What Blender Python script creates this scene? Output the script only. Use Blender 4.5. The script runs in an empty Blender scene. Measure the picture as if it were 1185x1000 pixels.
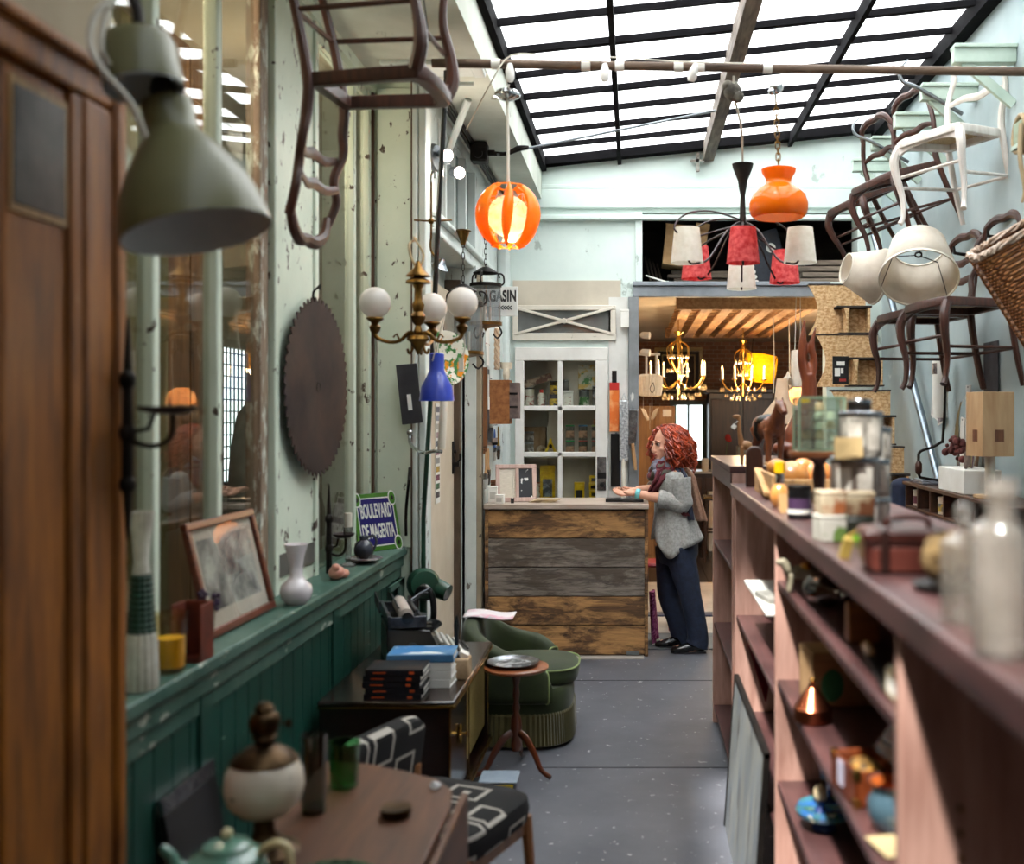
import bpy, bmesh, math, random
from mathutils import Vector, Matrix, Euler
V = Vector; PI = math.pi; RND = random.Random(11)
sc = bpy.context.scene; COL = sc.collection
EYE = 1.68
def at(px, py, y):                     # photo direction at depth y (metres from the lens) -> point in the place
    return V(((px-735)/1200*y, y, EYE-(py-480)/1200*y))
def rad(d): return d*PI/180

# ---------------------------------------------------------------- mesh building
class MB:
    def __init__(s): s.v=[]; s.f=[]; s.mi=[]; s.M=None; s.m=0
    def add(s, vs, fs):
        b=len(s.v)
        for p in vs: s.v.append(s.M@V(p) if s.M else V(p))
        for f in fs: s.f.append([i+b for i in f]); s.mi.append(s.m)
        return s
    def bb(s, lo, hi):
        x0,y0,z0=lo; x1,y1,z1=hi
        return s.add([(x0,y0,z0),(x1,y0,z0),(x1,y1,z0),(x0,y1,z0),(x0,y0,z1),(x1,y0,z1),(x1,y1,z1),(x0,y1,z1)],
            [(0,3,2,1),(4,5,6,7),(0,1,5,4),(1,2,6,5),(2,3,7,6),(3,0,4,7)])
    def box(s, c, d, rot=None):
        h=V(d)/2; vs=[V((x*h.x,y*h.y,z*h.z)) for z in(-1,1) for x,y in((-1,-1),(1,-1),(1,1),(-1,1))]
        if rot is not None:
            m=Euler(rot).to_matrix(); vs=[m@p for p in vs]
        return s.add([p+V(c) for p in vs],[(0,3,2,1),(4,5,6,7),(0,1,5,4),(1,2,6,5),(2,3,7,6),(3,0,4,7)])
    def bar(s, p0, p1, w, h, up=(0,0,1)):   # straight bar, w across, h along up
        p0=V(p0);p1=V(p1);d=(p1-p0).normalized();u=V(up);x=d.cross(u)
        if x.length<1e-4: x=d.cross(V((1,0,0)))
        x.normalize();u=x.cross(d)
        vs=[p+x*(a*w/2)+u*(b*h/2) for p in(p0,p1) for a,b in((-1,-1),(1,-1),(1,1),(-1,1))]
        return s.add(vs,[(0,1,2,3),(7,6,5,4),(0,4,5,1),(1,5,6,2),(2,6,7,3),(3,7,4,0)])
    def cyl(s, p0, p1, r0, r1=None, n=14, cap=True):
        return s.tube([p0,p1],[r0,r0 if r1 is None else r1],n,cap)
    def tube(s, pts, r, n=8, cap=True, flat=1.0, ref=None):
        pts=[V(p) for p in pts]; k=len(pts)
        if not hasattr(r,'__len__'): r=[r]*k
        if 4<=k<=9:                      # smooth curve through the points
            P=[];Q=[]
            for i in range(k-1):
                a,b,c,d=pts[max(i-1,0)],pts[i],pts[i+1],pts[min(i+2,k-1)]
                for j in range(4):
                    f=j/4; P.append(.5*(2*b+(c-a)*f+(2*a-5*b+4*c-d)*f*f+(3*b-a-3*c+d)*f*f*f)); Q.append(r[i]+(r[i+1]-r[i])*f)
            pts=P+[pts[-1]]; r=Q+[r[-1]]; k=len(pts)
        t=[(pts[min(i+1,k-1)]-pts[max(i-1,0)]).normalized() for i in range(k)]
        a=V(ref) if ref else (V((0,0,1)) if abs(t[0].z)<.9 else V((1,0,0)))
        x=(a-t[0]*a.dot(t[0])).normalized(); vs=[]
        for i in range(k):
            x=(x-t[i]*x.dot(t[i]))
            x=x.normalized() if x.length>1e-6 else V((1,0,0))
            y=t[i].cross(x)
            for j in range(n):
                q=2*PI*(j+.5)/n
                vs.append(pts[i]+x*math.cos(q)*r[i]+y*math.sin(q)*r[i]*flat)
        fs=[(i*n+j,i*n+(j+1)%n,(i+1)*n+(j+1)%n,(i+1)*n+j) for i in range(k-1) for j in range(n)]
        if cap: fs+= [tuple(range(n-1,-1,-1)), tuple(range((k-1)*n,k*n))]
        return s.add(vs,fs)
    def loft(s, rings, cap=True, close=True):      # rings of equal count points
        n=len(rings[0]); k=len(rings); vs=[p for r in rings for p in r]
        m=n if close else n-1
        fs=[(i*n+j,i*n+(j+1)%n,(i+1)*n+(j+1)%n,(i+1)*n+j) for i in range(k-1) for j in range(m)]
        if cap: fs+=[tuple(range(n-1,-1,-1)),tuple(range((k-1)*n,k*n))]
        return s.add(vs,fs)
    def lathe(s, prof, c=(0,0,0), n=24, axis=None, cap=True, a0=0, a1=2*PI, wob=None):
        m=V((0,0,1)).rotation_difference(V(axis).normalized()).to_matrix() if axis else None
        full=abs(a1-a0-2*PI)<1e-6; nn=n if full else n+1; vs=[]
        for r,z in prof:
            for j in range(nn):
                q=a0+(a1-a0)*j/n; rr=r*(wob(q,z) if wob else 1); p=V((rr*math.cos(q),rr*math.sin(q),z))
                vs.append((m@p if m else p)+V(c))
        k=len(prof)
        fs=[(i*nn+j,i*nn+(j+1)%nn,(i+1)*nn+(j+1)%nn,(i+1)*nn+j) for i in range(k-1) for j in range(nn if full else n)]
        if cap and full:
            if prof[0][0]>1e-4: fs.append(tuple(range(nn-1,-1,-1)))
            if prof[-1][0]>1e-4: fs.append(tuple(range((k-1)*nn,k*nn)))
        return s.add(vs,fs)
    def ball(s, c, r, n=14, rot=None):
        if not hasattr(r,'__len__'): r=(r,r,r)
        k=max(6,n//2+1); m=Euler(rot).to_matrix() if rot else None; vs=[]
        for i in range(k+1):
            a=PI*i/k
            for j in range(n):
                q=2*PI*j/n; p=V((r[0]*math.sin(a)*math.cos(q),r[1]*math.sin(a)*math.sin(q),-r[2]*math.cos(a)))
                vs.append((m@p if m else p)+V(c))
        return s.add(vs,[(i*n+j,i*n+(j+1)%n,(i+1)*n+(j+1)%n,(i+1)*n+j) for i in range(k) for j in range(n)])
    def prism(s, poly, d, M=None):       # outline in XY, thickness along +Z, then M
        n=len(poly); M=M or Matrix()
        vs=[M@V((x,y,0)) for x,y in poly]+[M@V((x,y,d)) for x,y in poly]
        return s.add(vs,[tuple(range(n-1,-1,-1)),tuple(range(n,2*n))]+[(i,(i+1)%n,n+(i+1)%n,n+i) for i in range(n)])
    def sheet(s, fn, nu, nv, cu=False, cv=False):
        a=nu if cu else nu+1; b=nv if cv else nv+1
        vs=[fn(i/nu,j/nv) for i in range(a) for j in range(b)]
        return s.add(vs,[(i*b+j,((i+1)%a)*b+j,((i+1)%a)*b+(j+1)%b,i*b+(j+1)%b) for i in range(nu) for j in range(nv)])

def ob(name, mb, mat, parent=None, bev=0, seg=2, sub=0, solid=0, ang=38, remesh=0, smooth=0, world=False, fix=True):
    if isinstance(mb, MB):
        vs=mb.v
        if world and parent is not None:
            b=parent
            off=V((0,0,0))
            while b is not None: off=off+b.location; b=b.parent
            vs=[p-off for p in vs]
        me=bpy.data.meshes.new(name); me.from_pydata([tuple(p) for p in vs],[],mb.f)
        me.polygons.foreach_set('material_index', mb.mi)
        if fix:
            bm=bmesh.new(); bm.from_mesh(me)
            bmesh.ops.remove_doubles(bm, verts=bm.verts, dist=1e-6)
            bmesh.ops.recalc_face_normals(bm, faces=bm.faces); bm.to_mesh(me); bm.free()
        me.shade_smooth(); me.set_sharp_from_angle(angle=rad(ang))
        for m in (mat if isinstance(mat,(list,tuple)) else [mat]): me.materials.append(m)
    else: me=mb
    o=bpy.data.objects.new(name, me); COL.objects.link(o)
    if parent is not None: o.parent=parent
    if solid:
        m=o.modifiers.new('thickness','SOLIDIFY'); m.thickness=solid; m.offset=0
    if bev:
        m=o.modifiers.new('edges','BEVEL'); m.width=bev; m.segments=seg; m.limit_method='ANGLE'; m.angle_limit=rad(40)
    if remesh:
        m=o.modifiers.new('skin','REMESH'); m.mode='VOXEL'; m.voxel_size=remesh; m.use_smooth_shade=True
    if smooth:
        m=o.modifiers.new('relax','SMOOTH'); m.iterations=smooth; m.factor=.5
    if sub:
        m=o.modifiers.new('round','SUBSURF'); m.levels=sub; m.render_levels=sub
    return o
def tag(o, label, cat, group=None, kind=None):
    o['label']=label; o['category']=cat
    if group: o['group']=group
    if kind: o['kind']=kind
    return o
def T(name, label, cat, loc=(0,0,0), rz=0, group=None, rot=None):
    o=bpy.data.objects.new(name,None); COL.objects.link(o); o.empty_display_size=.05
    o.location=loc; o.rotation_euler=rot if rot else (0,0,rz)
    return tag(o,label,cat,group)
def solo(name, mb, mat, label, cat, group=None, **k):   # one-mesh thing written in room coordinates; origin moved to its base
    lo=V([min(p[i] for p in mb.v) for i in range(3)]); hi=V([max(p[i] for p in mb.v) for i in range(3)])
    b=V(((lo.x+hi.x)/2,(lo.y+hi.y)/2,lo.z)); mb.v=[p-b for p in mb.v]
    o=ob(name,mb,mat,**k); o.location=b; return tag(o,label,cat,group)
def struct(name, mb, mat, **k):
    o=ob(name,mb,mat,**k); o['kind']='structure'; return o
def dup(root, loc, rz=0, label=None, group=None, rot=None):
    r=root.copy(); COL.objects.link(r); r.location=loc; r.rotation_euler=rot if rot else (0,0,rz)
    if label: r['label']=label
    if group: r['group']=group
    for ch in list(root.children):
        c=ch.copy(); COL.objects.link(c); c.parent=r
        for g in list(ch.children):
            d=g.copy(); COL.objects.link(d); d.parent=c
    return r
def text(name, s, mat, parent, loc, rot, size, ext=.001, bold=0, sx=1.0, align='CENTER', space=1.0, sy=1.0):
    cu=bpy.data.curves.new(name,'FONT'); cu.body=s; cu.size=size; cu.extrude=ext; cu.offset=bold; cu.align_x=align; cu.align_y='CENTER'; cu.space_character=space
    t=bpy.data.objects.new(name,cu); COL.objects.link(t); bpy.context.view_layer.update()
    me=bpy.data.meshes.new_from_object(t.evaluated_get(bpy.context.evaluated_depsgraph_get()))
    bpy.data.objects.remove(t); bpy.data.curves.remove(cu)
    me.materials.clear(); me.materials.append(mat); me.name=name
    o=bpy.data.objects.new(name,me); COL.objects.link(o); o.parent=parent; o.location=loc; o.rotation_euler=rot; o.scale=(sx,sy,1)
    return o

# ---------------------------------------------------------------- materials
MATS={}
def lin(c):
    if isinstance(c,str):
        c=[int(c[i:i+2],16)/255 for i in (0,2,4)]
    return tuple((x/12.92 if x<=.04045 else ((x+.055)/1.055)**2.4) for x in c[:3])+(1,)
def _new(name):
    m=bpy.data.materials.new(name); m.use_nodes=True; nt=m.node_tree
    return m,nt,nt.nodes['Principled BSDF']
def N(nt,t,**k):
    n=nt.nodes.new(t)
    for a,b in k.items(): setattr(n,a,b)
    return n
def ramp(nt, fac, stops):
    r=N(nt,'ShaderNodeValToRGB'); e=r.color_ramp.elements
    while len(e)<len(stops): e.new(.5)
    for i,(p,c) in enumerate(stops): e[i].position=p; e[i].color=c
    nt.links.new(fac,r.inputs[0]); return r.outputs[0]
def mix(nt,fac,a,b,mode='MIX'):
    m=N(nt,'ShaderNodeMix',data_type='RGBA',blend_type=mode)
    for i,v in ((0,fac),(6,a),(7,b)):
        if hasattr(v,'is_output'): nt.links.new(v,m.inputs[i])
        else: m.inputs[i].default_value=v
    return m.outputs[2]
def noise(nt,vec,scale,det=5,rough=.6,dist=0):
    n=N(nt,'ShaderNodeTexNoise'); n.inputs['Scale'].default_value=scale; n.inputs['Detail'].default_value=det
    n.inputs['Roughness'].default_value=rough; n.inputs['Distortion'].default_value=dist
    nt.links.new(vec,n.inputs['Vector']); return n.outputs['Fac']
def coords(nt,st=(1,1,1),rot=(0,0,0),kind='Object'):
    tc=N(nt,'ShaderNodeTexCoord'); mp=N(nt,'ShaderNodeMapping'); mp.inputs['Scale'].default_value=st; mp.inputs['Rotation'].default_value=rot
    nt.links.new(tc.outputs[kind],mp.inputs[0]); return mp.outputs[0]
def bump(nt,b,h,strength,dist=.01):
    n=N(nt,'ShaderNodeBump'); n.inputs['Strength'].default_value=strength; n.inputs['Distance'].default_value=dist
    nt.links.new(h,n.inputs['Height']); nt.links.new(n.outputs[0],b.inputs['Normal'])
def surf(name,c1,c2=None,scale=6,st=(1,1,1),det=5,rough=.6,metal=0,bmp=.15,lo=.35,hi=.65,chip=None,coat=0,spec=.5,sheen=0,alpha=1,trans=0):
    if name in MATS: return MATS[name]
    m,nt,b=_new(name); c1=lin(c1); c2=lin(c2) if c2 else tuple(x*.75 for x in c1[:3])+(1,)
    vec=coords(nt,st); f=noise(nt,vec,scale,det)
    col=ramp(nt,f,[(lo,c1),(hi,c2)])
    hgt=f
    if chip:
        cc,cs,th,cst=chip
        f2=noise(nt,coords(nt,cst),cs,6,.65)
        k=ramp(nt,f2,[(th,(0,0,0,1)),(th+.025,(1,1,1,1))]); col=mix(nt,k,col,lin(cc))
        inv=N(nt,'ShaderNodeMath',operation='SUBTRACT'); nt.links.new(f,inv.inputs[0]); nt.links.new(k,inv.inputs[1]); hgt=inv.outputs[0]
    nt.links.new(col,b.inputs['Base Color']); b.inputs['Roughness'].default_value=rough; b.inputs['Metallic'].default_value=metal
    b.inputs['Coat Weight'].default_value=coat; b.inputs['Coat Roughness'].default_value=.15; b.inputs['Specular IOR Level'].default_value=spec
    b.inputs['Sheen Weight'].default_value=sheen
    b.inputs['Transmission Weight'].default_value=trans
    if bmp: bump(nt,b,hgt,bmp)
    MATS[name]=m; return m
def wood(name,dark,light,axis='y',scale=3,rough=.5,coat=0,bmp=.15,stretch=12,con=(.3,.7),wear=None):
    if name in MATS: return MATS[name]
    m,nt,b=_new(name)
    st={'x':(1,stretch,stretch),'y':(stretch,1,stretch),'z':(stretch,stretch,1)}[axis]
    vec=coords(nt,st); f=noise(nt,vec,scale,8,.62,.35); f3=noise(nt,coords(nt),2.2,3)
    col=ramp(nt,f,[(con[0],lin(dark)),(con[1],lin(light))])
    col=mix(nt,.35,col,ramp(nt,f3,[(.3,(.45,.45,.45,1)),(.7,(1,1,1,1))]),'MULTIPLY')
    if wear:
        cc,cs,th=wear; k=ramp(nt,noise(nt,coords(nt,tuple(.25*x+.75 for x in st)),cs,7,.7),[(th,(0,0,0,1)),(th+.12,(1,1,1,1))]); col=mix(nt,k,col,lin(cc))
    nt.links.new(col,b.inputs['Base Color']); b.inputs['Roughness'].default_value=rough; b.inputs['Coat Weight'].default_value=coat; b.inputs['Coat Roughness'].default_value=.2
    if bmp: bump(nt,b,f,bmp,.004)
    MATS[name]=m; return m
def emis(name,c,s):
    if name in MATS: return MATS[name]
    m,nt,b=_new(name); b.inputs['Base Color'].default_value=lin(c); b.inputs['Emission Color'].default_value=lin(c); b.inputs['Emission Strength'].default_value=s
    MATS[name]=m; return m
def pane(name,tint='ffffff',refl=.05,edge=.7,rough=0.0,scatter=0,diff='808080'):
    if name in MATS: return MATS[name]
    m=bpy.data.materials.new(name); m.use_nodes=True; nt=m.node_tree; nt.nodes.clear()
    out=N(nt,'ShaderNodeOutputMaterial'); tr=N(nt,'ShaderNodeBsdfTransparent'); gl=N(nt,'ShaderNodeBsdfGlossy'); lw=N(nt,'ShaderNodeLayerWeight'); mx=N(nt,'ShaderNodeMixShader')
    tr.inputs[0].default_value=lin(tint); gl.inputs['Roughness'].default_value=rough; lw.inputs[0].default_value=.5
    pw=N(nt,'ShaderNodeMath',operation='POWER'); nt.links.new(lw.outputs['Facing'],pw.inputs[0]); pw.inputs[1].default_value=3
    ma=N(nt,'ShaderNodeMath',operation='MULTIPLY_ADD'); nt.links.new(pw.outputs[0],ma.inputs[0]); ma.inputs[1].default_value=edge; ma.inputs[2].default_value=refl
    nt.links.new(ma.outputs[0],mx.inputs[0]); nt.links.new(tr.outputs[0],mx.inputs[1]); nt.links.new(gl.outputs[0],mx.inputs[2])
    last=mx.outputs[0]
    if scatter:  # pale scatter: grime, frosting, and brightness put into the bottle glass
        df=N(nt,'ShaderNodeBsdfDiffuse'); df.inputs[0].default_value=lin(diff); tl=N(nt,'ShaderNodeBsdfTranslucent'); tl.inputs[0].default_value=lin(diff)
        ad=N(nt,'ShaderNodeMixShader'); nt.links.new(df.outputs[0],ad.inputs[1]); nt.links.new(tl.outputs[0],ad.inputs[2])
        m2=N(nt,'ShaderNodeMixShader'); f=noise(nt,coords(nt),5,6); k=ramp(nt,f,[(.35,(scatter*.4,)*3+(1,)),(.7,(min(1,scatter*1.5),)*3+(1,))])
        nt.links.new(k,m2.inputs[0]); nt.links.new(last,m2.inputs[1]); nt.links.new(ad.outputs[0],m2.inputs[2]); last=m2.outputs[0]
    nt.links.new(last,out.inputs[0]); MATS[name]=m; return m
def translucent(name,c,c2=None,tl=.5,rough=.6,scale=20):     # lampshade cloth, plastic
    if name in MATS: return MATS[name]
    m,nt,b=_new(name); out=nt.nodes['Material Output']; c1=lin(c); c2=lin(c2) if c2 else c1
    col=ramp(nt,noise(nt,coords(nt),scale,4),[(.35,c1),(.65,c2)])
    nt.links.new(col,b.inputs['Base Color']); b.inputs['Roughness'].default_value=rough
    t=N(nt,'ShaderNodeBsdfTranslucent'); nt.links.new(col,t.inputs[0]); mx=N(nt,'ShaderNodeMixShader'); mx.inputs[0].default_value=tl
    nt.links.new(b.outputs[0],mx.inputs[1]); nt.links.new(t.outputs[0],mx.inputs[2]); nt.links.new(mx.outputs[0],out.inputs[0])
    MATS[name]=m; return m
def metalm(name,c,c2=None,rough=.3,scale=12,bmp=.05): return surf(name,c,c2,scale=scale,rough=rough,metal=1,bmp=bmp)

def planks_mat(name, dark, mid, pale, cell=(1,1,1), axis='x', rough=.75):   # weathered boards, darker stains and bare pale wood
    if name in MATS: return MATS[name]
    m,nt,b=_new(name); st={'x':(1,9,9),'y':(9,1,9),'z':(9,9,1)}[axis]
    info=N(nt,'ShaderNodeObjectInfo'); tc=N(nt,'ShaderNodeTexCoord'); ad=N(nt,'ShaderNodeVectorMath',operation='MULTIPLY_ADD')
    sh=N(nt,'ShaderNodeCombineXYZ')
    for i in range(3): nt.links.new(info.outputs['Random'],sh.inputs[i])
    ad.inputs[1].default_value=(9,7,5); nt.links.new(sh.outputs[0],ad.inputs[0]); nt.links.new(tc.outputs['Object'],ad.inputs[2])
    mp=N(nt,'ShaderNodeMapping'); mp.inputs['Scale'].default_value=st; nt.links.new(ad.outputs[0],mp.inputs[0])
    g=noise(nt,mp.outputs[0],5,9,.65,.8)
    mp2=N(nt,'ShaderNodeMapping'); mp2.inputs['Scale'].default_value=tuple(.18*x+.6 for x in st); nt.links.new(ad.outputs[0],mp2.inputs[0])
    s=noise(nt,mp2.outputs[0],3.2,7,.7,.5)
    grain=ramp(nt,g,[(.28,lin(dark)),(.5,lin(mid)),(.75,tuple(min(1,x*1.25) for x in lin(mid)[:3])+(1,))])
    k=ramp(nt,s,[(.46,(0,0,0,1)),(.58,(1,1,1,1))])
    col=mix(nt,k,grain,mix(nt,.5,lin(pale),grain,'MULTIPLY') if False else lin(pale))
    col=mix(nt,.55,col,ramp(nt,g,[(.3,(.25,.22,.2,1)),(.6,(1,1,1,1))]),'MULTIPLY')
    nt.links.new(col,b.inputs['Base Color']); b.inputs['Roughness'].default_value=rough; bump(nt,b,g,.5,.006)
    MATS[name]=m; return m
# ---------------------------------------------------------------- palette
mint   = surf('mint_paint','d6dfce','c9d4c2',scale=3,rough=.55,bmp=.1,chip=('4a3b30',15,.615,(1,1,.7)))
mintw  = surf('mint_wall','dbe6e0','ccdad4',scale=1.6,det=8,rough=.8,bmp=.25,chip=('aab6af',3.2,.64,(1,1,.5)))
mintr  = surf('mint_plaster','b3bfc0','98a8ab',scale=1.1,det=9,rough=.85,bmp=.3,chip=('d8dfdb',2.0,.66,(1,1,.7)))
palew  = surf('pale_grey_paint','d6dcd8','c2cbc8',scale=4,rough=.5,bmp=.1,chip=('6d655c',11,.635,(1,1,.4)))
creamw = surf('cream_paint','ddd5c8','cdc3b4',scale=3,rough=.6,bmp=.1,chip=('6b5a49',10,.65,(1,1,.5)))
white  = surf('white_paint','e8e4de','dcd7d0',scale=5,rough=.5,bmp=.06,chip=('8a8078',10,.76,(1,1,.5)))
beigew = surf('beige_wall','b3a48d','a39379',scale=2,rough=.85)
taupe  = surf('taupe_paint','a3947d','8f816c',scale=4,rough=.6,chip=('4b3f35',14,.63,(1,1,.5)))
dgreen = surf('dark_green_paint','17463b','0f342b',scale=3,det=7,rough=.42,bmp=.2,chip=('8fa596',11,.655,(.5,.25,1)))
sillg  = surf('worn_green_sill','274f44','567064',scale=5,det=8,rough=.5,bmp=.2,lo=.4,hi=.75,chip=('a9aea0',7,.60,(1,.4,1)))
amber  = wood('amber_wood','5f330e','a8641e','z',3.2,.5,.03,.15,9,wear=('b08a66',8,.66))
darkw  = wood('dark_wood','1d0f09','3b2115','z',4,.35,.3,.1,8)
chairw = wood('chair_walnut','2b130b','53291a','z',5,.45,.08,.1,8)
redw   = wood('red_brown_wood','301e1f','5a3a38','y',3,.42,.2,.1,10)
postw  = wood('pinkish_wood','a07466','cfa596','z',3,.5,.1,.1,9,wear=('d8b8a8',6,.74))
oakw   = wood('table_oak','3f2212','6d4023','y',2.6,.5,.04,.12,9)
palletw= wood('pallet_pine','9a6b43','d2a878','y',3,.7,0,.2,9)
black  = surf('black_enamel','0b0b0c','17171a',scale=6,rough=.28,coat=.4,bmp=.03)
iron   = surf('dark_iron','191716','2c2622',scale=14,rough=.55,metal=.7,bmp=.2)
rust   = surf('rusted_steel','2a2024','46342f',scale=4,det=9,rough=.6,metal=.55,bmp=.25,lo=.4,hi=.68,st=(1,1,.6))
brass  = metalm('old_brass','8a6632','5b4124',.35,9)
gold   = metalm('bright_brass','c9a052','a67c34',.25,9)
chrome = metalm('chrome','d4d6d8','b0b3b6',.12,6,.01)
steel  = metalm('grey_steel','8d9296','6d7276',.38,8)
silver = metalm('silver_plate','b9bcc2','7d8088',.25,22,.15)
copper = metalm('copper','b5694a','8c4a34',.28,7)
ivory  = surf('ivory_plastic','e4ddcf','d5ccba',scale=4,rough=.45,bmp=.02)
paper  = surf('white_paper','eeebe4','dfdad0',scale=4,rough=.85,bmp=.03)
cardb  = surf('brown_cardboard','a9855c','8d6b46',scale=9,rough=.85,bmp=.08)
osb    = surf('strand_board','e3c192','b98a58',scale=34,det=2,rough=.8,bmp=.3,lo=.36,hi=.62,st=(1,1,1.5),chip=('8a5f38',38,.66,(1.3,1,.9)))
glassp = pane('window_glass','eef2ef',.05,.5,.02,.04,'8f958c')
glassc = pane('clear_glass','f4f7f6',.06,.75)
glassg = pane('green_glass','2f8f4a',.07,.7)
cord   = surf('white_cord','d9d2c4','c9c1b1',rough=.6,bmp=0)

# ---------------------------------------------------------------- the setting
concrete=surf('dark_concrete','4b4d55','63646b',scale=2.2,det=10,rough=.5,bmp=.25,lo=.32,hi=.7,chip=('b3b2b2',20,.64,(1,1,1)))
paving  =surf('pale_paving','9c948c','b7aea4',scale=3,det=8,rough=.75,bmp=.2)
slate   =surf('blue_slate','53585e','6b6e72',scale=4,det=8,rough=.6,bmp=.2)
boards  =wood('dark_floor_boards','1c1512','3c3029','y',3,.4,.1,.2,8)
struct('floor', MB().bb((-1.5,-2.2,-.12),(2.2,7.34,0)), concrete)
m=MB(); m.bb((-1.5,7.34,-.12),(2.2,8.85,-.002)); struct('floor_back', m, concrete)
m=MB()
for x0,x1,y0,y1,k in ((-.95,.06,7.12,7.42,0),(.06,.30,7.42,7.95,1),(.31,.52,7.42,7.95,1),(.53,.86,7.42,7.95,1),(.06,.44,7.96,8.6,0),(.45,.86,7.96,8.6,0)):
    m.m=k; m.bb((x0,y0,-.05),(x1,y1,.006))
struct('floor_slabs', m, [paving,slate])
struct('floor_inner', MB().bb((-.7,8.85,-.12),(3.2,10.4,0)), paving)
m=MB()
for i in range(33): m.bb((-.7+i*.12,10.4,-.12),(-.585+i*.12,16.2,0))
struct('floor_inner_boards', m, boards)
m=MB(); m.bb((-.45,4.93,-.01),(.6,4.942,.0015)); m.bb((-.5,6.55,-.01),(.6,6.56,.0015)); struct('floor_joint', m, surf('joint_dark','2f3036','3a3b40',rough=.9,bmp=0))
struct('trim_1', MB().bb((0,8.62,-.02),(1.9,8.68,.012)), surf('blue_threshold','2b3350','39405c',rough=.5))

# partition along the shop's window side
XP=-1.43
m=MB(); m.bb((XP-.05,2.46,3.42),(XP+.03,6.45,3.52)); m.bb((XP-.05,2.46,.9),(XP,6.45,.96)); m.bb((XP-.06,2.36,0),(XP-.02,6.45,.9))
struct('wall_left', m, mint)
# tongue-and-groove dado
m=MB(); y=2.30
while y<5.62:
    m.bb((XP,y,.0),(-1.275,min(y+.108,5.64),.86)); y+=.112
m.bb((XP,2.3,.05),(-1.284,5.64,.86)); m.bb((XP,2.3,0),(-1.26,5.64,.12))
for yy in (3.02,4.35): m.bb((-1.30,yy,.1),(-1.263,yy+.09,.86))
struct('baseboard_left', m, dgreen, bev=.003)
m=MB(); m.bb((-1.52,2.30,.925),(-1.235,5.66,.968)); m.bb((XP,2.3,.86),(-1.255,5.655,.925)); m.bb((XP,2.3,.80),(-1.268,5.65,.865))
struct('trim_2', m, [sillg], bev=.008)
m=MB(); m.bb((-1.262,5.50,.55),(-1.248,5.62,.80)); m.bb((-1.262,5.30,.77),(-1.248,5.62,.80)); m.bb((-1.262,5.59,.15),(-1.248,5.62,.6))
struct('trim_3', m, sillg, bev=.003)
# pilasters and window posts
def pilaster(name, y0, y1, x1, mat, z0=.96, z1=3.5):
    m=MB(); m.bb((XP-.08,y0,z0),(x1,y1,z1)); m.bb((XP-.08,y0+.0,z0),(x1+.012,y0+.05,z1)); m.bb((XP-.08,y1-.05,z0),(x1+.012,y1,z1)); return struct(name,m,mat,bev=.006)
pilaster('trim_4',4.06,4.62,-1.42,mint)
struct('trim_5', MB().bb((-1.47,5.62,0),(-1.15,5.75,3.5)).bb((-1.40,5.605,.96),(-1.20,5.63,3.45)), mint, bev=.008)
struct('trim_6', MB().bb((XP-.02,2.37,.965),(-1.235,2.45,3.5)), mint, bev=.006)
struct('trim_7', MB().bb((XP-.06,3.965,.965),(-1.432,4.05,3.5)), wood('worn_frame','6b5443','a08c76','z',4,.6,0,.2,9,wear=('d6dccf',8,.52)), bev=.004)
frm=wood('brown_edge','40291e','6d4a38','z',4,.6,0,.2,9,wear=('cbd3c3',7,.66))
struct('trim_8', MB().bb((XP-.04,5.55,.965),(-1.425,5.60,3.5)), mint, bev=.004)
m=MB(); m.bb((-1.205,5.595,0),(-1.175,5.7,3.48)); m.bb((-1.17,5.60,0),(-1.13,5.75,3.48)); struct('trim_9', m, palew, bev=.008)
m=MB(); m.bb((-1.212,5.600,.0),(-1.203,5.63,3.48)); m.bb((-1.425,5.598,.97),(-1.412,5.63,3.48)); struct('trim_10', m, frm)
# chipped patch plates on the pilaster
struct('trim_11', MB().bb((-1.42,4.12,1.03),(-1.413,4.6,1.12)), surf('grey_plate','5d5a55','4b4843',rough=.7))

def window(name, y0, y1, muntins, z0=.965, z1=3.42, x=-1.455, hz=()):
    root=struct(name, MB().bb((x-.02,y0,z1-.05),(x+.02,y1,z1)), mint)
    g=ob('pane', MB().bb((x-.003,y0,z0),(x+.003,y1,z1-.05)), glassp, root)
    for yy in muntins: ob('muntin', MB().bb((x-.02,yy-.022,z0),(x+.03,yy+.022,z1-.05)), mint, root, bev=.006)
    for zz in hz: ob('muntin', MB().bb((x-.02,y0,zz-.02),(x+.03,y1,zz+.02)), mint, root, bev=.006)
    return root
window('window_1',2.46,3.95,(3.09,3.56))
window('window_2',4.62,5.54,(5.28,))
# the workshop seen through the glazing
wplk=wood('rough_brown_boards','5a3a22','9c6c45','z',2.2,.8,0,.3,7,wear=('c9ab88',4,.66))
m=MB()
for y0,y1 in ((2.3,4.02),(4.05,4.36)): m.bb((-2.28,y0,0),(-2.2,y1,3.5))
for y0,y1 in ((4.85,5.12),(5.14,5.34)): m.bb((-2.28,y0,0),(-2.2,y1,3.5))
struct('wall_workshop', m, wplk)
m=MB(); m.bb((-2.32,4.0,0),(-2.28,5.75,3.5)); m.bb((-2.32,6.22,0),(-2.28,7.2,3.5)); m.bb((-2.32,5.75,0),(-2.28,6.22,1.28)); m.bb((-2.32,5.75,2.06),(-2.28,6.22,3.5)); m.bb((-2.3,2.2,0),(-1.5,2.25,3.5)); m.bb((-2.3,7.15,0),(-1.5,7.2,3.5))
struct('wall_workshop_back', m, surf('workshop_plaster','9a9484','87816f',rough=.9,scale=3))
m=MB(); m.bb((-2.27,4.40,0),(-2.18,4.84,3.4)); struct('wall_workshop_panel', m, wood('olive_boards','55502a','7b7444','z',2,.7,0,.2,8))
struct('ceiling_workshop', MB().bb((-2.4,2.2,3.5),(-1.46,7.2,3.56)), beigew)
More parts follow.
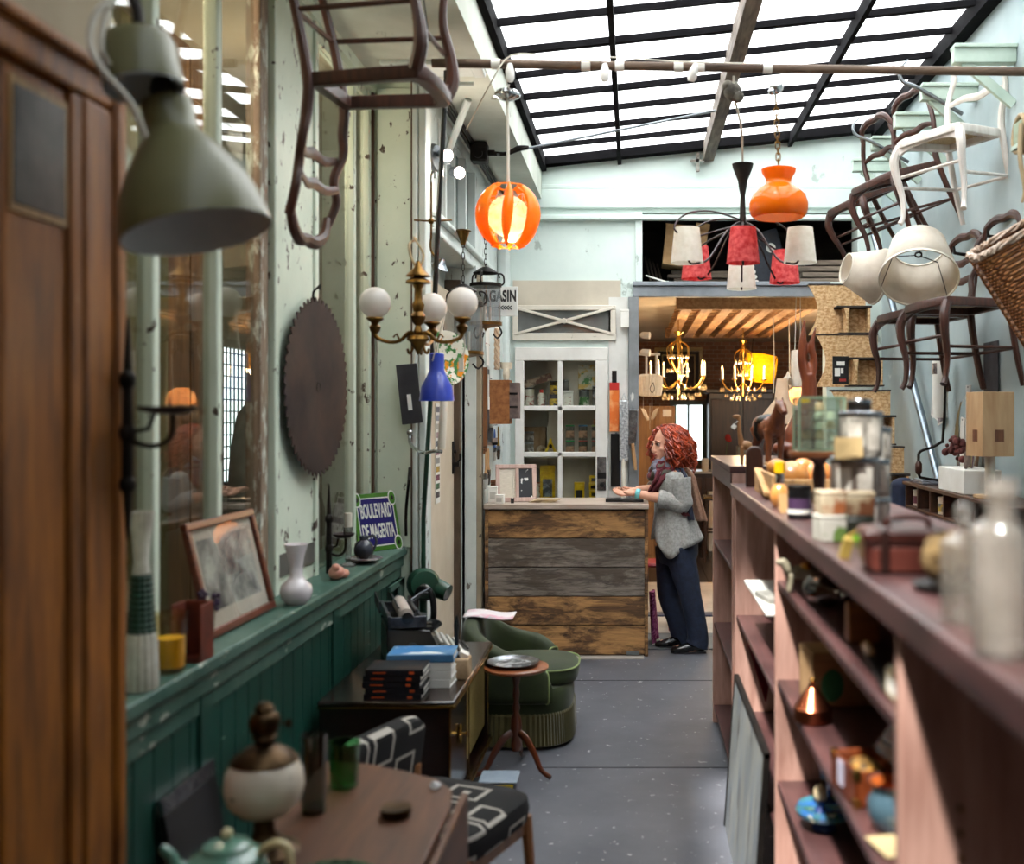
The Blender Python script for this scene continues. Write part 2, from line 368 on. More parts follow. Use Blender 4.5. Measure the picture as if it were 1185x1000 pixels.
struct('floor_workshop', MB().bb((-2.4,2.2,-.1),(-1.46,7.2,0)), boards)
w=struct('reflected_window', MB().bb((-2.30,5.75,1.27),(-2.27,6.22,1.30)), iron)  # solid window and grille standing in for a reflection in the shop glazing
m=MB()
for i in range(9): m.bb((-2.298,5.76+i*.057,1.3),(-2.29,5.766+i*.057,2.06))
for i in range(12): m.bb((-2.298,5.76,1.3+i*.066),(-2.29,6.22,1.306+i*.066))
ob('reflected_grille', m, surf('green_iron','24493f','1b3a32',rough=.5), w)
# far part of the window side: door under a cornice, upper lights
XU=-1.14
m=MB(); m.bb((-1.45,5.75,2.70),(XU,8.66,2.82)); m.bb((-1.45,5.75,3.39),(XU,8.66,3.5)); m.bb((-1.45,5.75,2.82),(XU,5.98,3.39)); m.bb((-1.45,7.36,2.82),(XU,8.66,3.39))
m.bb((-1.45,7.10,0),(-1.09,8.66,2.70)); m.bb((-1.45,5.75,0),(-1.30,6.1,2.70)); m.bb((-1.45,6.1,2.5),(-1.30,7.1,2.7)); m.bb((-1.47,5.75,0),(-1.44,7.1,3.5))
struct('wall_left_far', m, palew)
m=MB(); m.bb((-1.3,5.75,2.685),(-1.10,8.0,2.72)); m.bb((-1.2,5.75,2.72),(-1.115,8.0,2.78)); m.bb((-1.2,5.75,2.78),(-1.085,8.0,2.81))
struct('trim_12', m, palew, bev=.008)
w=struct('window_4', MB().bb((XU-.05,5.98,2.82),(XU+.01,7.36,2.85)), palew)
ob('pane', MB().bb((XU-.045,5.98,2.85),(XU-.04,7.36,3.39)), pane('upper_glass','c9d6d2',.08,.7,.02,.35,'9fb0ab'), w)
for yy in (6.0,6.2,6.5,6.93,7.34): ob('muntin', MB().bb((XU-.05,yy-.018,2.83),(XU+.012,yy+.018,3.39)), palew, w, bev=.005)
d=struct('door_2', MB().bb((-1.28,6.02,0),(-1.235,7.09,2.5)), surf('cream_door','d9c9b2','cdbba2',rough=.55,scale=3), bev=.004)
m=MB(); m.bb((-1.236,6.99,1.28),(-1.226,7.05,1.5)); m.cyl((-1.23,7.02,1.43),(-1.21,7.02,1.43),.012); m.bb((-1.226,7.0,1.33),(-1.19,7.03,1.36)); m.tube([(-1.2,7.015,1.36),(-1.18,7.0,1.38),(-1.18,6.99,1.42)],.008)
ob('lock_plate', m, iron, d, bev=.002)
m=MB(); m.bb((-1.3,7.06,0),(-1.19,7.13,2.6)); struct('trim_13', m, surf('brown_jamb','5d4c3c','473829',rough=.6,scale=4), bev=.006)
m=MB(); m.bb((-1.3,7.13,0),(-1.055,7.19,2.66)); m.bb((-1.19,7.10,0),(-1.16,7.14,2.6)); m.bb((-1.10,7.12,0),(-1.055,7.2,2.62)); struct('trim_14', m, taupe, bev=.006)

# soffit along the skylight, near roof, walls behind the camera
m=MB(); m.bb((-1.5,-.6,3.48),(-.80,8.66,3.56)); m.bb((-.80,-.6,3.479),(-.78,8.66,3.80)); m.bb((-1.5,-.6,3.56),(-1.42,8.66,3.9))
struct('ceiling_soffit', m, surf('soffit_plaster','c9cec3','aeb2a6',scale=2,det=9,rough=.85,bmp=.2,chip=('88877e',5,.64,(1,.4,1))))
m=MB(); m.bb((-1.3,5.26,3.46),(-.80,5.47,3.49)); m.bb((-.85,5.26,3.455),(-.785,5.47,3.62)); struct('trim_15', m, palew, bev=.01)
m=MB(); m.tube([(-.86,5.52,3.44),(-1.15,5.52,3.44)],.012); m.tube([(-1.12,6.1,3.18),(-.95,5.9,3.47)],.022); struct('trim_16', m, palew)
m=MB(); m.tube([(-1.09,5.5,3.45),(-1.09,8.6,3.45)],.014); m.tube([(-1.06,5.5,3.46),(-1.06,8.6,3.46)],.010); struct('trim_17', m, iron)
struct('ceiling', MB().bb((-1.6,-2.2,3.72),(2.2,-.6,3.85)), beigew)
struct('wall_behind', MB().bb((-1.6,-2.2,0),(2.1,-2.1,3.85)), beigew)
m=MB(); m.bb((-1.6,-2.1,0),(-1.45,1.2,3.72)); m.bb((-1.45,-2.1,2.43),(-1.2,2.37,3.72)); m.bb((-1.6,1.2,2.4),(-1.45,2.46,3.9))
struct('wall_left_near', m, beigew)
# amber wooden doorway beside the camera
XD=-1.17
d=struct('door_1', MB().bb((-1.45,2.21,0),(XD,2.33,2.36)), amber, bev=.012)
ob('moulding', MB().bb((-1.3,2.325,0),(XD+.012,2.37,2.43)), amber, d, bev=.012)
ob('moulding', MB().bb((-1.3,2.17,0),(XD-.008,2.215,2.36)), amber, d, bev=.008)
m=MB(); m.bb((-1.45,1.2,2.36),(XD,2.37,2.43)); m.bb((-1.3,1.2,2.42),(XD+.02,2.38,2.45)); ob('lintel', m, amber, d, bev=.012)
m=MB(); m.bb((-1.40,1.2,0),(-1.225,1.95,2.36)); m.bb((-1.40,1.95,0),(-1.19,2.17,2.36)); ob('door_leaf', m, amber, d, bev=.01)
m=MB(); m.bb((-1.19,1.975,2.085),(-1.183,2.155,2.315)); ob('plate', m, surf('blotched_plate','2b2724','4a443f',scale=7,rough=.4,metal=.6), d, bev=.002)
m=MB(); m.bb((-1.19,1.965,2.07),(-1.185,2.165,2.33)); ob('plate_border', m, wood('pale_border','7d5a32','b08b58','z',4,.6), d)

# window wall at the end: passage, storage niche, glazed cupboard, transom
def wallboxes(m, x0,x1,z0,z1, holes, y0, y1):
    xs=sorted({x0,x1,*[h[0] for h in holes],*[h[1] for h in holes]}); zs=sorted({z0,z1,*[h[2] for h in holes],*[h[3] for h in holes]})
    for a,b in zip(xs,xs[1:]):
        run=None
        for c,e in zip(zs,zs[1:]):
            cx,cz=(a+b)/2,(c+e)/2
            if any(h[0]<cx<h[1] and h[2]<cz<h[3] for h in holes):
                if run is not None: m.bb((a,y0,run),(b,y1,c)); run=None
            elif run is None: run=c
        if run is not None: m.bb((a,y0,run),(b,y1,e))
YB=8.66
holes=((.03,1.60,0,2.73),(.06,1.85,2.79,3.37),(-.99,-.235,.9,2.22))
m=MB(); wallboxes(m,-1.45,2.2,0,4.3,holes,YB,YB+.2); struct('wall_back', m, mintw)
m=MB(); m.bb((-1.12,YB-.06,3.30),(2.0,YB+.01,3.34)); m.bb((-1.12,YB-.035,3.40),(2.0,YB+.01,3.56)); m.bb((-1.12,YB-.03,3.56),(2.0,YB+.01,3.6)); struct('trim_18', m, mintw, bev=.008)
struct('trim_19', MB().bb((-1.14,YB-.12,0),(-1.04,YB+.01,3.34)), palew, bev=.03)
m=MB(); m.bb((-.02,YB-.05,2.66),(1.62,YB+.02,2.75)); m.bb((-.02,YB-.07,2.75),(1.62,YB+.02,2.785)); struct('trim_20', m, surf('grey_beam','8b9096','70757b',rough=.5,scale=4,chip=('54504c',9,.72,(.4,1,1))), bev=.005)
m=MB(); m.bb((-.055,YB-.05,0),(.03,YB+.2,2.66)); struct('trim_21', m, surf('grey_jamb','8a8c8e','6c6e70',scale=3,rough=.6,chip=('d5d3cd',5,.62,(1,1,.25))), bev=.005)
m=MB(); m.bb((-1.02,YB-.012,2.55),(-.12,YB+.005,2.80)); struct('trim_22', m, surf('bare_beige_plaster','cfc4b2','bfb4a2',rough=.9,scale=3))
m=MB(); m.bb((-.22,YB-.015,0),(-.06,YB+.005,2.66)); struct('trim_23', m, surf('flaking_white','e3e1dc','cfccc5',scale=3,rough=.8,chip=('8f8d8a',6,.64,(1,1,.5))))
# transom with crossed bars
w=struct('window_5', MB().bb((-1.02,YB-.04,2.30),(-.16,YB+.004,2.36)), creamw, bev=.004)
for lo,hi in (((-1.02,-.04,2.55),(-.16,.004,2.59)),((-1.02,-.04,2.36),(-.975,.004,2.55)),((-.205,-.04,2.36),(-.16,.004,2.55))):
    ob('frame', MB().bb((lo[0],YB+lo[1],lo[2]),(hi[0],YB+hi[1],hi[2])), creamw, w, bev=.004)
ob('pane', MB().bb((-.975,YB-.015,2.36),(-.205,YB-.005,2.55)), surf('grey_pane','5b5d5c','6f706e',scale=5,rough=.12,bmp=0), w)
m=MB(); m.bar((-1.0,YB-.035,2.35),(-.18,YB-.035,2.57),.03,.022); m.bar((-1.0,YB-.035,2.57),(-.18,YB-.035,2.35),.03,.022); m.cyl((-.59,YB-.06,2.46),(-.59,YB-.02,2.46),.022)
ob('crossed_bars', m, creamw, w, bev=.003)
# glazed cupboard door and shelves in the wall
d=struct('door_3', MB().bb((-1.0,YB-.045,2.13),(-.225,YB,2.24)), white, bev=.005)
for lo,hi in (((-1.0,.85),(-.925,2.13)),((-.33,.85),(-.225,2.13))): ob('stile', MB().bb((lo[0],YB-.045,lo[1]),(hi[0],YB,hi[1])), white, d, bev=.005)
ob('muntin', MB().bb((-.645,YB-.04,.85),(-.605,YB,2.13)), white, d, bev=.005)
for z in (1.735,1.35): ob('rail', MB().bb((-.925,YB-.04,z-.02),(-.33,YB,z+.02)), white, d, bev=.005)
ob('pane', MB().bb((-.925,YB-.02,.9),(-.33,YB-.016,2.13)), pane('cupboard_glass','f2f4f2',.03,.5), d)
m=MB(); m.bb((-.315,YB-.052,1.05),(-.24,YB-.044,1.33)); m.cyl((-.29,YB-.05,1.29),(-.29,YB-.06,1.29),.01); ob('lock_plate', m, silver, d)
m=MB(); m.cyl((-.275,YB-.05,1.10),(-.275,YB-.09,1.10),.014); m.ball((-.275,YB-.085,1.10),.02); ob('knob', m, iron, d)
ob('keyhole_cover', MB().bb((-.315,YB-.056,1.15),(-.24,YB-.046,1.2)), black, d)
m=MB(); m.bb((-1.05,YB+.43,.85),(-.2,YB+.47,2.3)); m.bb((-1.03,YB+.2,.85),(-.99,YB+.45,2.3)); m.bb((-.235,YB+.2,.85),(-.195,YB+.45,2.3)); m.bb((-1.03,YB+.2,2.22),(-.2,YB+.45,2.26))
for z in (1.735,1.335,.92): m.bb((-.99,YB+.02,z-.02),(-.235,YB+.43,z))
struct('wall_cupboard', m, surf('cupboard_lining','ece7dc','ddd6c9',rough=.8,scale=4))
# storage niche
m=MB(); m.bb((-.1,YB+1.1,2.742),(2.0,YB+1.15,3.5)); m.bb((-.1,YB+.2,2.74),(2.0,YB+1.1,2.785)); m.bb((-.1,YB+.2,3.4),(2.0,YB+1.1,3.44)); m.bb((-.1,YB+.2,2.742),(-.05,YB+1.1,3.5)); m.bb((1.95,YB+.2,2.742),(2.0,YB+1.1,3.5))
struct('wall_niche', m, surf('dark_niche_boards','1d1917','34302c',rough=.8,scale=4,st=(1,1,5)))  # very dark brown boards line the whole niche
m=MB(); m.bb((1.85,YB-.04,2.70),(1.93,YB+.02,3.45)); m.bb((-.0,YB-.03,2.79),(.06,YB+.02,3.37)); struct('trim_24', m, mintw, bev=.006)
# right-hand wall
struct('wall_right', MB().bb((2.06,-2.1,0),(2.2,8.7,4.3)), mintr)

# skylight, rising towards the wall
def zr(x): return 3.76+(x+.78)*.29/2.78
def roofbox(m, x0,x1,y0,y1,dz0,dz1):
    return m.add([(x,y,zr(x)+dz) for dz in(dz0,dz1) for x,y in((x0,y0),(x1,y0),(x1,y1),(x0,y1))],[(0,3,2,1),(4,5,6,7),(0,1,5,4),(1,2,6,5),(2,3,7,6),(3,0,4,7)])
struct('ceiling_light_blocker', roofbox(MB(),.35,2.06,-.6,2.5,.06,.10), beigew)  # unseen roof panel added to block skylight and darken the near side
barm=surf('dark_bar','0d0c0e','161517',rough=.9,spec=.05,scale=9)
w=struct('window_6', roofbox(MB(),-.80,-.74,-.6,8.66,-.05,.05), barm)
ob('frame', roofbox(MB(),1.97,2.10,-.6,8.66,-.05,.05), barm, w)
ob('clear_pane', roofbox(MB(),-.78,2.06,-.6,3.05,.05,.056), pane('roof_glass','f6f8f9',.04,.3,.05,.10,'d5dde0'), w)
fg,nt,b_=_new('frosted_roof_glass'); b_.inputs['Base Color'].default_value=lin('e6ecef'); b_.inputs['Roughness'].default_value=.3
tl=N(nt,'ShaderNodeBsdfTranslucent'); tl.inputs[0].default_value=lin('f6f9fb'); tp=N(nt,'ShaderNodeBsdfTransparent'); tp.inputs[0].default_value=lin('f4f7fa'); m1=N(nt,'ShaderNodeMixShader'); m2=N(nt,'ShaderNodeMixShader')
k=ramp(nt,noise(nt,coords(nt,(1,.25,1)),3.5,6),[(.35,(.12,)*3+(1,)),(.7,(.30,)*3+(1,))]); nt.links.new(k,m1.inputs[0]); nt.links.new(tl.outputs[0],m1.inputs[1]); nt.links.new(tp.outputs[0],m1.inputs[2]); m2.inputs[0].default_value=.10; nt.links.new(m1.outputs[0],m2.inputs[1]); nt.links.new(b_.outputs[0],m2.inputs[2]); nt.links.new(m2.outputs[0],nt.nodes['Material Output'].inputs[0])
ob('frosted_pane', roofbox(MB(),-.78,2.06,3.05,8.66,.05,.056), fg, w)
k=0; y=.36
while y<8.64:
    ob('glazing_bar', roofbox(MB(),-.78,2.0,y-.012,y+.012,.006,.045), barm, w)
    if k%2: ob('glazing_bar', roofbox(MB(),-.78,2.0,y+.085,y+.10,.03,.048), barm, w)
    y+=.435 if y<6.9 else .42; k+=1
for x,hw,a,b,mt in ((-.13,.016,-.06,.03,barm),(.61,.045,-.11,.03,wood('grey_roof_beam','40352c','85776a','y',4,.8,0,.3,8)),(1.29,.016,-.06,.03,barm)):
    ob('rafter', roofbox(MB(),x-hw,x+hw,-.6,8.66,a,b), mt, w)
m=MB(); roofbox(m,-.78,2.0,8.55,8.66,-.02,.05); ob('end_bar', m, barm, w)

# the inner room
brick,nt,b=_new('dim_brick')
bt=N(nt,'ShaderNodeTexBrick'); bt.inputs['Color1'].default_value=lin('6e4836'); bt.inputs['Color2'].default_value=lin('8a5f48'); bt.inputs['Mortar'].default_value=lin('8f8272'); bt.inputs['Scale'].default_value=4.2; bt.inputs['Mortar Size'].default_value=.015
tc=N(nt,'ShaderNodeTexCoord'); mp=N(nt,'ShaderNodeMapping'); mp.inputs['Rotation'].default_value=(PI/2,0,0); nt.links.new(tc.outputs['Object'],mp.inputs[0]); nt.links.new(mp.outputs[0],bt.inputs['Vector']); nt.links.new(bt.outputs['Color'],b.inputs['Base Color']); b.inputs['Roughness'].default_value=.9
ih=((.56,1.0,1.02,1.82),)
m=MB(); wallboxes(m,-.7,3.2,0,2.95,ih,15.0,15.15); struct('wall_inner_back', m, brick)
m=MB(); m.bb((-.75,YB+.2,0),(-.7,15.1,2.95)); m.bb((-.7,YB+.2,0),(.0,YB+.25,2.74)); struct('wall_inner_left', m, surf('inner_plaster','cfc5b8','b8ad9e',rough=.9,scale=2))
struct('wall_inner_right', MB().bb((2.75,YB+.2,0),(2.8,15.1,2.95)), wood('inner_panel','5a3a24','8f6540','z',2,.6,0,.1,6))
struct('ceiling_inner', MB().bb((-.75,YB+.2,2.735),(2.8,YB+1.16,2.741)).bb((-.75,YB+1.16,2.735),(2.8,15.15,2.95)), surf('inner_ceiling','c9bba6','b5a68f',rough=.9,scale=2))
w=struct('window_7', MB().bb((.55,14.98,.97),(1.01,15.06,1.02)), surf('grey_green_frame','5d6a60','49544c',rough=.6))
gfr=surf('green_frame','1f6b4c','174f39',rough=.5)
for lo,hi in (((.55,1.82),(1.01,1.88)),((.5,.97),(.56,1.9)),((1.0,.97),(1.12,1.9))): ob('frame', MB().bb((lo[0],14.96,lo[1]),(hi[0],15.06,hi[1])), MATS['grey_green_frame'], w)
for x in (.58,.77,.985): ob('muntin', MB().bb((x-.015,14.99,1.02),(x+.015,15.03,1.82)), gfr, w)
ob('pane', MB().bb((.56,15.04,1.02),(1.0,15.045,1.82)), glassc, w)

# ---------------------------------------------------------------- camera, sky, sun, lamps and fill
cam=bpy.data.cameras.new('camera'); co=bpy.data.objects.new('camera',cam); COL.objects.link(co); sc.camera=co
co.location=(0,0,EYE); co.rotation_euler=(PI/2,0,0); cam.sensor_width=36; cam.lens=36*1200/1185
cam.shift_x=(592.5-735)/1185; cam.shift_y=-(500-480)/1185
cam.dof.use_dof=True; cam.dof.focus_distance=7.3; cam.dof.aperture_fstop=cam.lens/19.5; cam.clip_start=.05
wd=bpy.data.worlds.new('overcast_sky'); sc.world=wd; wd.use_nodes=True; bg=wd.node_tree.nodes['Background']
bg.inputs[0].default_value=(.90,.95,1,1); bg.inputs[1].default_value=2.0
sd=bpy.data.lights.new('sun','SUN'); so=bpy.data.objects.new('sun',sd); COL.objects.link(so); sd.energy=13; sd.angle=rad(3); sd.color=(1,.95,.88)
so.rotation_euler=(-V((-.28,-.46,1))).to_track_quat('-Z','Y').to_euler()
def lamp(name, loc, power, color, size=.04):
    l=bpy.data.lights.new(name,'POINT'); o=bpy.data.objects.new(name,l); COL.objects.link(o); o.location=loc; l.energy=power; l.color=color; l.shadow_soft_size=size; return o
lamp('workshop_lamp_fill',(-1.85,3.5,3.0),16,(1,.82,.6),.1); lamp('workshop_lamp_fill',(-1.85,5.0,3.0),10,(1,.85,.65),.1)  # first for the workshop's small lamp; second is added fill for the boards
vs=sc.view_settings; sc.display_settings.display_device='sRGB'; vs.view_transform='Standard'; vs.look='None'; vs.gamma=1; vs.use_curve_mapping=False; vs.exposure=.75
# ---------------------------------------------------------------- chairs
cane = surf('cane_weave','c9b28a','8d7650',scale=140,det=1,rough=.8,bmp=.5,lo=.45,hi=.55)
whitew = surf('whitewashed_wood','dcd6cf','b9aca0',scale=7,det=8,rough=.6,bmp=.15,st=(2,2,.4),lo=.4,hi=.75)
def chair(name, label, loc, rot, wd, cn, group=None, back='ladder', cab=True, wide=.44, deep=.40, h=.45, top=.93, seatless=False):
    t=T(name,label,'chair',loc,group=group,rot=rot); wf=wide/2; wb=wide/2-.035; d=deep/2
    m=MB()                                           # seat frame with shaped apron
    out=[(-wf,d),(-wf+.05,d+.025),(0,d+.035),(wf-.05,d+.025),(wf,d),(wb,-d),(-wb,-d)]
    inn=[(x*.78,y*.78) for x,y in out]; n=len(out)
    m.loft([[V((x,y,h-.035)) for x,y in out],[V((x,y,h)) for x,y in out],[V((x*.97,y*.97,h+.012)) for x,y in out],[V((x,y,h+.012)) for x,y in inn],[V((x,y,h-.035)) for x,y in inn],[V((x,y,h-.035)) for x,y in out]],cap=False)
    ob('seat_frame',m,wd,t,bev=.004)
    if not seatless: ob('cane_seat',MB().prism(inn,.01,Matrix.Translation((0,0,h))),cn,t)
    ap=[(-wf+.02,h-.03)]+[(-wf+.02+(wide-.04)*i/12, h-.075+.035*math.sin(PI*i/12)**.6) for i in range(13)]+[(wf-.02,h-.03)]
    M=Matrix(((1,0,0,0),(0,0,-1,d+.012),(0,1,0,0),(0,0,0,1)))
    ob('apron',MB().prism(ap,.02,M),wd,t,bev=.003)
    for s in(-1,1):
        if cab: pts=[(s*wf*.95,d-.01,h-.02),(s*(wf+.012),d+.018,h-.09),(s*(wf+.008),d+.015,h-.18),(s*wf*.97,d-.005,h-.30),(s*wf*.96,d+.005,.04),(s*wf,d+.025,.0)]; r=[.026,.027,.022,.017,.014,.017]
        else: pts=[(s*wf*.93,d-.015,h-.01),(s*wf*.93,d-.015,h-.2),(s*wf*.93,d-.015,0)]; r=[.021,.02,.014]
        ob('leg',MB().tube(pts,r,8),wd,t)
        pts=[(s*wb,-d-.07,0),(s*wb,-d-.03,.18),(s*wb,-d+.005,h-.02),(s*wb,-d-.005,h+.1)]
        if back=='hoop': pts+= [(s*(wb+.015),-d-.04,h+.25),(s*(wb-.02),-d-.08,top-.08)]
        elif back=='curvy': pts+= [(s*(wb+.02),-d-.015,h+.18),(s*(wb-.01),-d-.045,h+.27),(s*(wb+.02),-d-.05,h+.36),(s*(wb),-d-.085,top-.06)]
        else: pts+= [(s*wb,-d-.04,h+.28),(s*wb,-d-.08,top)]
        ob('stile',MB().tube(pts,[.015,.017,.02,.02]+[.017]*(len(pts)-4),8),wd,t)
        ob('stretcher',MB().tube([(s*wf*.95,d-.01,.2),(s*wb,-d-.03,.2)],.010,6),wd,t)
    ob('stretcher',MB().tube([(-wf*.95,d-.005,.26),(wf*.95,d-.005,.26)],.010,6),wd,t)
    ob('stretcher',MB().tube([(-wb,-d-.03,.2),(wb,-d-.03,.2)],.010,6),wd,t)
    if back!='none':
        m=MB()
        if back=='ladder': m.tube([(-wb,-d-.08,top-.02),(0,-d-.1,top),(wb,-d-.08,top-.02)],[.024]*3,8,flat=.5)
        else: m.tube([(-wb,-d-.082,top-.09),(-wb*.8,-d-.085,top-.02),(-wb*.4,-d-.095,top+.012),(0,-d-.10,top+.006),(wb*.4,-d-.095,top+.012),(wb*.8,-d-.085,top-.02),(wb,-d-.082,top-.09)],[.018,.024,.026,.024,.026,.024,.018],8,flat=.8)
        ob('crest_rail',m,wd,t)
        for z in ((h+.2,h+.31) if back!='hoop' else (h+.24,)):
            ob('back_slat',MB().tube([(-wb,-d-.035,z),(-wb*.5,-d-.05,z+.018),(0,-d-.055,z+.006),(wb*.5,-d-.05,z+.018),(wb,-d-.035,z)],[.014,.02,.024,.02,.014],8,flat=.45),wd,t)
    return t
def rotm(x, z, tilt=(0,0,0)):            # orientation whose local +Y (the chair's front) points along x and whose local +Z along z
    y=V(x).normalized(); zz=V(z); zz=(zz-y*zz.dot(y)).normalized(); xx=y.cross(zz)
    return Matrix((xx,y,zz)).transposed().to_euler()
uc=chair('upturned_chair','dark walnut chair hung upside down from the soffit above the glazing',(-.945,3.75,3.30),rotm((1,-.06,.03),(.05,.05,-1)),chairw,cane,back='curvy',seatless=True,top=.96)
ob('hanging_wire',MB().tube([(0,.19,.26),(0,.15,-.178)],.003),iron,uc)

# ---------------------------------------------------------------- on and above the green sill
SZ=.969
# lamp with olive enamel bell shade
olive=surf('olive_enamel','77734f','676544',scale=3,rough=.42,coat=.12,bmp=0); inner=surf('pale_enamel','d5d8d8','c3c8ca',rough=.4,bmp=0)
t=T('work_lamp','olive green enamel lamp with bell shade beside the amber doorway','lamp',at(192,118,2.2))
ax=V((.26,-.05,-1)).normalized()
pr=[(.050,0),(.052,.03),(.051,.06),(.058,.075),(.085,.11),(.115,.16),(.137,.21),(.150,.265),(.152,.29)]
ob('shade',MB().lathe(pr,n=40,axis=ax,cap=False),olive,t)
ob('shade_lining',MB().lathe([(r-.003,z+.001) for r,z in pr[2:]],n=40,axis=ax,cap=False),inner,t)
ob('bulb',MB().ball(ax*.17,.035),ivory,t)
ob('socket',MB().lathe([(.02,-.05),(.028,-.03),(.028,0),(.05,.004)],n=20,axis=ax),black,t)
c0=at(158,45,2.16)-t.location; ax2=V((.2,-.1,-1)).normalized()
cp=[(.0,-.012),(.045,-.01),(.066,.0),(.075,.02),(.079,.11)]
ob('cup',MB().lathe(cp,c=c0,n=32,axis=ax2,cap=False),olive,t); ob('cup_lining',MB().lathe([(r*.97,z+.003) for r,z in cp],c=c0,n=32,axis=ax2,cap=False),inner,t)
ob('stem',MB().tube([c0+V((0,0,.0)),c0+V((-.02,.02,.1)),V((-.24,.05,.45)),V((-.262,.05,.45))],[.012,.012,.014,.014]),iron,t)
L=lambda px,py,y: at(px,py,y)-t.location
ob('cord',MB().tube([L(168,158,2.09),L(150,118,2.05),L(118,80,2.03),L(104,48,2.04),L(112,15,2.06),L(135,-12,2.1),L(140,-60,2.2)],.007,8),cord,t)
ob('cord',MB().tube([L(140,-20,2.1),L(122,20,2.08),L(118,60,2.06),L(140,90,2.12)],.006,8),cord,t)
# iron prickets on the posts
def sconce(label, p, h, reach, dirv):
    t=T('candle_sconce',label,'sconce',p); m=MB()
    m.tube([(0,0,-h*.5),(0,0,-h*.2),(0,0,h*.2),(0,0,h*.5)],[.003,.014,.012,.002],8); ob('back_bar',m,iron,t)
    for z in (-.25*h,-.02*h,.22*h): ob('boss',MB().ball((0,0,z),(.019,.019,.024),10),iron,t)
    d=V(dirv).normalized()
    ob('scroll_arm',MB().tube([V((0,0,-.05*h)),d*reach*.35+V((0,0,-.08*h)),d*reach*.62+V((0,0,-.04*h)),d*reach*.65+V((0,0,.07*h))],.006,8),iron,t)
    ob('strut',MB().tube([V((0,0,-.02*h)),d*reach*.3+V((0,0,0)),d*reach*.38+V((0,0,.07*h))],.005,8),iron,t)
    ob('drip_pan',MB().lathe([(0,-.004),(.03,-.006),(reach*.42,.004),(reach*.44,.012),(reach*.40,.008),(0,.004)],c=d*reach*.58+V((0,0,.075*h)),n=24),rust,t)
    ob('spike',MB().cyl(d*reach*.6+V((0,0,.08*h)),d*reach*.6+V((0,0,.16*h)),.005,.001),iron,t)
    return t
sconce('black iron candle sconce with long spiked backplate beside the amber doorway',at(148,496,2.33)+V((.0,0,0)),.50,.15,(1,.1,0))
sconce('small iron candle sconce on the post below the saw blade',at(373,632,4.66)+V((.03,0,0)),.56,.11,(1,.35,0))
# tall ribbed vase
t=T('banded_vase','tall ribbed white vase with a dark green beaded band','vase',(-1.275,2.68,SZ))
rib=lambda q,z:1+.05*math.sin(14*q)
ob('body',MB().lathe([(.0,0),(.036,0),(.04,.01),(.037,.12),(.031,.15)],n=56,wob=rib,cap=False),surf('chalk_ribbed','d9d6ca','bdb8aa',scale=20,rough=.85),t)
m=MB()
for k in range(10):
    z=.155+k*.015; r=.031-.0009*k
    m.lathe([(r,z-.0075),(r+.004,z),(r,z+.0075)],n=40,wob=lambda q,zz:1+.06*math.sin(12*q),cap=False)
ob('bead_band',m,surf('bottle_green_beads','113d2b','0b2a1e',rough=.3,bmp=0),t)
ob('neck',MB().lathe([(.021,.30),(.017,.33),(.022,.40),(.03,.46),(.028,.46),(.015,.36)],n=48,wob=rib,cap=False),MATS['chalk_ribbed'],t)
# amber glass and rusty box
t=T('amber_tumbler','clear glass tumbler half full of yellow wax','glass',(-1.285,2.87,SZ))
ob('glass',MB().lathe([(0,0),(.036,0),(.04,.006),(.045,.165),(.043,.165),(.037,.012),(0,.012)],n=32),pane('amber_glass','fdf6e4',.06,.6),t)
ob('wax',MB().lathe([(0,.014),(.036,.014),(.038,.095),(0,.1)],n=28),surf('yellow_wax','f2c31c','dba90c',rough=.35,bmp=0),t)
m=MB()
for x in(-.04,.04): m.bb((x-.003,-.045,0),(x+.003,.045,.165))
m.bb((-.04,-.045,0),(.04,.045,.006)); m.bb((-.04,.039,0),(.04,.045,.165)); m.bb((-.04,-.045,0),(-.034,-.039,.165))
o=solo('lantern_box',MB().add([p+V((-1.285,3.01,SZ)) for p in m.v],m.f),surf('rust_red_metal','7a3320','4c2016',scale=9,rough=.6,metal=.3),'rust red open metal lantern box behind the yellow tumbler','box',bev=.002)
# framed engraving
bl=V((-1.345,3.25,SZ+.002)); br=V((-1.335,3.80,SZ+.002)); up=V((-.085,0,.36)).normalized()
def framed(name,label,bl,br,up,h,fw,fmat,depth,mats,group=None):
    xx=(br-bl).normalized(); w=(br-bl).length; nn=xx.cross(up).normalized(); t=T(name,label,'picture',(bl+br)/2,group=group,rot=Matrix((xx,up,nn)).transposed().to_euler())
    for lo,hi in (((-w/2,0),(w/2,fw)),((-w/2,h-fw),(w/2,h)),((-w/2,fw),(-w/2+fw,h-fw)),((w/2-fw,fw),(w/2,h-fw))):
        ob('frame',MB().bb((lo[0],lo[1],0),(hi[0],hi[1],depth)),fmat,t,bev=.004)
    ob('mount',MB().bb((-w/2+fw,fw,.004),(w/2-fw,h-fw,depth*.35)),mats[0],t)
    ob('print',MB().bb((-w/2+fw*2.6,fw*2.9,depth*.35),(w/2-fw*2.6,h-fw*2.4,depth*.35+.001)),mats[1],t)
    return t
eng=surf('faded_engraving','d0cec6','5c5d60',scale=7,det=9,rough=.8,bmp=0,lo=.38,hi=.6)
f=framed('framed_engraving','red wood framed landscape engraving leaning on the window sill',bl,br,up,.372,.026,wood('frame_mahogany','4a1d10','7c3a22','x',5,.35,.2,.05),.022,(surf('aged_mount','d8cfc4','cdc2b5',rough=.8,scale=2),eng))
ob('picture_glass',MB().bb((-.25,.026,.012),(.25,.346,.0125)),pane('picture_glass','f6f6f4',.03,.3),f)
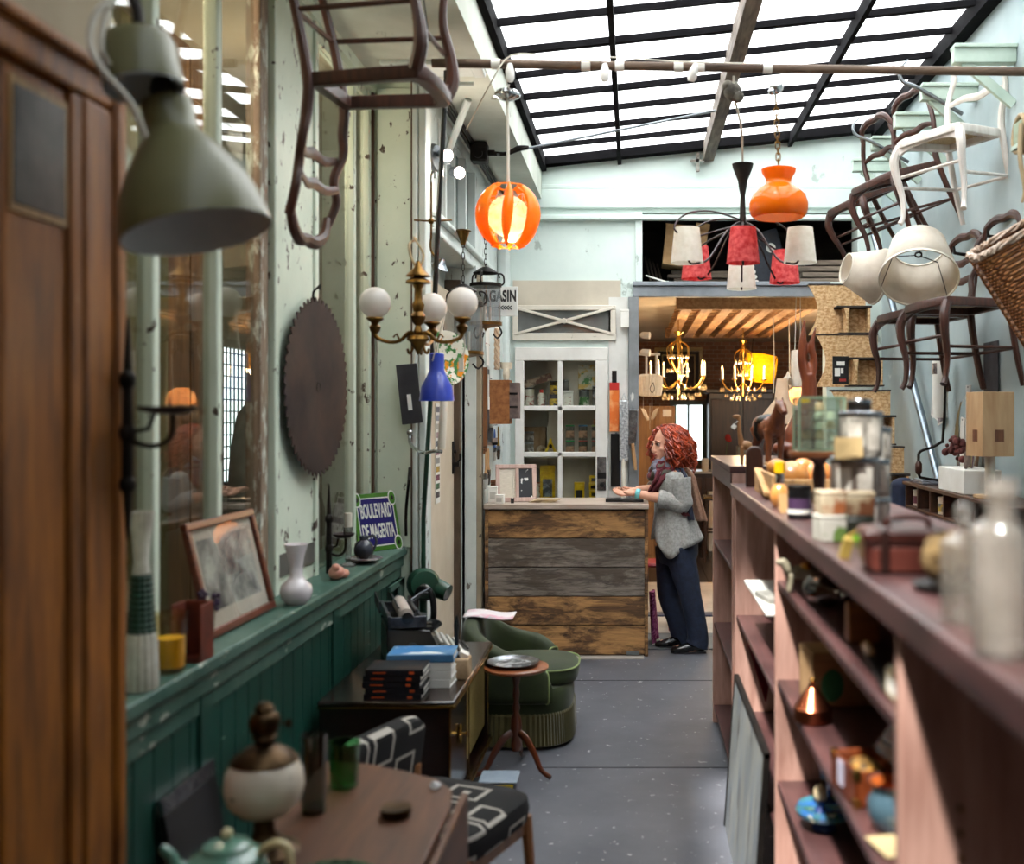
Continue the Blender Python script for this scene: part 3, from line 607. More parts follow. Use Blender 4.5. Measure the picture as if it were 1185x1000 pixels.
# dried lavender
t=T('lavender_sprig','dried purple lavender sprig standing beside the framed engraving','dried flower',(-1.262,3.09,SZ)); m=MB(); m2=MB()
for k in range(5):
    a=V((RND.uniform(-.02,.02),RND.uniform(-.02,.02),0)); e=a*2+V((.01*k-.02,.0,.16+.02*RND.random())); m.tube([a*.2,e],.0015,5)
    for q in range(6): m2.ball(e+V((RND.uniform(-.006,.006),RND.uniform(-.006,.006),-.008*q)),.007,6)
ob('stem',m,surf('dry_stem','6f6a50',rough=.9,bmp=0),t); ob('flower_head',m2,surf('dry_lavender','53405c','3a2d40',rough=.9),t)
# white milk-glass vase
solo('milk_glass_vase',MB().lathe([(.0,0),(.035,0),(.052,.018),(.06,.045),(.055,.07),(.034,.09),(.024,.105),(.024,.14),(.030,.18),(.044,.225),(.041,.226),(.024,.18),(.018,.14)],c=(-1.275,3.90,SZ),n=36,cap=False),surf('milk_glass','e6dfe2','d8d0d4',rough=.15,coat=.5,bmp=0),'white milk glass vase with round belly and flared neck','vase')
# jug, tray, glass candle-holder
t=T('pewter_jug','blue grey round jug on a dark dish on the sill','jug',(-1.30,4.97,SZ+.022))
ob('body',MB().lathe([(0,0),(.03,0),(.046,.025),(.047,.05),(.036,.075),(.02,.09),(.024,.108),(.021,.108),(.016,.09)],n=28,cap=False),surf('slate_glaze','3d4250','23262e',scale=5,rough=.2,coat=.5,bmp=0),t)
ob('handle',MB().tube([(.016,.016,.10),(.04,.02,.108),(.055,.02,.08),(.044,.014,.04)],.006),MATS['slate_glaze'],t)
solo('dark_dish',MB().lathe([(0,.004),(.055,.006),(.088,.022),(.085,.025),(.05,.01),(0,.009)],c=(-1.30,4.97,SZ+.001),n=30,cap=False),surf('brown_glaze','2e211b','48352a',rough=.2,coat=.4),'dark brown glazed dish under the blue grey jug','dish',solid=.003)
t=T('glass_candlestick','pale glass candlestick beside the dark dish on the sill','candlestick',(-1.345,4.86,SZ))
ob('column',MB().lathe([(0,0),(.035,0),(.035,.01),(.012,.02),(.016,.08),(.012,.15),(.022,.17),(.022,.185),(0,.185)],n=20),pane('frosted_glass','d3d6d4',.08,.6,.2,.3,'c9cbc8'),t)
ob('candle',MB().cyl((0,0,.185),(0,0,.25),.018,n=16),ivory,t)
# shell-pink figurine
solo('pink_shell',MB().ball((-1.29,4.48,SZ+.03),(.035,.045,.03),12).ball((-1.27,4.52,SZ+.02),(.025,.03,.02),10).ball((-1.285,4.45,SZ+.055),(.018,.02,.018),10),surf('shell_pink','d79a86','b87360',scale=14,rough=.4),'pink shell ornament at the foot of the iron sconce','ornament')
# saw blade
a=[];nt_=52
for i in range(nt_):
    q=2*PI*i/nt_; q2=2*PI*(i+.55)/nt_; q3=2*PI*(i+.8)/nt_
    a+=[(.362*math.cos(q),.362*math.sin(q)),(.386*math.cos(q2),.386*math.sin(q2)),(.386*math.cos(q3),.386*math.sin(q3))]
nn=V((1,-.05,.0)).normalized(); uu=V((0,0,1)); rr=uu.cross(nn)
t=T('saw_blade','large round rusted saw blade hung on the mint post','saw blade',at(368,448,4.48),rot=Matrix((rr,uu,nn)).transposed().to_euler())
ob('disc',MB().prism(a,.004,Matrix.Translation((0,0,-.002))),rust,t); 
ob('hub_hole',MB().lathe([(.019,-.004),(.022,-.004),(.022,.004),(.019,.004),(.019,-.004)],n=20,cap=False),iron,t)
ob('hanging_hook',MB().tube([(0,.37,-.02),(0,.41,-.02),(.01,.43,-.005),(0,.44,.01),(-.01,.42,.012)],.005),iron,t)
# street sign
enb=surf('enamel_blue','241f63','2b2670',scale=2,rough=.18,coat=.6,bmp=0); eng_=surf('enamel_green','3f6f25','4c7d2c',scale=3,rough=.2,coat=.6,bmp=0,chip=('2a1d16',16,.76,(1,1,1))); enw=surf('enamel_white','e9e8e2','dfded8',rough=.2,coat=.5,bmp=0)
pa=V((-1.412,5.31,SZ)); pb=V((-1.245,5.545,SZ)); xx=(pb-pa).normalized(); upv=V((-.055,.045,.30)); upv=(upv-xx*upv.dot(xx)).normalized(); nn=xx.cross(upv)
t=T('street_sign','blue and green enamel street sign leaning on the sill','sign',(pa+pb)/2,rot=Matrix((xx,upv,nn)).transposed().to_euler())
w=(pb-pa).length; h=.305
ob('plate',MB().bb((-w/2,0,-.006),(w/2,h,.004)),eng_,t,bev=.003)
ob('blue_field',MB().bb((-w/2+.026,.028,.004),(w/2-.026,h-.028,.0065)),enb,t)
m=MB()
for lo,hi in (((-w/2+.022,.024),(w/2-.022,.03)),((-w/2+.022,h-.03),(w/2-.022,h-.024)),((-w/2+.022,.024),(-w/2+.027,h-.024)),((w/2-.027,.024),(w/2-.022,h-.024))): m.bb((lo[0],lo[1],.004),(hi[0],hi[1],.0068))
ob('white_border',m,enw,t)
for x in(-1,1):
    for y in (.032,h-.032):
        c=(x*(w/2-.026),y,.0068); S=Matrix.Translation(V(c))@Matrix.Diagonal((.62,1,1,1))
        def disc(r,z0,z1,n=24):
            q=MB(); q.M=S; return q.lathe([(0,z0),(r,z0),(r,z1),(0,z1)],n=n)
        ob('corner_disc',disc(.041,0,.002),enw,t); ob('corner_fill',disc(.033,.002,.0035),eng_,t); ob('screw',disc(.012,.0035,.008,12),iron,t)
text('lettering','BOULEVARD',enw,t,(0,.207,.007),(0,0,0),.105,.0012,.0022,.345,space=1.02)
text('lettering','DE MAGENTA',enw,t,(-.003,.100,.007),(0,0,0),.105,.0012,.0022,.325,space=1.0)

# ---------------------------------------------------------------- lamps and things hung along the window side
glob=translucent('opal_globe','f0eae4','e6dfd8',.35,.2,4)
t=T('gas_chandelier','brass gas chandelier with three frosted globes and scrolled arms','chandelier',at(484,361,4.5)); B=t.location
ob('stem',MB().lathe([(.012,-.10),(.02,-.085),(.012,-.06),(.03,-.04),(.034,-.02),(.022,.0),(.028,.03),(.018,.05),(.016,.10),(.028,.12),(.055,.125),(.052,.135),(.02,.15),(.012,.19)],n=20),brass,t)
ob('finial',MB().lathe([(.0,-.19),(.012,-.17),(.03,-.135),(.05,-.12),(.045,-.105),(.01,-.095)],n=20),brass,t)
for i,(px,py) in enumerate(((434,357),(535,355),(500,372))):
    e=at(px,py,4.5 if i<2 else 4.72)-B; d=V((e.x,e.y,0))
    m=MB(); m.tube([(0,0,-.11),d*.2+V((0,0,-.09)),d*.42+V((0,0,-.125)),d*.7+V((0,0,-.13)),d*.96+V((0,0,-.11)),d+V((0,0,-.085))],[.012,.01,.008,.008,.009,.012]); m.tube([d*.2+V((0,0,-.09)),d*.12+V((0,0,-.15)),d*.2+V((0,0,-.18)),d*.25+V((0,0,-.16))],.006); m.tube([d*.42+V((0,0,-.125)),d*.5+V((0,0,-.095)),d*.58+V((0,0,-.11))],.005)
    a=ob('arm',m,brass,t)
    ob('gallery',MB().lathe([(.008,-.095),(.02,-.085),(.026,-.065),(.012,-.05),(.038,-.03),(.036,-.024),(.01,-.03)],c=d,n=18),brass,a)
    ob('globe',MB().ball(d+V((0,0,.04)),.068,24),glob,t)
    m=MB(); m.tube([d+V((.005,0,-.07)),d+V((.012,0,-.16)),d+V((.0,.01,-.2))],.003); 
    if i==1: m.bb((d.x-.014,d.y-.008,-.26),(d.x+.006,d.y+.008,-.2))
    ob('wire',m,cord if i!=1 else cord,a)
m=MB(); m.tube([(.0,0,.18),(-.03,.0,.235),(-.045,.03,.30),(-.04,.16,.34)],.006); m.tube([(.0,0,.18),(.02,.02,.25),(-.03,.06,.33),(-.04,.16,.34)],.005); ob('hanging_rope',m,surf('hemp_rope','b09a78',rough=.9),t)
ob('canopy_cup',MB().lathe([(.055,.155),(.045,.165),(.02,.19),(.008,.22)],n=18,cap=False),brass,t)
# glass lanterns under the cornice
def lantern(label,p,r,h,drop):
    t=T('hall_lantern',label,'lantern',p)
    ob('glass',MB().lathe([(r,-h),(r,0)],n=32,cap=False),pane('lantern_glass','d9dcdf',.12,.7,.02,.12,'c5c9cc'),t)
    ob('rim',MB().lathe([(r*.9,-.012),(r*1.06,-.012),(r*1.06,.01),(r*.9,.012)],n=28),iron,t)
    ob('base',MB().lathe([(0,-h-.05),(.01,-h-.03),(r*.5,-h-.02),(r*1.08,-h-.008),(r*1.08,-h+.012),(r*.8,-h+.012)],n=28),brass,t)
    for k in range(3):
        q=2*PI*k/3+.4; c=V((math.cos(q),math.sin(q),0))
        ob('scroll',MB().tube([c*r+V((0,0,0)),c*r*1.25+V((0,0,.02)),c*r*1.2+V((0,0,.07)),c*r*.9+V((0,0,.08)),c*r*.95+V((0,0,.05))],.006,7),iron,t)
        ob('scroll',MB().tube([c*r*.8+V((0,0,-h)),c*r*1.1+V((0,0,-h-.05)),c*r*.8+V((0,0,-h-.09)),c*r*.5+V((0,0,-h-.06))],.006,7),iron,t)
        ob('candle_tube',MB().cyl(c*r*.3+V((0,0,-h)),c*r*.3+V((0,0,-h*.55)),.01,n=10),ivory,t)
    ob('smoke_bell',MB().lathe([(.02,.12),(.05,.105),(.085,.08),(.083,.077),(.04,.1)],n=22,cap=False),iron,t)
    m=MB(); n=int(drop/.035)
    for k in range(n):
        z=.1+k*.035; a=V((.007,0,0)) if k%2 else V((0,.007,0))
        m.tube([a+V((0,0,z)),a+V((0,0,z+.036)),-a+V((0,0,z+.036)),-a+V((0,0,z)),a+V((0,0,z))],.0022,5)
    ob('hanging_chain',m,iron,t); ob('ceiling_cup',MB().lathe([(.0,drop+.02),(.012,drop+.02),(.04,drop+.10),(.05,drop+.105),(.045,drop+.11),(0,drop+.1)],n=20),brass,t)
    return t
lantern('large clear glass lantern on a chain under the pale cornice',at(536,352,6.3),.115,.30,.34)
lantern('slimmer glass lantern hung in front of the lettered sign',at(562,330,6.9),.10,.26,.28)
t=T('gas_wall_lamp','dusty brass gas lamp hung under the cornice above the blue lamp','lamp',at(499,268,5.45))
m=MB(); m.tube([(0,0,.26),(0,0,.0),(.0,0,-.1),(.05,.02,-.16)],.006); m.tube([(-.09,0,.06),(0,0,.055),(.1,.05,.07)],.005); ob('bracket',m,brass,t)
ob('hanging_hook',MB().tube([(0,0,.22),(0,0,.30),(.02,.0,.315),(.02,0,.28)],.006),chrome,t)
ob('bell',MB().lathe([(.012,.0),(.02,-.02),(.05,-.05),(.048,-.052),(.015,-.02)],c=(.06,.02,-.14),n=20,axis=(.5,-.2,1),cap=False),silver,t); ob('valve',MB().ball((.0,0,.055),.016),brass,t)
# paired spotlights high on the pale post
t=T('wall_spotlight','grey twin spotlight with two lit heads high on the pale post','spotlight',at(501,183,5.80))
ob('backplate',MB().lathe([(0,0),(.075,0),(.08,.012),(.07,.03),(0,.032)],n=28,axis=(1,-.25,0)),steel,t)
for k,(px,py) in enumerate(((518,180),(532,200))):
    h=at(px,py,5.72+.12*k)-t.location; d=V((.6,-.75,-.25)).normalized()
    hd=ob('spot_head',MB().lathe([(.012,-.09),(.03,-.075),(.036,0),(.033,.0),(.028,-.06)],c=h,n=20,axis=d,cap=False),steel,t)
    ob('bulb',MB().lathe([(0,.004),(.02,.0),(.03,-.012),(0,-.02)],c=h,n=18,axis=d),emis('spot_glow','ffe3d0',40),hd)
    ob('arm',MB().tube([(.01,0,.03-.06*k),h*.6+V((0,0,.02)),h-d*.08],.008),steel,t)
    lamp('spot_light_source',t.location+h+d*.03,2,(1,.86,.72),.03)
# pole of an old treadle drill
t=T('drill_stand','tall dark green pole with cast base housing and hose','stand',at(490,690,5.45)); B=t.location
gm=surf('drill_green','1d4a38','143427',scale=6,rough=.35,coat=.2)
hx=at(490,676,5.45)-B
ob('housing',MB().lathe([(.03,-.07),(.07,-.065),(.085,-.03),(.085,.03),(.07,.065),(.03,.07)],c=hx,n=26,axis=(.35,-1,.1)),gm,t)
ob('housing_cap',MB().lathe([(0,-.05),(.04,-.045),(.05,0),(.045,.07),(0,.08)],c=hx+V((.07,.0,-.02)),n=20,axis=(1,-.3,-.4)),gm,t)
ob('hose',MB().tube([hx+V((-.02,-.08,-.16)),hx+V((-.02,-.08,-.05)),hx+V((.02,-.085,.0)),hx+V((.06,-.085,-.04)),hx+V((.07,-.08,-.13)),hx+V((.06,-.07,-.2))],.016,10),black,t)
ob('pole',MB().tube([hx+V((.0,0,.06)),at(490,600,5.43)-B,at(499,450,5.40)-B],.012,10),gm,t)
ob('upper_pole',MB().tube([at(499,450,5.40)-B,at(507,260,5.36)-B,at(515,120,5.33)-B,at(516,82,5.33)-B],[.014,.013,.012,.012],10),black,t)
ob('column',MB().tube([hx+V((0,0,-.06)),V((-.0,0,-B.z+.05))+hx*0],.02,10),gm,t)
ob('foot',MB().lathe([(0,0),(.16,0),(.16,.012),(.05,.03),(.025,.06),(0,.06)],c=(0,0,-B.z),n=24),gm,t)
# chrome bracket arm
t=T('bracket_arm','bent chrome bracket arm with flex running down the pale post','bracket',at(474,505,5.56)); B=t.location
ob('arm',MB().tube([V((0,0,0)),at(476,515,5.5)-B,at(489,524,5.35)-B,at(503,522,5.31)-B,at(512,523,5.31)-B],.010,10),chrome,t); ob('mount',MB().ball((0,0,.02),.018),chrome,t)
ob('flex_cord',MB().tube([at(474,515,6.2)-B,at(474,545,5.57)-B,at(470,590,5.57)-B,at(470,620,5.57)-B],.008),iron,t)
# blue pendant, dark card, candle, painted plate
t=T('blue_lamp','small cobalt blue enamel lamp shade hung by the green pole','lamp',at(505.5,464,5.08))
bl_=surf('cobalt_enamel','2b45b8','2238a0',scale=3,rough=.3,coat=.4,bmp=0)
ob('shade',MB().lathe([(.028,.235),(.036,.23),(.036,.15),(.05,.12),(.075,.07),(.086,.0),(.083,.0),(.06,.08)],n=32,cap=False),bl_,t); ob('bulb',MB().ball((0,0,.05),.03),ivory,t); ob('hanging_cord',MB().tube([(0,0,.23),(.01,0,.31),(.03,.03,.42),(-.02,.1,.45)],.005),cord,t)
m=MB(); m.M=Matrix.Translation(at(474,457,5.54))@Euler((rad(4),rad(-6),rad(12))).to_matrix().to_4x4(); m.bb((-.055,-.006,-.155),(.055,.006,.165)); t=solo('sample_card',m,surf('charcoal_card','2c2b30','3a383c',rough=.6),'charcoal hanging card with a small white label','card',bev=.003)
o=ob('label',MB().box((-.0,-.05,.12),(.022,.004,.085),(0,rad(-6),rad(12))),paper,t); o.location=(.005,.03,.0); ob('hanging_loop',MB().tube([(.02,0,.32),(.03,0,.38),(.03,.01,.46)],.003),cord,t)
solo('white_candle',MB().lathe([(0,0),(.02,0),(.02,.34),(.012,.36),(.004,.37),(.003,.39)],c=at(511,521,5.31)+V((0,0,.006)),n=16,axis=(.05,0,1)),ivory,'long white candle standing upright on the chrome bracket arm','candle')
t=T('painted_plate','colourful painted plate with green and orange brush marks','plate',at(514,415,5.95),rot=rotm((0,0,1),(.72,-.7,.1)))
pl=surf('painted_glaze','e7e2d0','3f7a3c',scale=16,det=3,rough=.25,coat=.5,lo=.52,hi=.56,bmp=0,chip=('e08a1e',13,.58,(1,1,1)))
ob('plate',MB().lathe([(0,0),(.09,.002),(.13,.018),(.16,.022),(.158,.026),(.125,.023),(.09,.008),(0,.006)],n=36),pl,t); ob('hanging_wire',MB().tube([(0,.15,-.004),(0,.22,-.01)],.002),iron,t)
# colour chart on the cream door
t=T('colour_chart','long paint colour chart pinned on the cream door','chart',V((-1.232,6.46,1.13)))
ob('sheet',MB().bb((0,-.07,0),(.004,.07,.62)),paper,t)
cols=['6b6a72','8c8a90','b0a79a','a98a88','3a3a44','7a2f48','8e8b84','b38f2a','6b2a44','2f5a34','2a2734']
for k,c in enumerate(cols): ob('swatch',MB().bb((.004,-.055,.565-k*.053),(.006,.045,.6-k*.053)),surf('swatch_'+c,c,c,rough=.5,bmp=0),t)
# lettered shop sign
t=T('shop_sign','white enamel sign lettered in black with a feathered arrow','sign',at(571,349,7.3))
w=.31
ob('plate',MB().bb((-w+.16,-.006,-.105),(.172,.006,.105)),enw,t,bev=.003)
blk=surf('sign_black','16161a','1c1c20',rough=.3,bmp=0)
text('lettering','MAGASIN',blk,t,(.02,-.0065,.035),(PI/2,0,0),.105,.001,.0045,.60,space=1.06)
m=MB(); m.bb((-.11,-.008,-.046),(.03,-.0065,-.042))
for k in range(5):
    x=.03+k*.02
    for s in(-1,1): m.bar((x,-.0072,-.044+.0*s),(x+.022,-.0072,-.044+s*.014),.0016,.007,(0,0,1))
m.prism([(-.13,-.044),(-.105,-.034),(-.105,-.054)],.002,Matrix(((1,0,0,0),(0,0,-1,-.0065),(0,1,0,0),(0,0,0,1))))
ob('arrow',m,blk,t); ob('wall_mount',MB().bb((-.17,-.004,-.09),(-.14,.004,.09)),iron,t)
# ---------------------------------------------------------------- radio cabinet and what stands on it
lacq=wood('black_lacquer','120a08','2a1610','x',3,.18,.6,.03,6)
CX=-.70; C0=4.02; C1=5.09; CT=.567
t=T('radio_cabinet','low dark lacquered radio cabinet with brass edging against the green panelling','cabinet',(-.97,(C0+C1)/2,0))
W=lambda lo,hi:MB().bb(lo,hi)
ob('top',W((-1.235,C0,CT-.022),(CX,C1,CT)),lacq,t,bev=.008,world=True)
ob('side_panel',W((-1.23,C0+.012,.09),(CX-.02,C0+.035,CT-.022)),lacq,t,world=True,bev=.003)
ob('side_panel',W((-1.23,C1-.035,.09),(CX-.02,C1-.012,CT-.022)),lacq,t,world=True,bev=.003)
ob('back_panel',W((-1.23,C0+.03,.09),(-1.21,C1-.03,CT-.022)),lacq,t,world=True)
ob('bottom_panel',W((-1.23,C0+.012,.09),(CX-.005,C1-.012,.115)),lacq,t,world=True,bev=.003)
ob('divider',W((-1.21,4.48,.115),(CX-.03,4.50,CT-.022)),lacq,t,world=True)
ob('speaker_cloth',W((CX-.05,4.50,.17),(CX-.035,C1-.03,CT-.03)),surf('gold_cloth','8f7a3a','6d5a28',scale=160,det=1,rough=.7,bmp=.4),t,world=True)
dd=ob('door',W((CX-.045,C0+.04,.13),(CX-.025,4.475,CT-.03)),lacq,t,world=True,bev=.004)
m=MB(); m.lathe([(0,0),(.02,.002),(.022,.006),(.006,.012),(.006,.03),(.014,.036),(0,.042)],c=(CX-.025,4.26,.37),n=18,axis=(1,0,0)); 
for s in(-1,1): m.tube([(CX-.02,4.26,.37),(CX-.018,4.26,.37+s*.04)],[.009,.004]); m.tube([(CX-.02,4.26,.37),(CX-.018,4.26+s*.03,.37)],[.007,.003])
o=ob('handle',m,gold,dd,world=True)
m=MB()
for a,b in (((-1.232,C0,CT-.024),(CX,C0,CT-.024)),((CX,C0,CT-.024),(CX,C1,CT-.024)),((CX-.018,C0+.008,.1),(CX-.018,C0+.008,CT-.02)),((CX-.02,4.49,.12),(CX-.02,4.49,CT-.02)),((CX-.02,C1-.02,.12),(CX-.02,C1-.02,CT-.02)),((CX-.002,C0+.01,.1),(CX-.002,C1-.01,.1))): m.bar(a,b,.006,.006)
ob('brass_edging',m,gold,t,world=True)
for x in (-1.18,CX-.06):
    for y in (C0+.07,C1-.07): ob('leg',MB().cyl((x,y,.09),(x,y,0),.02,.012),lacq,t,world=True)
# typewriter
t=T('typewriter','black antique typewriter with a pale roller and round keys','typewriter',(-.985,4.78,CT),rad(-72))
ty=black; nk=metalm('dull_nickel','6d6f74','3f4146',.4,14)
m=MB(); sec=[(-.17,.0),(.19,.0),(.19,.035),(.06,.06),(.02,.15),(-.17,.17)]
M=Matrix(((0,0,1,-.17),(1,0,0,0),(0,1,0,0),(0,0,0,1)))
m.prism(sec,.012,M); m.prism(sec,.012,Matrix.Translation((.328,0,0))@M); m.bb((-.16,-.17,.0),(.16,-.15,.16)); m.bb((-.16,-.15,.012),(.16,.06,.03)); m.bb((-.17,.18,0),(.17,.2,.03)); m.bb((-.16,-.16,.14),(.16,.0,.155))
ob('body',m,ty,t,bev=.004)
ob('side_boss',MB().lathe([(0,.012),(.022,.006),(.024,0)],c=(-.172,-.06,.08),n=16,axis=(-1,0,0)).lathe([(0,.012),(.022,.006),(.024,0)],c=(.172,-.06,.08),n=16,axis=(1,0,0)),nk,t)
m=MB(); m.bb((-.21,-.17,.185),(.21,-.155,.23)); m.bb((-.21,-.17,.175),(-.195,-.0,.225)); m.bb((.195,-.17,.175),(.21,.0,.225)); m.bb((-.2,-.012,.178),(.2,.0,.195)); m.bb((-.19,-.16,.172),(.19,-.02,.18)); ob('carriage',m,nk,t,bev=.003)
ob('roller',MB().lathe([(0,-.19),(.012,-.19),(.012,-.175),(.032,-.17),(.032,.17),(.012,.175),(.012,.19),(0,.19)],c=(0,-.085,.222),n=26,axis=(1,0,0)),surf('pale_rubber','b7aaa0','a2968c',rough=.7,scale=4),t)
for s in(-1,1): ob('roller_knob',MB().lathe([(0,-.012),(.024,-.01),(.026,.01),(0,.014)],c=(s*.222,-.085,.222),n=18,axis=(s,0,0)),ty,t)
m=MB(); m.bb((-.15,-.20,.235),(.15,-.195,.285)); m.bb((-.19,-.045,.235),(.19,-.038,.25)); m.tube([(-.19,-.12,.262),(.19,-.12,.262)],.004); m.tube([(-.17,-.02,.22),(-.17,.02,.26),(-.17,.05,.262)],.005); ob('paper_rail',m,nk,t)
ob('return_lever',MB().tube([(-.2,-.03,.225),(-.24,.02,.25),(-.25,.07,.27)],[.005,.005,.007]),nk,t)
m=MB()
for k in range(26):
    q=PI*(.14+.72*k/25); m.bar((.115*math.cos(q),.02+.09*math.sin(q)*.8,.15),(.05*math.cos(q),-.02+.03*math.sin(q),.085),.003,.006)
ob('type_basket',m,nk,t)
for s in(-1,1): ob('ribbon_spool',MB().lathe([(0,0),(.035,0),(.035,.004),(.012,.006),(.012,.016),(.035,.018),(.035,.022),(0,.022)],c=(s*.11,.0,.155),n=22),nk,t)
keym=MB().lathe([(0,.004),(.008,.004),(.0095,.002),(.0095,-.002),(0,-.002)],n=12).cyl((0,0,-.002),(0,-.02,-.02),.002,n=5)
key=ob('key',keym,surf('key_top','d6d4cc','bfbdb5',rough=.3,scale=3,bmp=0),t); first=True
for r in range(4):
    for c in range(10):
        k=key if first else key.copy()
        if not first: COL.objects.link(k); k.parent=t
        first=False; k.location=(-.13+c*.028+.007*(r%2),.075+r*.03,.088-r*.014); k.rotation_euler=(rad(-14),0,0)
ob('space_bar',MB().bb((-.08,.195,.034),(.08,.208,.044)),ty,t,bev=.004)
# books
def book(label,c,dims,rz,cover,spine_mark=None,group=None,face=None,pages=paper):
    t=T('book',label,'book',c,rad(rz),group); w,d,h=dims; th=.003
    m=MB(); m.bb((-w/2,-d/2,0),(w/2,d/2,th)); m.bb((-w/2,-d/2,h-th),(w/2,d/2,h)); m.bb((-w/2,-d/2,0),(w/2,-d/2+th,h)); ob('cover',m,cover,t,bev=.0012)
    ob('pages',MB().bb((-w/2+.004,-d/2+th,th),(w/2-.004,d/2-.004,h-th)),pages,t)
    if spine_mark: ob('spine_print',MB().bb((w/2-.055,-d/2-.0006,h*.28),(w/2-.035,-d/2+.0005,h*.72)).bb((-w/2+.03,-d/2-.0006,h*.4),(-w/2+.08,-d/2+.0005,h*.6)),spine_mark,t)
    if face: ob('cover_picture',MB().bb((-w/2+.012,-d/2+.02,h),(w/2-.012,d/2-.01,h+.0006)),face,t)
    return t
bk=surf('black_cover','101014','1b1b22',rough=.35,scale=3,bmp=0); om=surf('orange_print','d5541c','c54a18',rough=.5,bmp=0)
z=CT; ords=['lowest of the black stack','second from the bottom of the black stack','third from the bottom of the black stack','second from the top of the black stack','topmost of the black stack']
for i in range(5):
    h=.023; book('black paperback with orange dots on its spine, '+ords[i],(-.945+.006*math.sin(i*2.1),4.12,z+.0005),(.225,.165,h),2*math.sin(i*1.7),bk,om,'black paperbacks on the radio cabinet',surf('black_cover_print','15151b','52352c',scale=9,rough=.3,bmp=0,lo=.5,hi=.7) if i==4 else None); z+=h+.0008
z=CT; cv=[surf('white_cover','dddcd8','cfcdc8',rough=.4,bmp=0),surf('sky_blue_cover','5f8fb5','3f6f9c',rough=.4,scale=3,bmp=0)]
ords=['lowest of the blue and white stack','second from the bottom of the blue and white stack','second from the top of the blue and white stack']
for i in range(3): book('white paperback with pale spine, '+ords[i],(-.885+.01*math.sin(i*3),4.305,z+.0005),(.27,.17,.034),-2+2*i,cv[0],None,'blue and white paperbacks by the typewriter'); z+=.0348
book('blue paperback with a white and green cover, top of its stack',(-.88,4.305,z+.0005),(.27,.175,.03),3,cv[1],None,'blue and white paperbacks by the typewriter',surf('blue_white_picture','3f7fb8','e3e9ea',scale=5,det=3,rough=.35,bmp=0,lo=.48,hi=.56,chip=('5d9b3f',4,.62,(1,1,1))))
t=T('stone_cube','pale stone cube carrying a dark spindle on the cabinet corner','ornament',(-.745,4.40,CT))
ob('block',MB().bb((-.045,-.045,0),(.045,.045,.085)),surf('travertine','c2a584','9e815f',scale=11,det=8,rough=.7,bmp=.2),t,bev=.006)
ob('spindle',MB().lathe([(0,.085),(.022,.086),(.022,.10),(.01,.11),(.008,.19),(.013,.22),(.004,.26),(0,.262)],n=14,c=(-.012,0,0)),black,t); ob('paper_scrap',MB().box((.018,.0,.097),(.04,.03,.022),(.3,.5,.2)),paper,t)

# ---------------------------------------------------------------- side table with tray
t=T('side_table','small round wine table on a turned tripod stem','table',(-.56,4.88,0))
ta=wood('cherry_wood','6b3418','a05a30','x',3,.3,.35,.05,6)
ob('tabletop',MB().lathe([(0,.475),(.12,.475),(.145,.482),(.152,.49),(.152,.497),(.145,.5),(0,.5)],n=48),ta,t)
tl=wood('dark_cherry','471d0e','7a3b1e','z',3,.3,.35,.05,6)
ob('stem',MB().lathe([(0,.10),(.02,.10),(.026,.13),(.018,.16),(.028,.2),(.024,.25),(.013,.28),(.019,.30),(.012,.33),(.017,.37),(.012,.4),(.02,.44),(.03,.475)],n=24),tl,t)
for k in range(3):
    q=rad(-33+120*k); d=V((math.cos(q),math.sin(q),0))
    ob('leg',MB().tube([d*.01+V((0,0,.19)),d*.06+V((0,0,.165)),d*.11+V((0,0,.10)),d*.15+V((0,0,.035)),d*.205+V((0,0,.012))],[.017,.019,.016,.013,.011],10,flat=.7),tl,t)
t=T('silver_tray','round engraved silver tray lying on the wine table','tray',(-.575,4.89,.5))
ob('plate',MB().lathe([(0,.004),(.09,.004),(.1,.008),(.122,.016),(.124,.019),(.1,.012),(.088,.007),(0,.007)],n=48),silver,t)
ob('engraved_field',MB().lathe([(0,.0072),(.086,.0072),(.086,.0078),(0,.0078)],n=40),surf('engraved_silver','e6e8ec','4c5058',scale=22,det=3,rough=.3,metal=.7,bmp=.3,lo=.44,hi=.56),t)

# ---------------------------------------------------------------- green velvet tub chair
velvet=surf('green_velvet','1e290b','2c3812',scale=7,det=6,rough=.75,sheen=.15,bmp=.1); fr=surf('olive_fringe','574f1e','403b16',scale=5,rough=.8,sheen=.3,bmp=0); pip=surf('pale_piping','8c9a63','7a8a58',rough=.7,bmp=0)
t=T('armchair','low green velvet tub chair with pleated olive skirt','armchair',(-.60,5.48,0))
def dshape(q,rx,ry): 
    c,s=math.cos(q),math.sin(q); e=.62
    return (rx*math.copysign(abs(c)**e,c), ry*math.copysign(abs(s)**e,s))
n=168
rings=[]
for z,g in ((.02,1.03),(.17,1.0),(.185,.98)):
    r=[]
    for k in range(n):
        x,y=dshape(2*PI*k/n,.275*g,.30*g); w=1+(.022 if k%2 else 0)*(1 if z<.18 else .3); r.append(V((x*w,y*w,z)))
    rings.append(r)
ob('pleated_skirt',MB().loft(rings),fr,t,ang=20)
rings=[]
for z,g in ((.175,.99),(.2,1.0),(.28,1.0),(.30,.97)): rings.append([V((*dshape(2*PI*k/48,.275*g,.30*g),z)) for k in range(48)])
ob('seat_base',MB().loft(rings),velvet,t)
rings=[]
for z,g in ((.29,.86),(.30,.97),(.335,1.02),(.375,.98),(.40,.85),(.405,.5)): rings.append([V((x*g+.07,y*g,z)) for x,y in [dshape(2*PI*k/48,.235,.225) for k in range(48)]])
ob('seat_cushion',MB().loft(rings),velvet,t,sub=1)
ob('piping',MB().tube([V((x*1.0+.07,y*1.0,.378)) for x,y in [dshape(2*PI*k/48,.235,.225) for k in range(49)]],.005,6),pip,t)
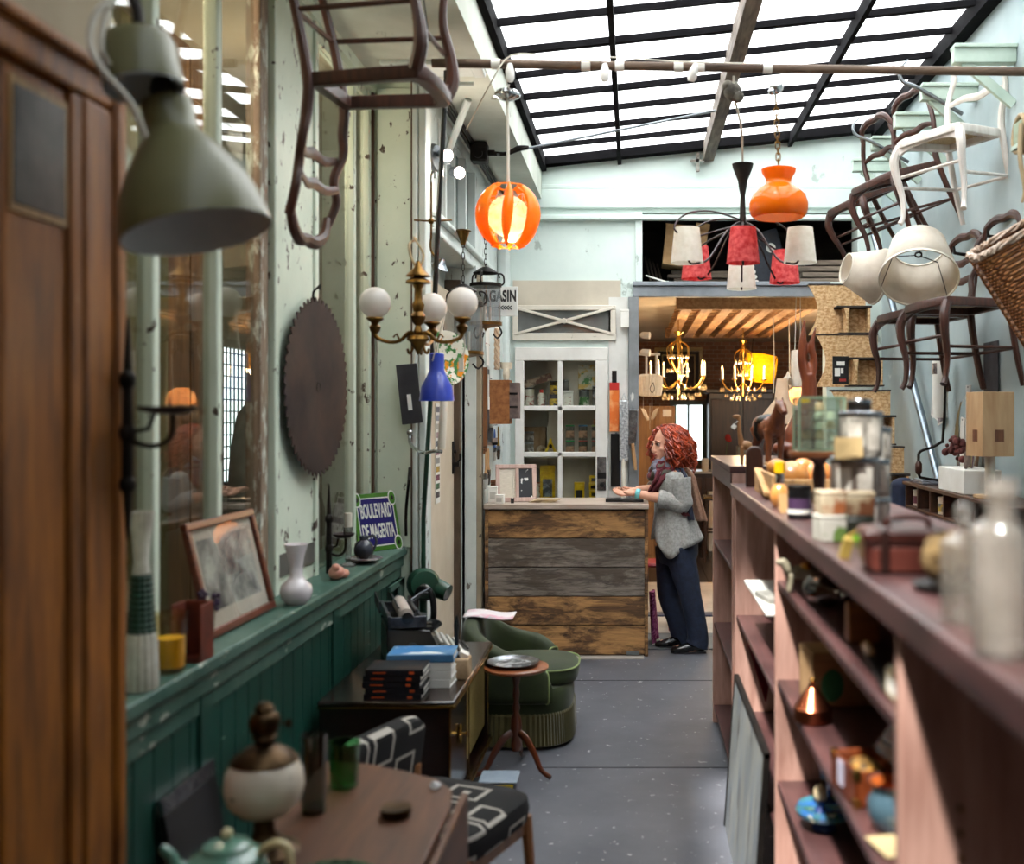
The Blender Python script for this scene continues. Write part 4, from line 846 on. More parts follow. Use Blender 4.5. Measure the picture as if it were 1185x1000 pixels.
# wrap-round back: thick horseshoe, high behind, sloping to the front
def wrap(u,v):
    q=rad(62+u*236); x,y=dshape(q,.29,.315); hgt=.30+.285*max(0,math.sin(PI*u))**.45*(.72+.28*math.sin(PI*u)); c=v*2*PI
    d=V((x,y,0)).normalized(); th=.05
    zc=(.2+hgt)/2; hz=(hgt-.2)/2; cx=math.copysign(abs(math.cos(c))**.5,math.cos(c)); cz=math.copysign(abs(math.sin(c))**.45,math.sin(c))
    return V((x,y,0))+d*(cx*th-.035)+V((0,0,zc+cz*hz+.03))
m=MB(); m.sheet(wrap,40,20,cv=True)
m.f.append(list(range(20))); m.f.append(list(range(40*20,41*20))); m.mi+= [0,0]
ob('backrest',m,velvet,t,ang=60)
for u in (0.02,.98):
    ob('piping',MB().tube([wrap(u,v/24) for v in range(25)],.005,6),pip,t)
o=solo('magazine',MB().sheet(lambda u,v:V((-.90+.26*u+.0*v,5.40+.2*v,.625+.006*math.sin(PI*u*2)-.010*u)),16,4),surf('pink_white_page','e8dfe2','d79db0',scale=5,rough=.4,bmp=0,lo=.5,hi=.6,chip=('8fb7b5',4,.62,(1,1,1))),'open pink and white magazine lying over the tub chair back','magazine',solid=.006)

# ---------------------------------------------------------------- patterned chair
fab,nt,b=_new('black_white_loops')
vo=N(nt,'ShaderNodeTexVoronoi',feature='F1',distance='CHEBYCHEV'); vo.inputs['Scale'].default_value=6.5; vo.inputs['Randomness'].default_value=.45
nt.links.new(coords(nt,(1,.8,1)),vo.inputs['Vector']); rr=ramp(nt,vo.outputs['Distance'],[(0,lin('a8a29a')),(.06,lin('a8a29a')),(.065,lin('0a090c')),(.27,lin('0a090c')),(.275,lin('a8a29a')),(.345,lin('a8a29a')),(.35,lin('0a090c'))])
rr.node.color_ramp.interpolation='CONSTANT'; nt.links.new(rr,b.inputs['Base Color']); b.inputs['Roughness'].default_value=.9
tw=wood('tan_chair_wood','6b3c1c','9c6334','z',3,.4,.2,.05,6)
t=T('patterned_chair','low chair in black and white looped velvet behind the table','chair',(-.63,3.27,0),rad(-112))
def pad(m,c,w,d,h,n=40,pw=.35,rot=None):
    rings=[]
    for z,g in ((0,.88),(.12,.97),(.5,1.0),(.85,.97),(1,.88),(1.04,.6)): rings.append([V((math.copysign(abs(math.cos(2*PI*k/n))**pw,math.cos(2*PI*k/n))*w/2*g,math.copysign(abs(math.sin(2*PI*k/n))**pw,math.sin(2*PI*k/n))*d/2*g,z*h)) for k in range(n)])
    mm=MB(); mm.loft(rings); R=(Euler(rot).to_matrix() if rot else Matrix.Identity(3))
    m.add([R@p+V(c) for p in mm.v],mm.f); return m
ob('seat',pad(MB(),(0,.03,.36),.46,.44,.1),fab,t)
ob('backrest',pad(MB(),(0,-.19,.475),.44,.385,.075,rot=(rad(80),0,0)),fab,t)
for s in(-1,1):
    ob('leg',MB().tube([(s*.19,.22,.38),(s*.2,.25,.0)],[.02,.013]),tw,t)
    ob('leg',MB().tube([(s*.18,-.19,.5),(s*.18,-.20,.36),(s*.19,-.27,0)],[.016,.018,.013]),tw,t)
    ob('seat_rail',MB().bar((s*.19,-.18,.345),(s*.19,.22,.345),.022,.04),tw,t)
ob('seat_rail',MB().bar((-.19,.215,.345),(.19,.215,.345),.022,.04),tw,t)
# ---------------------------------------------------------------- drop-leaf table and what stands on it
TZ=.72
t=T('drop_leaf_table','brown wooden drop-leaf table with its leaf hanging down','table',(-.66,2.3,0))
out=[(-.86,1.55),(-.455,1.55),(-.452,2.55),(-.47,2.66),(-.52,2.735),(-.62,2.80),(-.74,2.86),(-.86,2.88)]
m=MB(); m.prism(out,.024,Matrix.Translation((0,0,TZ-.024))); ob('tabletop',m,oakw,t,world=True,bev=.006,seg=3)
m=MB(); M=Matrix(((0,0,1,-.446),(1,0,0,0),(0,1,0,0),(0,0,0,1)))
m.prism([(1.58,.715),(1.58,.32),(2.5,.32),(2.60,.40),(2.645,.52),(2.65,.715)],.02,M); ob('drop_leaf',m,oakw,t,world=True,bev=.006)
ob('apron',MB().bb((-.82,1.65,.6),(-.49,2.55,TZ-.024)),oakw,t,world=True)
for x in(-.80,-.51):
    for y in (1.7,2.5): ob('leg',MB().lathe([(.018,0),(.022,.03),(.014,.06),(.02,.2),(.026,.4),(.018,.44),(.024,.48),(.024,.6)],c=(x,y,0),n=16),oakw,t,world=True)
# oil lamp
t=T('oil_lamp','oil lamp with speckled cream globe and bronze fittings','lamp',(-.812,2.27,TZ))
bz=metalm('dark_bronze','5a4630','33261a',.4,10)
ob('foot',MB().lathe([(0,0),(.075,0),(.078,.008),(.06,.02),(.035,.03),(.022,.05),(.022,.08),(.04,.092)],n=32),bz,t)
ob('globe',MB().lathe([(.03,.082),(.055,.09),(.078,.115),(.086,.15),(.08,.185),(.066,.208),(.05,.218)],n=40,cap=False),surf('cream_ceramic','e3d8c8','d8cbb8',scale=8,rough=.2,coat=.6,bmp=0,chip=('6d7466',13,.63,(1,1,1))),t)
ob('collar',MB().lathe([(.072,.203),(.066,.212),(.045,.228),(.022,.238),(.02,.25),(.028,.255),(.02,.265)],n=32),bz,t)
ob('burner',MB().lathe([(.018,.262),(.03,.268),(.034,.29),(.028,.305),(.02,.31),(.022,.318),(.012,.33),(0,.332)],n=28),bz,t)
ob('wick_wheel',MB().cyl((.028,-.01,.285),(.058,-.02,.29),.003).lathe([(0,-.002),(.01,-.002),(.01,.002),(0,.002)],c=(.06,-.02,.29),n=14,axis=(1,-.3,.1)),bz,t)
# teapot
ce=surf('celadon_glaze','5f8a78','4c7566',scale=4,rough=.15,coat=.7,bmp=0); gl=surf('celadon_gold_rim','d9d2ae','c7b67e',rough=.2,bmp=0)
t=T('teapot','celadon green teapot with looped cream handle and bud knob','teapot',(-.805,2.045,TZ))
ob('body',MB().lathe([(0,0),(.045,0),(.072,.03),(.08,.062),(.07,.092),(.048,.105),(.046,.102)],n=36,cap=False),ce,t)
li=ob('lid',MB().lathe([(.05,.103),(.046,.113),(.025,.122),(.008,.125),(.0,.125)],n=32),ce,t); ob('knob',MB().ball((0,0,.133),(.011,.011,.012),14),gl,li)
ob('spout',MB().tube([(-.065,0,.05),(-.095,-.005,.07),(-.108,-.008,.095),(-.125,-.01,.11)],[.02,.015,.011,.009],12),ce,t)
ob('handle',MB().tube([(.06,0,.09),(.085,.0,.112),(.115,0,.11),(.125,0,.075),(.11,0,.045),(.07,0,.03)],.008,10),gl,t)
# glasses
def tumbler(name,label,p,r,h,tint,base=None):
    t=T(name,label,'glass',p)
    ob('bowl',MB().lathe([(0,0),(r*.86,0),(r*.92,.004),(r,h),(r*.94,h),(r*.86,.014),(0,.014)],n=32),tint,t)
    if base: ob('base',MB().lathe([(0,.003),(r*.82,.003),(r*.84,.02),(0,.024)],n=24),base,t)
tumbler('tall_glass','tall smoky glass with a thick green foot','x' and (-.775,2.50,TZ),.032,.19,pane('smoke_glass','d3dada',.09,.7),pane('bright_green_glass','1fa32c',.1,.6))
tumbler('green_tumbler','squat dark green glass tumbler on the brown table',(-.752,2.68,TZ),.040,.115,pane('bottle_green_glass','9fd8ae',.09,.7))
t=T('pastille_tin','small round dark tin with a marbled lid on the brown table','tin',(-.572,2.48,TZ))
ob('box',MB().lathe([(0,0),(.035,0),(.0365,.003),(.0365,.014),(0,.014)],n=32),bz,t); ob('rim',MB().lathe([(.031,.014),(.038,.014),(.038,.022),(.031,.021)],n=32),bz,t)
ob('lid_picture',MB().lathe([(0,.014),(.032,.014),(.032,.018),(0,.0185)],n=28),surf('marbled_lid','5d7a86','c9c1b4',scale=40,rough=.25,bmp=0,lo=.45,hi=.6),t)
solo('glass_pebble',MB().ball((-.512,2.66,TZ+.009),(.016,.013,.009),12).ball((-.515,2.655,TZ+.016),(.008,.008,.006),8),pane('ice_glass','e9eef0',.3,.6,.05,.3,'ffffff'),'clear glass pebble near the table corner','pebble')
t=T('woven_mat','round dark green woven mat lying on the table','mat',(-.62,2.10,TZ)); 
ob('weave',MB().lathe([(0,.002),(.085,.002),(.1,.006),(.085,.011),(0,.012)],n=48),surf('green_weave','4f6a4a','2b3f2b',scale=90,det=2,rough=.9,bmp=.5),t)
ob('woven_rim',MB().tube([(.1*math.cos(2*PI*k/40),.1*math.sin(2*PI*k/40),.009+.003*(k%2)) for k in range(41)],.006,6),MATS['green_weave'],t)
t=T('black_folder','slim black folder with a pale edge leaning on the green panelling','folder',(-1.16,2.92,0),rot=(0,rad(-9),0))
ob('cover',MB().bb((-.008,-.17,0),(.008,.17,.66)),black,t,bev=.003); ob('pale_edge',MB().bb((-.0085,-.172,.62),(.0085,.172,.664)),silver,t)
t=T('plastic_tub','clear plastic tub with a yellow strip on the floor under the wine table','box',(-.60,4.58,0))
ob('tub',MB().loft([[V((x*.85,y*.85,0)) for x,y in ((-.08,-.07),(.08,-.07),(.08,.07),(-.08,.07))],[V((x,y,.075)) for x,y in ((-.08,-.07),(.08,-.07),(.08,.07),(-.08,.07))]]),surf('dark_tub','23272f','31363f',rough=.2),t,bev=.01)
ob('lid',MB().bb((-.085,-.075,.075),(.085,.075,.085)),surf('milky_plastic','a3b0bd','8f9dac',rough=.2),t,bev=.006); ob('yellow_strip',MB().bb((-.05,-.079,.055),(.07,-.0745,.072)),surf('yellow_plastic','e3c21e',rough=.4),t)
# ---------------------------------------------------------------- shop counter
pk=[planks_mat('weathered_brown_plank','2b1d14','684a30','c3925c'),planks_mat('weathered_grey_plank','3b332d','8a7f75','5e5247')]
topw=wood('worn_counter_top','a08a78','cbbbae','x',3,.5,.1,.1,10)
t=T('shop_counter','shop counter clad in wide weathered planks with a pale worn top','counter',(-.475,7.47,0))
zz=[.015,.218,.42,.622,.824,1.02]
for i in range(5):
    ob('plank',MB().bb((-1.02,7.20,zz[i]),(.065,7.225,zz[i+1]-.006)),pk[1 if i in(2,3) else 0],t,world=True,bev=.004)
ob('top',MB().bb((-1.05,7.17,1.025),(.095,7.76,1.06)),topw,t,world=True,bev=.005)
ob('side_panel',MB().bb((.066,7.2,.0),(.09,7.74,1.025)),pk[0],t,world=True,bev=.003)
ob('side_panel',MB().bb((-1.045,7.2,.0),(-1.02,7.74,1.025)),pk[0],t,world=True,bev=.003)
ob('back_board',MB().bb((-1.02,7.225,.0),(.066,7.25,1.025)),darkw,t,world=True)
ob('bolt_plate',MB().bb((-.06,7.194,.012),(.03,7.2,.04)),steel,t,world=True)
KT=1.0605
# display frame and small things on the counter
pinkw=wood('pinkish_limed_wood','b58f82','dcc0b3','z',3,.6,0,.08,9)
t=T('display_frame','limed pinkish wooden display frame leaning open on the counter','frame',(-.845,7.38,KT),rot=(rad(-14),0,rad(10)))
w,h=.29,.27
for lo,hi in (((-w/2,0),(w/2,.03)),((-w/2,h-.03),(w/2,h)),((-w/2,.03),(-w/2+.03,h-.03)),((w/2-.03,.03),(w/2,h-.03)),((-.005,.03),(.02,h-.03))): ob('frame',MB().bb((lo[0],-.012,lo[1]),(hi[0],.012,hi[1])),pinkw,t,bev=.003)
ob('paper_panel',MB().bb((-w/2+.03,-.002,.03),(-.005,.004,h-.03)),surf('lined_paper','ddd3c2','cabfae',scale=30,st=(1,1,8),rough=.9,bmp=0),t)
ob('dark_panel',MB().bb((.02,-.002,.03),(w/2-.03,.004,h-.03)),surf('slate_panel','22242b','e3e3df',scale=16,det=2,rough=.6,bmp=0,lo=.60,hi=.64),t)
def carton(name,label,c,dims,rz,mat,mark=None,group=None,cat='box',flap=True):
    t=T(name,label,cat,c,rad(rz),group); w,d,h=dims
    ob('body',MB().bb((-w/2,-d/2,0),(w/2,d/2,h*.86 if flap else h)),mat,t,bev=min(.004,w*.05))
    if flap: ob('lid',MB().bb((-w/2-.001,-d/2-.001,h*.86),(w/2+.001,d/2+.001,h)),mat,t,bev=min(.004,w*.05))
    if mark: ob('label',MB().bb((-w*.32,-d/2-.0015,h*.2),(w*.32,-d/2+.0005,h*.65)),mark,t)
    return t
carton('small_box','tall white carton beside the display frame on the counter',(-1.005,7.33,KT),(.065,.05,.115),4,paper,surf('pale_mark','c9c4ba',rough=.8))
carton('small_box','little white cube carton in front of the tall white carton',(-.945,7.245,KT),(.06,.05,.062),-6,paper,MATS['pale_mark'])
carton('small_box','brown wooden box against the taupe post on the counter',(-1.0,7.47,KT),(.07,.10,.15),0,wood('small_box_wood','6d4127','965d3a','z',3,.5,0,.05))
t=T('paint_brush','slim brush standing in a dark pot on the counter','brush',(-.86,7.265,KT)); ob('pot',MB().lathe([(0,0),(.012,0),(.014,.035),(.011,.035),(0,.02)],n=16),black,t); ob('handle',MB().tube([(0,0,.02),(.004,0,.12),(.008,0,.19)],[.004,.006,.003]),ivory,t)
t=T('leaflet_pile','fanned pile of buff leaflets lying on the counter','leaflet',(-.64,7.34,KT))
for k in range(4): ob('leaflet',MB().box((.014*k-.02,.0,.004+.0055*k),(.17,.09,.004),(0,0,.12*k-.2)),surf('buff_paper','cbb592','b79f7b',rough=.8,bmp=0),t)
carton('flat_case','flat black case under the hands at the end of the counter',(-.075,7.42,KT),(.27,.15,.022),0,black,None,cat='case')

# ---------------------------------------------------------------- tools hung on the wall behind the counter
XW=-1.088
def hung(name,label,cat,p,parts,group=None,rz=0):
    t=T(name,label,cat,p,rz,group)
    for n,m,mt in parts: ob(n,m,mt,t)
    ob('hanging_nail',MB().cyl((-.02,0,0),(.012,0,.002),.003,n=6),iron,t); return t
hw=wood('beech_handle','a8774a','d3a878','z',3,.4,.2,.05)
hung('tool_board','dark tool board with brown edge and a white brush clipped to it','board',V((XW,7.5,2.02)),[('board',MB().bb((.0,-.07,-.52),(.025,.07,-.01)),surf('slate_board','1d2026','292d33',rough=.5)),('edge',MB().bb((.0,-.085,-.62),(.03,-.07,.0)),wood('edge_brown','6d3c1c','8f5a30','z')),('clipped_brush',MB().bb((.026,-.03,-.22),(.032,.0,-.05)).bb((.026,-.04,-.3),(.034,.01,-.21)),paper)])
hung('cork_box','square cork faced box fixed to the wall beside the glazed cupboard','box',V((XW,7.80,1.95)),[('box',MB().bb((.0,-.06,-.34),(.15,.10,-.01)),surf('cork','a3683a','855026',scale=30,det=3,rough=.85,bmp=.2)),('paper_roll',MB().bb((.15,-.058,-.30),(.215,.09,-.03)),surf('stained_box','7d6a63','5a4a46',scale=14,rough=.7)),('hinge',MB().bb((.15,-.062,-.12),(.21,-.058,-.105)).bb((.15,-.062,-.22),(.21,-.058,-.205)),iron)])
hung('paper_card','white printed card pinned above the cork box','card',V((XW,7.62,2.40)),[('card',MB().bb((.0,-.10,-.22),(.004,.10,-.005)).bb((.003,-.08,-.36),(.007,.07,-.20)),paper),('red_line',MB().bb((.0045,-.1,-.205),(.0055,.1,-.198)).bb((.004,-.08,-.08),(.005,.05,-.07)),surf('red_ink','a8483c',rough=.8))])
hung('paper_card','second white card hung deeper along the wall by the braided cord','card',V((XW,8.15,2.42)),[('card',MB().bb((.0,-.13,-.30),(.004,.13,-.005)),paper),('red_line',MB().bb((.004,-.13,-.2),(.005,.13,-.19)),MATS['red_ink'])])
m=MB()
for s in range(3): m.tube([(.03+.012*math.cos(k*.9+s*2.1),.012*math.sin(k*.9+s*2.1),-.01-k*.02) for k in range(16)],.012,7)
hung('braided_cord','thick braided pale cord hanging above the cork box','cord',V((XW+.03,7.72,2.33)),[('braid',m,surf('flax','d2b69a','b8977a',rough=.9))])
hung('work_gloves','cream work gloves hung beside the glazed cupboard','gloves',V((XW,8.36,2.10)),[('glove',MB().ball((.05,0,-.09),(.03,.06,.07),12).tube([(.05,.04,-.13),(.055,.05,-.19)],.014).tube([(.05,.01,-.14),(.055,.012,-.21)],.015).tube([(.05,-.02,-.14),(.055,-.025,-.2)],.014),surf('cream_cotton','e3d3bd','cfbda5',rough=.95,scale=14)),('cuff',MB().lathe([(.045,-.05),(.05,-.0)],c=(.05,0,0),n=16),MATS['cream_cotton'])])
def pbrush(label,p,l,wd,hm,bm,group=None):
    hung('flat_brush',label,'brush',p,[('handle',MB().tube([(.02,0,-.01),(.02,0,-.05),(.02,0,-l*.45),(.02,0,-l*.62)],[.006,.012,.010,.02],8,flat=.7,ref=(0,1,0)),hm),('ferrule',MB().bb((.008,-wd/2,-l*.74),(.032,wd/2,-l*.60)),silver),('bristle',MB().loft([[V((x*.012+.02,y*wd/2,-l*.74)) for x,y in((-1,-1),(1,-1),(1,1),(-1,1))],[V((x*.006+.02,y*wd/2*.9,-l)) for x,y in((-1,-1),(1,-1),(1,1),(-1,1))]]),bm)],group)
bris=surf('dark_bristle','3a2a1e','241a13',scale=40,rough=.9,st=(1,1,.1)); gbr=surf('grey_bristle','c3beb6','9a958d',scale=40,rough=.9,st=(1,1,.1))
pbrush('broad beech handled brush hung lowest by the taupe post',V((XW+.02,7.28,1.43)),.27,.09,hw,gbr)
pbrush('beech handled brush hung second from the taupe post',V((XW+.02,7.40,1.45)),.27,.08,hw,bris)
pbrush('blue handled brush hung under the cork box',V((XW+.02,7.74,1.58)),.24,.07,surf('blue_lacquer','3a5f9a','2d4f86',rough=.3),gbr)
pbrush('ochre handled brush hung under the cork box',V((XW+.02,7.95,1.60)),.26,.07,surf('ochre_lacquer','b98d33','9f7728',rough=.3),bris)
hung('wall_shelf_rack','narrow grey tool rack below the tool board','rack',V((XW,7.55,1.56)),[('rack_shelf',MB().bb((.0,-.12,-.10),(.07,.12,-.08)).bb((.06,-.12,-.1),(.07,.12,-.05)),surf('grey_rack','8d7d73','6f6159',rough=.6)),('clip',MB().bb((.02,-.05,-.08),(.05,-.02,.0)).bb((.02,.03,-.08),(.05,.06,.02)),steel)])
# strip beside the cupboard
def onb(px,py,d=0): return at(px,py,8.61-d)
t=T('roller_pack','orange packet hanging on a nail beside the glazed cupboard','packet',onb(711,443,.0)); og=surf('orange_packet','e0702a','f0a468',scale=9,rough=.4,bmp=0,lo=.45,hi=.6)
ob('packet',MB().bb((-.04,-.02,-.405),(.04,.0,.0)),og,t,bev=.003); ob('red_header',MB().bb((-.0405,-.0215,-.06),(.0405,-.001,.0)),surf('red_header','c92a22',rough=.4),t); ob('hanging_tab',MB().bb((-.02,-.014,.0),(.02,-.01,.10)),black,t)
t=T('black_blade_pack','long black blade packet hung below the orange packet','packet',onb(713,502,.0)); ob('packet',MB().bb((-.045,-.014,-.44),(.035,0,0)),black,t,bev=.003); ob('blue_edge',MB().bb((.03,-.0155,-.44),(.038,-.002,0)),surf('blue_edge','2f4a86',rough=.4),t); ob('hanging_tab',MB().bb((-.01,-.01,0),(.01,-.006,.012)),steel,t)
t=T('wire_brush','long silver wire brush with a pale wooden handle','brush',onb(722,462,.05)); 
ob('brush_head',MB().box((0,0,-.26),(.075,.03,.50)),surf('wire_bristles','d5d6d8','8f9296',scale=60,det=2,rough=.35,metal=.6,bmp=.6),t,bev=.008); ob('handle',MB().tube([(-.005,0,-.49),(-.005,0,-.62),(0,0,-.83)],[.018,.02,.018],10),ivory,t); ob('hanging_wire',MB().tube([(-.02,0,-.01),(0,.03,.05),(.02,0,-.01)],.003),steel,t)
t=T('wallpaper_tool','smaller silver wallpaper tool with a slanting wooden handle','tool',onb(732,474,.02)); ob('blade',MB().box((0,0,-.15),(.07,.015,.30),(0,.06,0)),silver,t,bev=.004); ob('handle',MB().tube([(.0,-.01,-.28),(.015,-.012,-.42),(.025,-.012,-.5)],[.014,.018,.012],10),hw,t); ob('hanging_loop',MB().tube([(-.02,0,0),(0,.01,.04),(.02,0,0)],.003),steel,t)

# ---------------------------------------------------------------- in the glazed cupboard
def can(name,label,c,r,h,body,lid,band=None,lidh=.012,group=None,neck=None,cat=None,lr=1.03):
    t=T(name,label,cat or name.split('_')[-1],c,0,group)
    if neck: ob('body',MB().lathe([(0,0),(r,0),(r,h*neck),(r*.5,h*(neck+.12)),(r*.42,h-lidh),(0,h-lidh)],n=20),body,t); ob('cap',MB().lathe([(r*.5,h-lidh),(r*.5,h),(0,h)],n=16),lid,t)
    else: ob('body',MB().lathe([(0,0),(r*.97,0),(r,.004),(r,h-lidh),(0,h-lidh)],n=22),body,t); ob('lid',MB().lathe([(r*lr,h-lidh),(r*lr,h-.002),(r*.98,h),(0,h)],n=22),lid,t)
    if band: ob('label',MB().lathe([(r*1.012,h*.15),(r*1.012,h*(.62 if neck is None else min(.6,neck*.85)))],n=22,cap=False),band,t)
    return t
cs={}
def cpt(n,c,c2=None): 
    if n not in cs: cs[n]=surf('tin_'+n,c,c2 or c,scale=18,rough=.35,bmp=0,lo=.45,hi=.55)
    return cs[n]
S1,S2,S3=1.735,1.335,.92
def cx(px,y=8.84): return (px-735)/1200*y
rl=cpt('label','efe9dd','a0433c'); yl=cpt('yl','e8c23a','3a3226'); gl2=cpt('gl','4f8a4d','e6e2d2'); bw=cpt('bw','2b2520','d9b54a')
cl=pane('jar_glass','dfe6e4',.1,.7,.02,.15,'d5d5d0')
can('paint_tin','white tin with a red printed label, top shelf of the cupboard',(cx(613),8.84,S1),.038,.175,ivory,silver,rl)
can('glue_bottle','white bottle with a red cap on the top cupboard shelf',(cx(627),8.80,S1),.03,.16,ivory,cpt('red','c5342c'),rl,.03,neck=.7)
can('wax_tin','black and yellow wax tin, lower of two stacked in the cupboard',(cx(641),8.80,S1),.036,.13,cpt('bk','2a241f'),bw,yl)
can('wax_tin','dark wax tin on top of another in the cupboard',(cx(641),8.80,S1+.13),.033,.10,bw,cpt('bk','2a241f'),yl)
can('oil_can','brown oil tin at the back of the top cupboard shelf',(cx(636),8.92,S1),.03,.12,cpt('br','6d4a2a'),silver,yl)
t=carton('long_carton','long printed carton lying slanted over the tins',(cx(622),8.84,S1+.205),(.27,.06,.06),0,cpt('ptr','c9ae98','6d4336'),None,cat='carton'); t.rotation_euler=(0,rad(-17),0)
can('varnish_tin','slim steel varnish tin at the top of the cupboard by the centre bar',(cx(655),8.88,S1),.034,.245,steel,silver,rl)
carton('small_carton','white carton with printed front beside the centre bar of the cupboard',(cx(658),8.78,S1),(.085,.05,.15),0,paper,rl,cat='carton')
can('enamel_tin','green labelled tin under the picture book',(cx(676),8.84,S1),.045,.16,steel,silver,gl2)
can('spray_can','tall silver spray can at the end of the top shelf',(cx(689),8.83,S1),.026,.19,silver,steel,None)
t=carton('seed_packet','yellow and green picture packet standing on the green labelled tin',(cx(679),8.84,S1+.161),(.145,.03,.21),0,cpt('pack','e0b860','e9e4d4'),gl2,cat='packet')
can('glass_jar','clear jar of screws with a grey lid on the middle shelf',(cx(613),8.82,S2),.036,.11,cl,steel,cpt('scr','6d655c','cbc5bb'))
can('glass_jar','second clear jar of screws standing on the first, middle shelf',(cx(613),8.82,S2+.111),.036,.09,cl,steel,cpt('scr2','8f877d','4a443d'))
t=T('masking_roll','roll of brown tape leaning upright on the middle shelf','roll',(cx(627),8.82,S2)); ob('tape',MB().lathe([(.02,-.02),(.042,-.02),(.042,.02),(.02,.02),(.02,-.02)],c=(0,0,.042),n=26,axis=(.2,-1,0),cap=False),cpt('tape','a48a70'),t); ob('core',MB().lathe([(.017,-.02),(.02,-.02),(.02,.02),(.017,.02),(.017,-.02)],c=(0,0,.042),n=22,axis=(.2,-1,0),cap=False),cardb,t)
t=T('yellow_clamp','yellow spring clamp standing on its legs on the middle shelf','clamp',(cx(638),8.77,S2)); yp=surf('clamp_yellow','e8c21a','cda613',rough=.35,bmp=0)
for s in(-1,1): ob('jaw',MB().tube([(s*.045,0,.006),(s*.035,0,.04),(s*.008,0,.10),(s*.004,0,.145)],[.009,.012,.01,.005],8),yp,t)
ob('pivot',MB().cyl((0,-.015,.08),(0,.015,.08),.016),black,t)
can('spirit_bottle','brown labelled bottle behind the yellow clamp',(cx(645),8.90,S2),.028,.20,cpt('amb','8a6a48'),ivory,rl,.02,neck=.72)
carton('small_carton','flat buff carton lying at the back of the middle shelf',(cx(617),8.98,S2),(.2,.1,.24),0,cardb,None,cat='carton')
for px,z,lidc,lab in ((660,0,'1f9a4f','green lidded jar of brass hooks, lower one by the centre bar'),(660,.13,'1f9a4f','green lidded jar stacked over another by the centre bar'),(675,0,'b0473e','red rimmed jar of knobs in the middle of the shelf'),(675,.13,'3f7fae','blue lidded jar stacked in the middle of the shelf'),(690,0,'b0473e','red rimmed jar of hooks at the shelf end'),(690,.13,'a8b84a','lime lidded jar stacked at the shelf end')):
    can('glass_jar',lab,(cx(px),8.80,S2+z),.038,.128,cl,cpt('lid'+lidc,lidc),cpt('hooks','b58e72','6d4f3c'))
can('wooden_pot','orange wooden pot on top of the lime lidded jar',(cx(691),8.80,S2+.259),.03,.05,cpt('orw','c9834a'),cpt('orw2','b06d38'))
ypk=cpt('ypk','e3bd16','c79f0c')
carton('blade_packet','yellow blade packet at the bottom of the cupboard behind the display frame',(cx(634),8.80,S3),(.125,.03,.33),6,ypk,cpt('blades','8e9398','33363a'),cat='packet')
carton('putty_box','yellow box low in the cupboard, beside the small stack',(cx(671),8.78,S3),(.085,.06,.19),0,ypk,cpt('bk','2a241f'),cat='box')
for k in range(4): carton('putty_box','small yellow box, '+['lowest','second','third','topmost'][k]+' of the stack at the bottom of the cupboard',(cx(688)+.004*(k%2),8.78,S3+.062*k),(.09,.06,.06),3*(k%2),ypk,cpt('bk','2a241f'))
carton('dark_carton','dark speckled carton at the bottom of the cupboard',(cx(654),8.93,S3),(.15,.1,.36),0,cpt('spk','3a322a','5f5347'),None,cat='carton')
carton('dark_carton','second dark speckled carton behind the yellow boxes',(cx(672),8.97,S3),(.11,.08,.38),0,cpt('spk','3a322a','5f5347'),None,cat='carton')
can('solvent_can','grey solvent can in the dark bottom of the cupboard by the frame',(cx(621),8.86,S3),.045,.30,cpt('gry','6d7074'),steel,rl)
carton('switch_box','small white box fixed to the wall above the orange packet',onb(723,379,.02),(.07,.03,.15),0,paper)

# ---------------------------------------------------------------- stored in the niche
NZ=2.787
t=T('cardboard_box','large brown cardboard box tilted in the storage niche, blue writing','box',(.42,8.98,NZ+.16),rot=(0,rad(6),0))
ob('carton',MB().bb((-.19,-.15,0),(.17,.15,.34)),cardb,t,bev=.004); ob('flap',MB().bb((-.195,-.155,.335),(.05,.155,.345)).box((.12,-.16,.35),(.12,.02,.05),(.3,0,0)),cardb,t); ob('tape',MB().bb((-.02,-.152,.05),(.02,-.149,.34)),surf('brown_tape','b79a6a',rough=.4),t)
text('lettering','Scapline',surf('navy_print','2b2b4f',rough=.8),t,(.0,-.1525,.22),(PI/2,0,rad(0)),.085,.0005,.001,.9)
nw=wood('old_plank','2c241e','6b5b4c','x',3,.8,0,.2,9)
for k,(x0,x1,z,yy,r) in enumerate(((.30,.95,0,8.98,0),(.33,.98,.034,9.0,2),(.28,.9,.068,8.97,-3),(.31,.80,.10,9.0,1))):
    solo('old_plank',MB().box(((x0+x1)/2,yy+.0,NZ+z+.015),(x1-x0,.16,.03),(0,0,rad(r))),nw,['old plank, lowest under the cardboard box','old plank, second under the cardboard box','old plank, third under the cardboard box','old plank, topmost under the cardboard box'][k],'plank','old planks in the storage niche',bev=.004)
for k,(x0,x1,z,r) in enumerate(((1.36,1.80,0,0),(1.40,1.78,.05,3),(1.38,1.82,.10,-4),(1.44,1.84,.15,-6))):
    solo('old_plank',MB().box(((x0+x1)/2,8.82,NZ+z+.022),(x1-x0,.2,.042),(0,0,rad(r))),wood('old_plank_grey','4a4038','8d7d6d','x',3,.8,0,.2,9),['thick old plank, lowest at the niche end','thick old plank, second at the niche end','thick old plank, third at the niche end','thick grey plank jutting out on top at the niche end'][k],'plank','thick planks in the storage niche',bev=.006)
t=T('navy_case','dark navy equipment case standing tilted in the niche, white dials','case',(1.19,9.10,NZ+.055),rot=(0,rad(-16),rad(4)))
ob('case',MB().bb((-.16,-.1,0),(.16,.1,.44)),surf('navy_leatherette','1b1f2a','262b38',rough=.5,scale=30),t,bev=.01)
ob('side_strip',MB().bb((-.163,-.103,.0),(-.12,-.098,.2)),black,t)
m=MB()
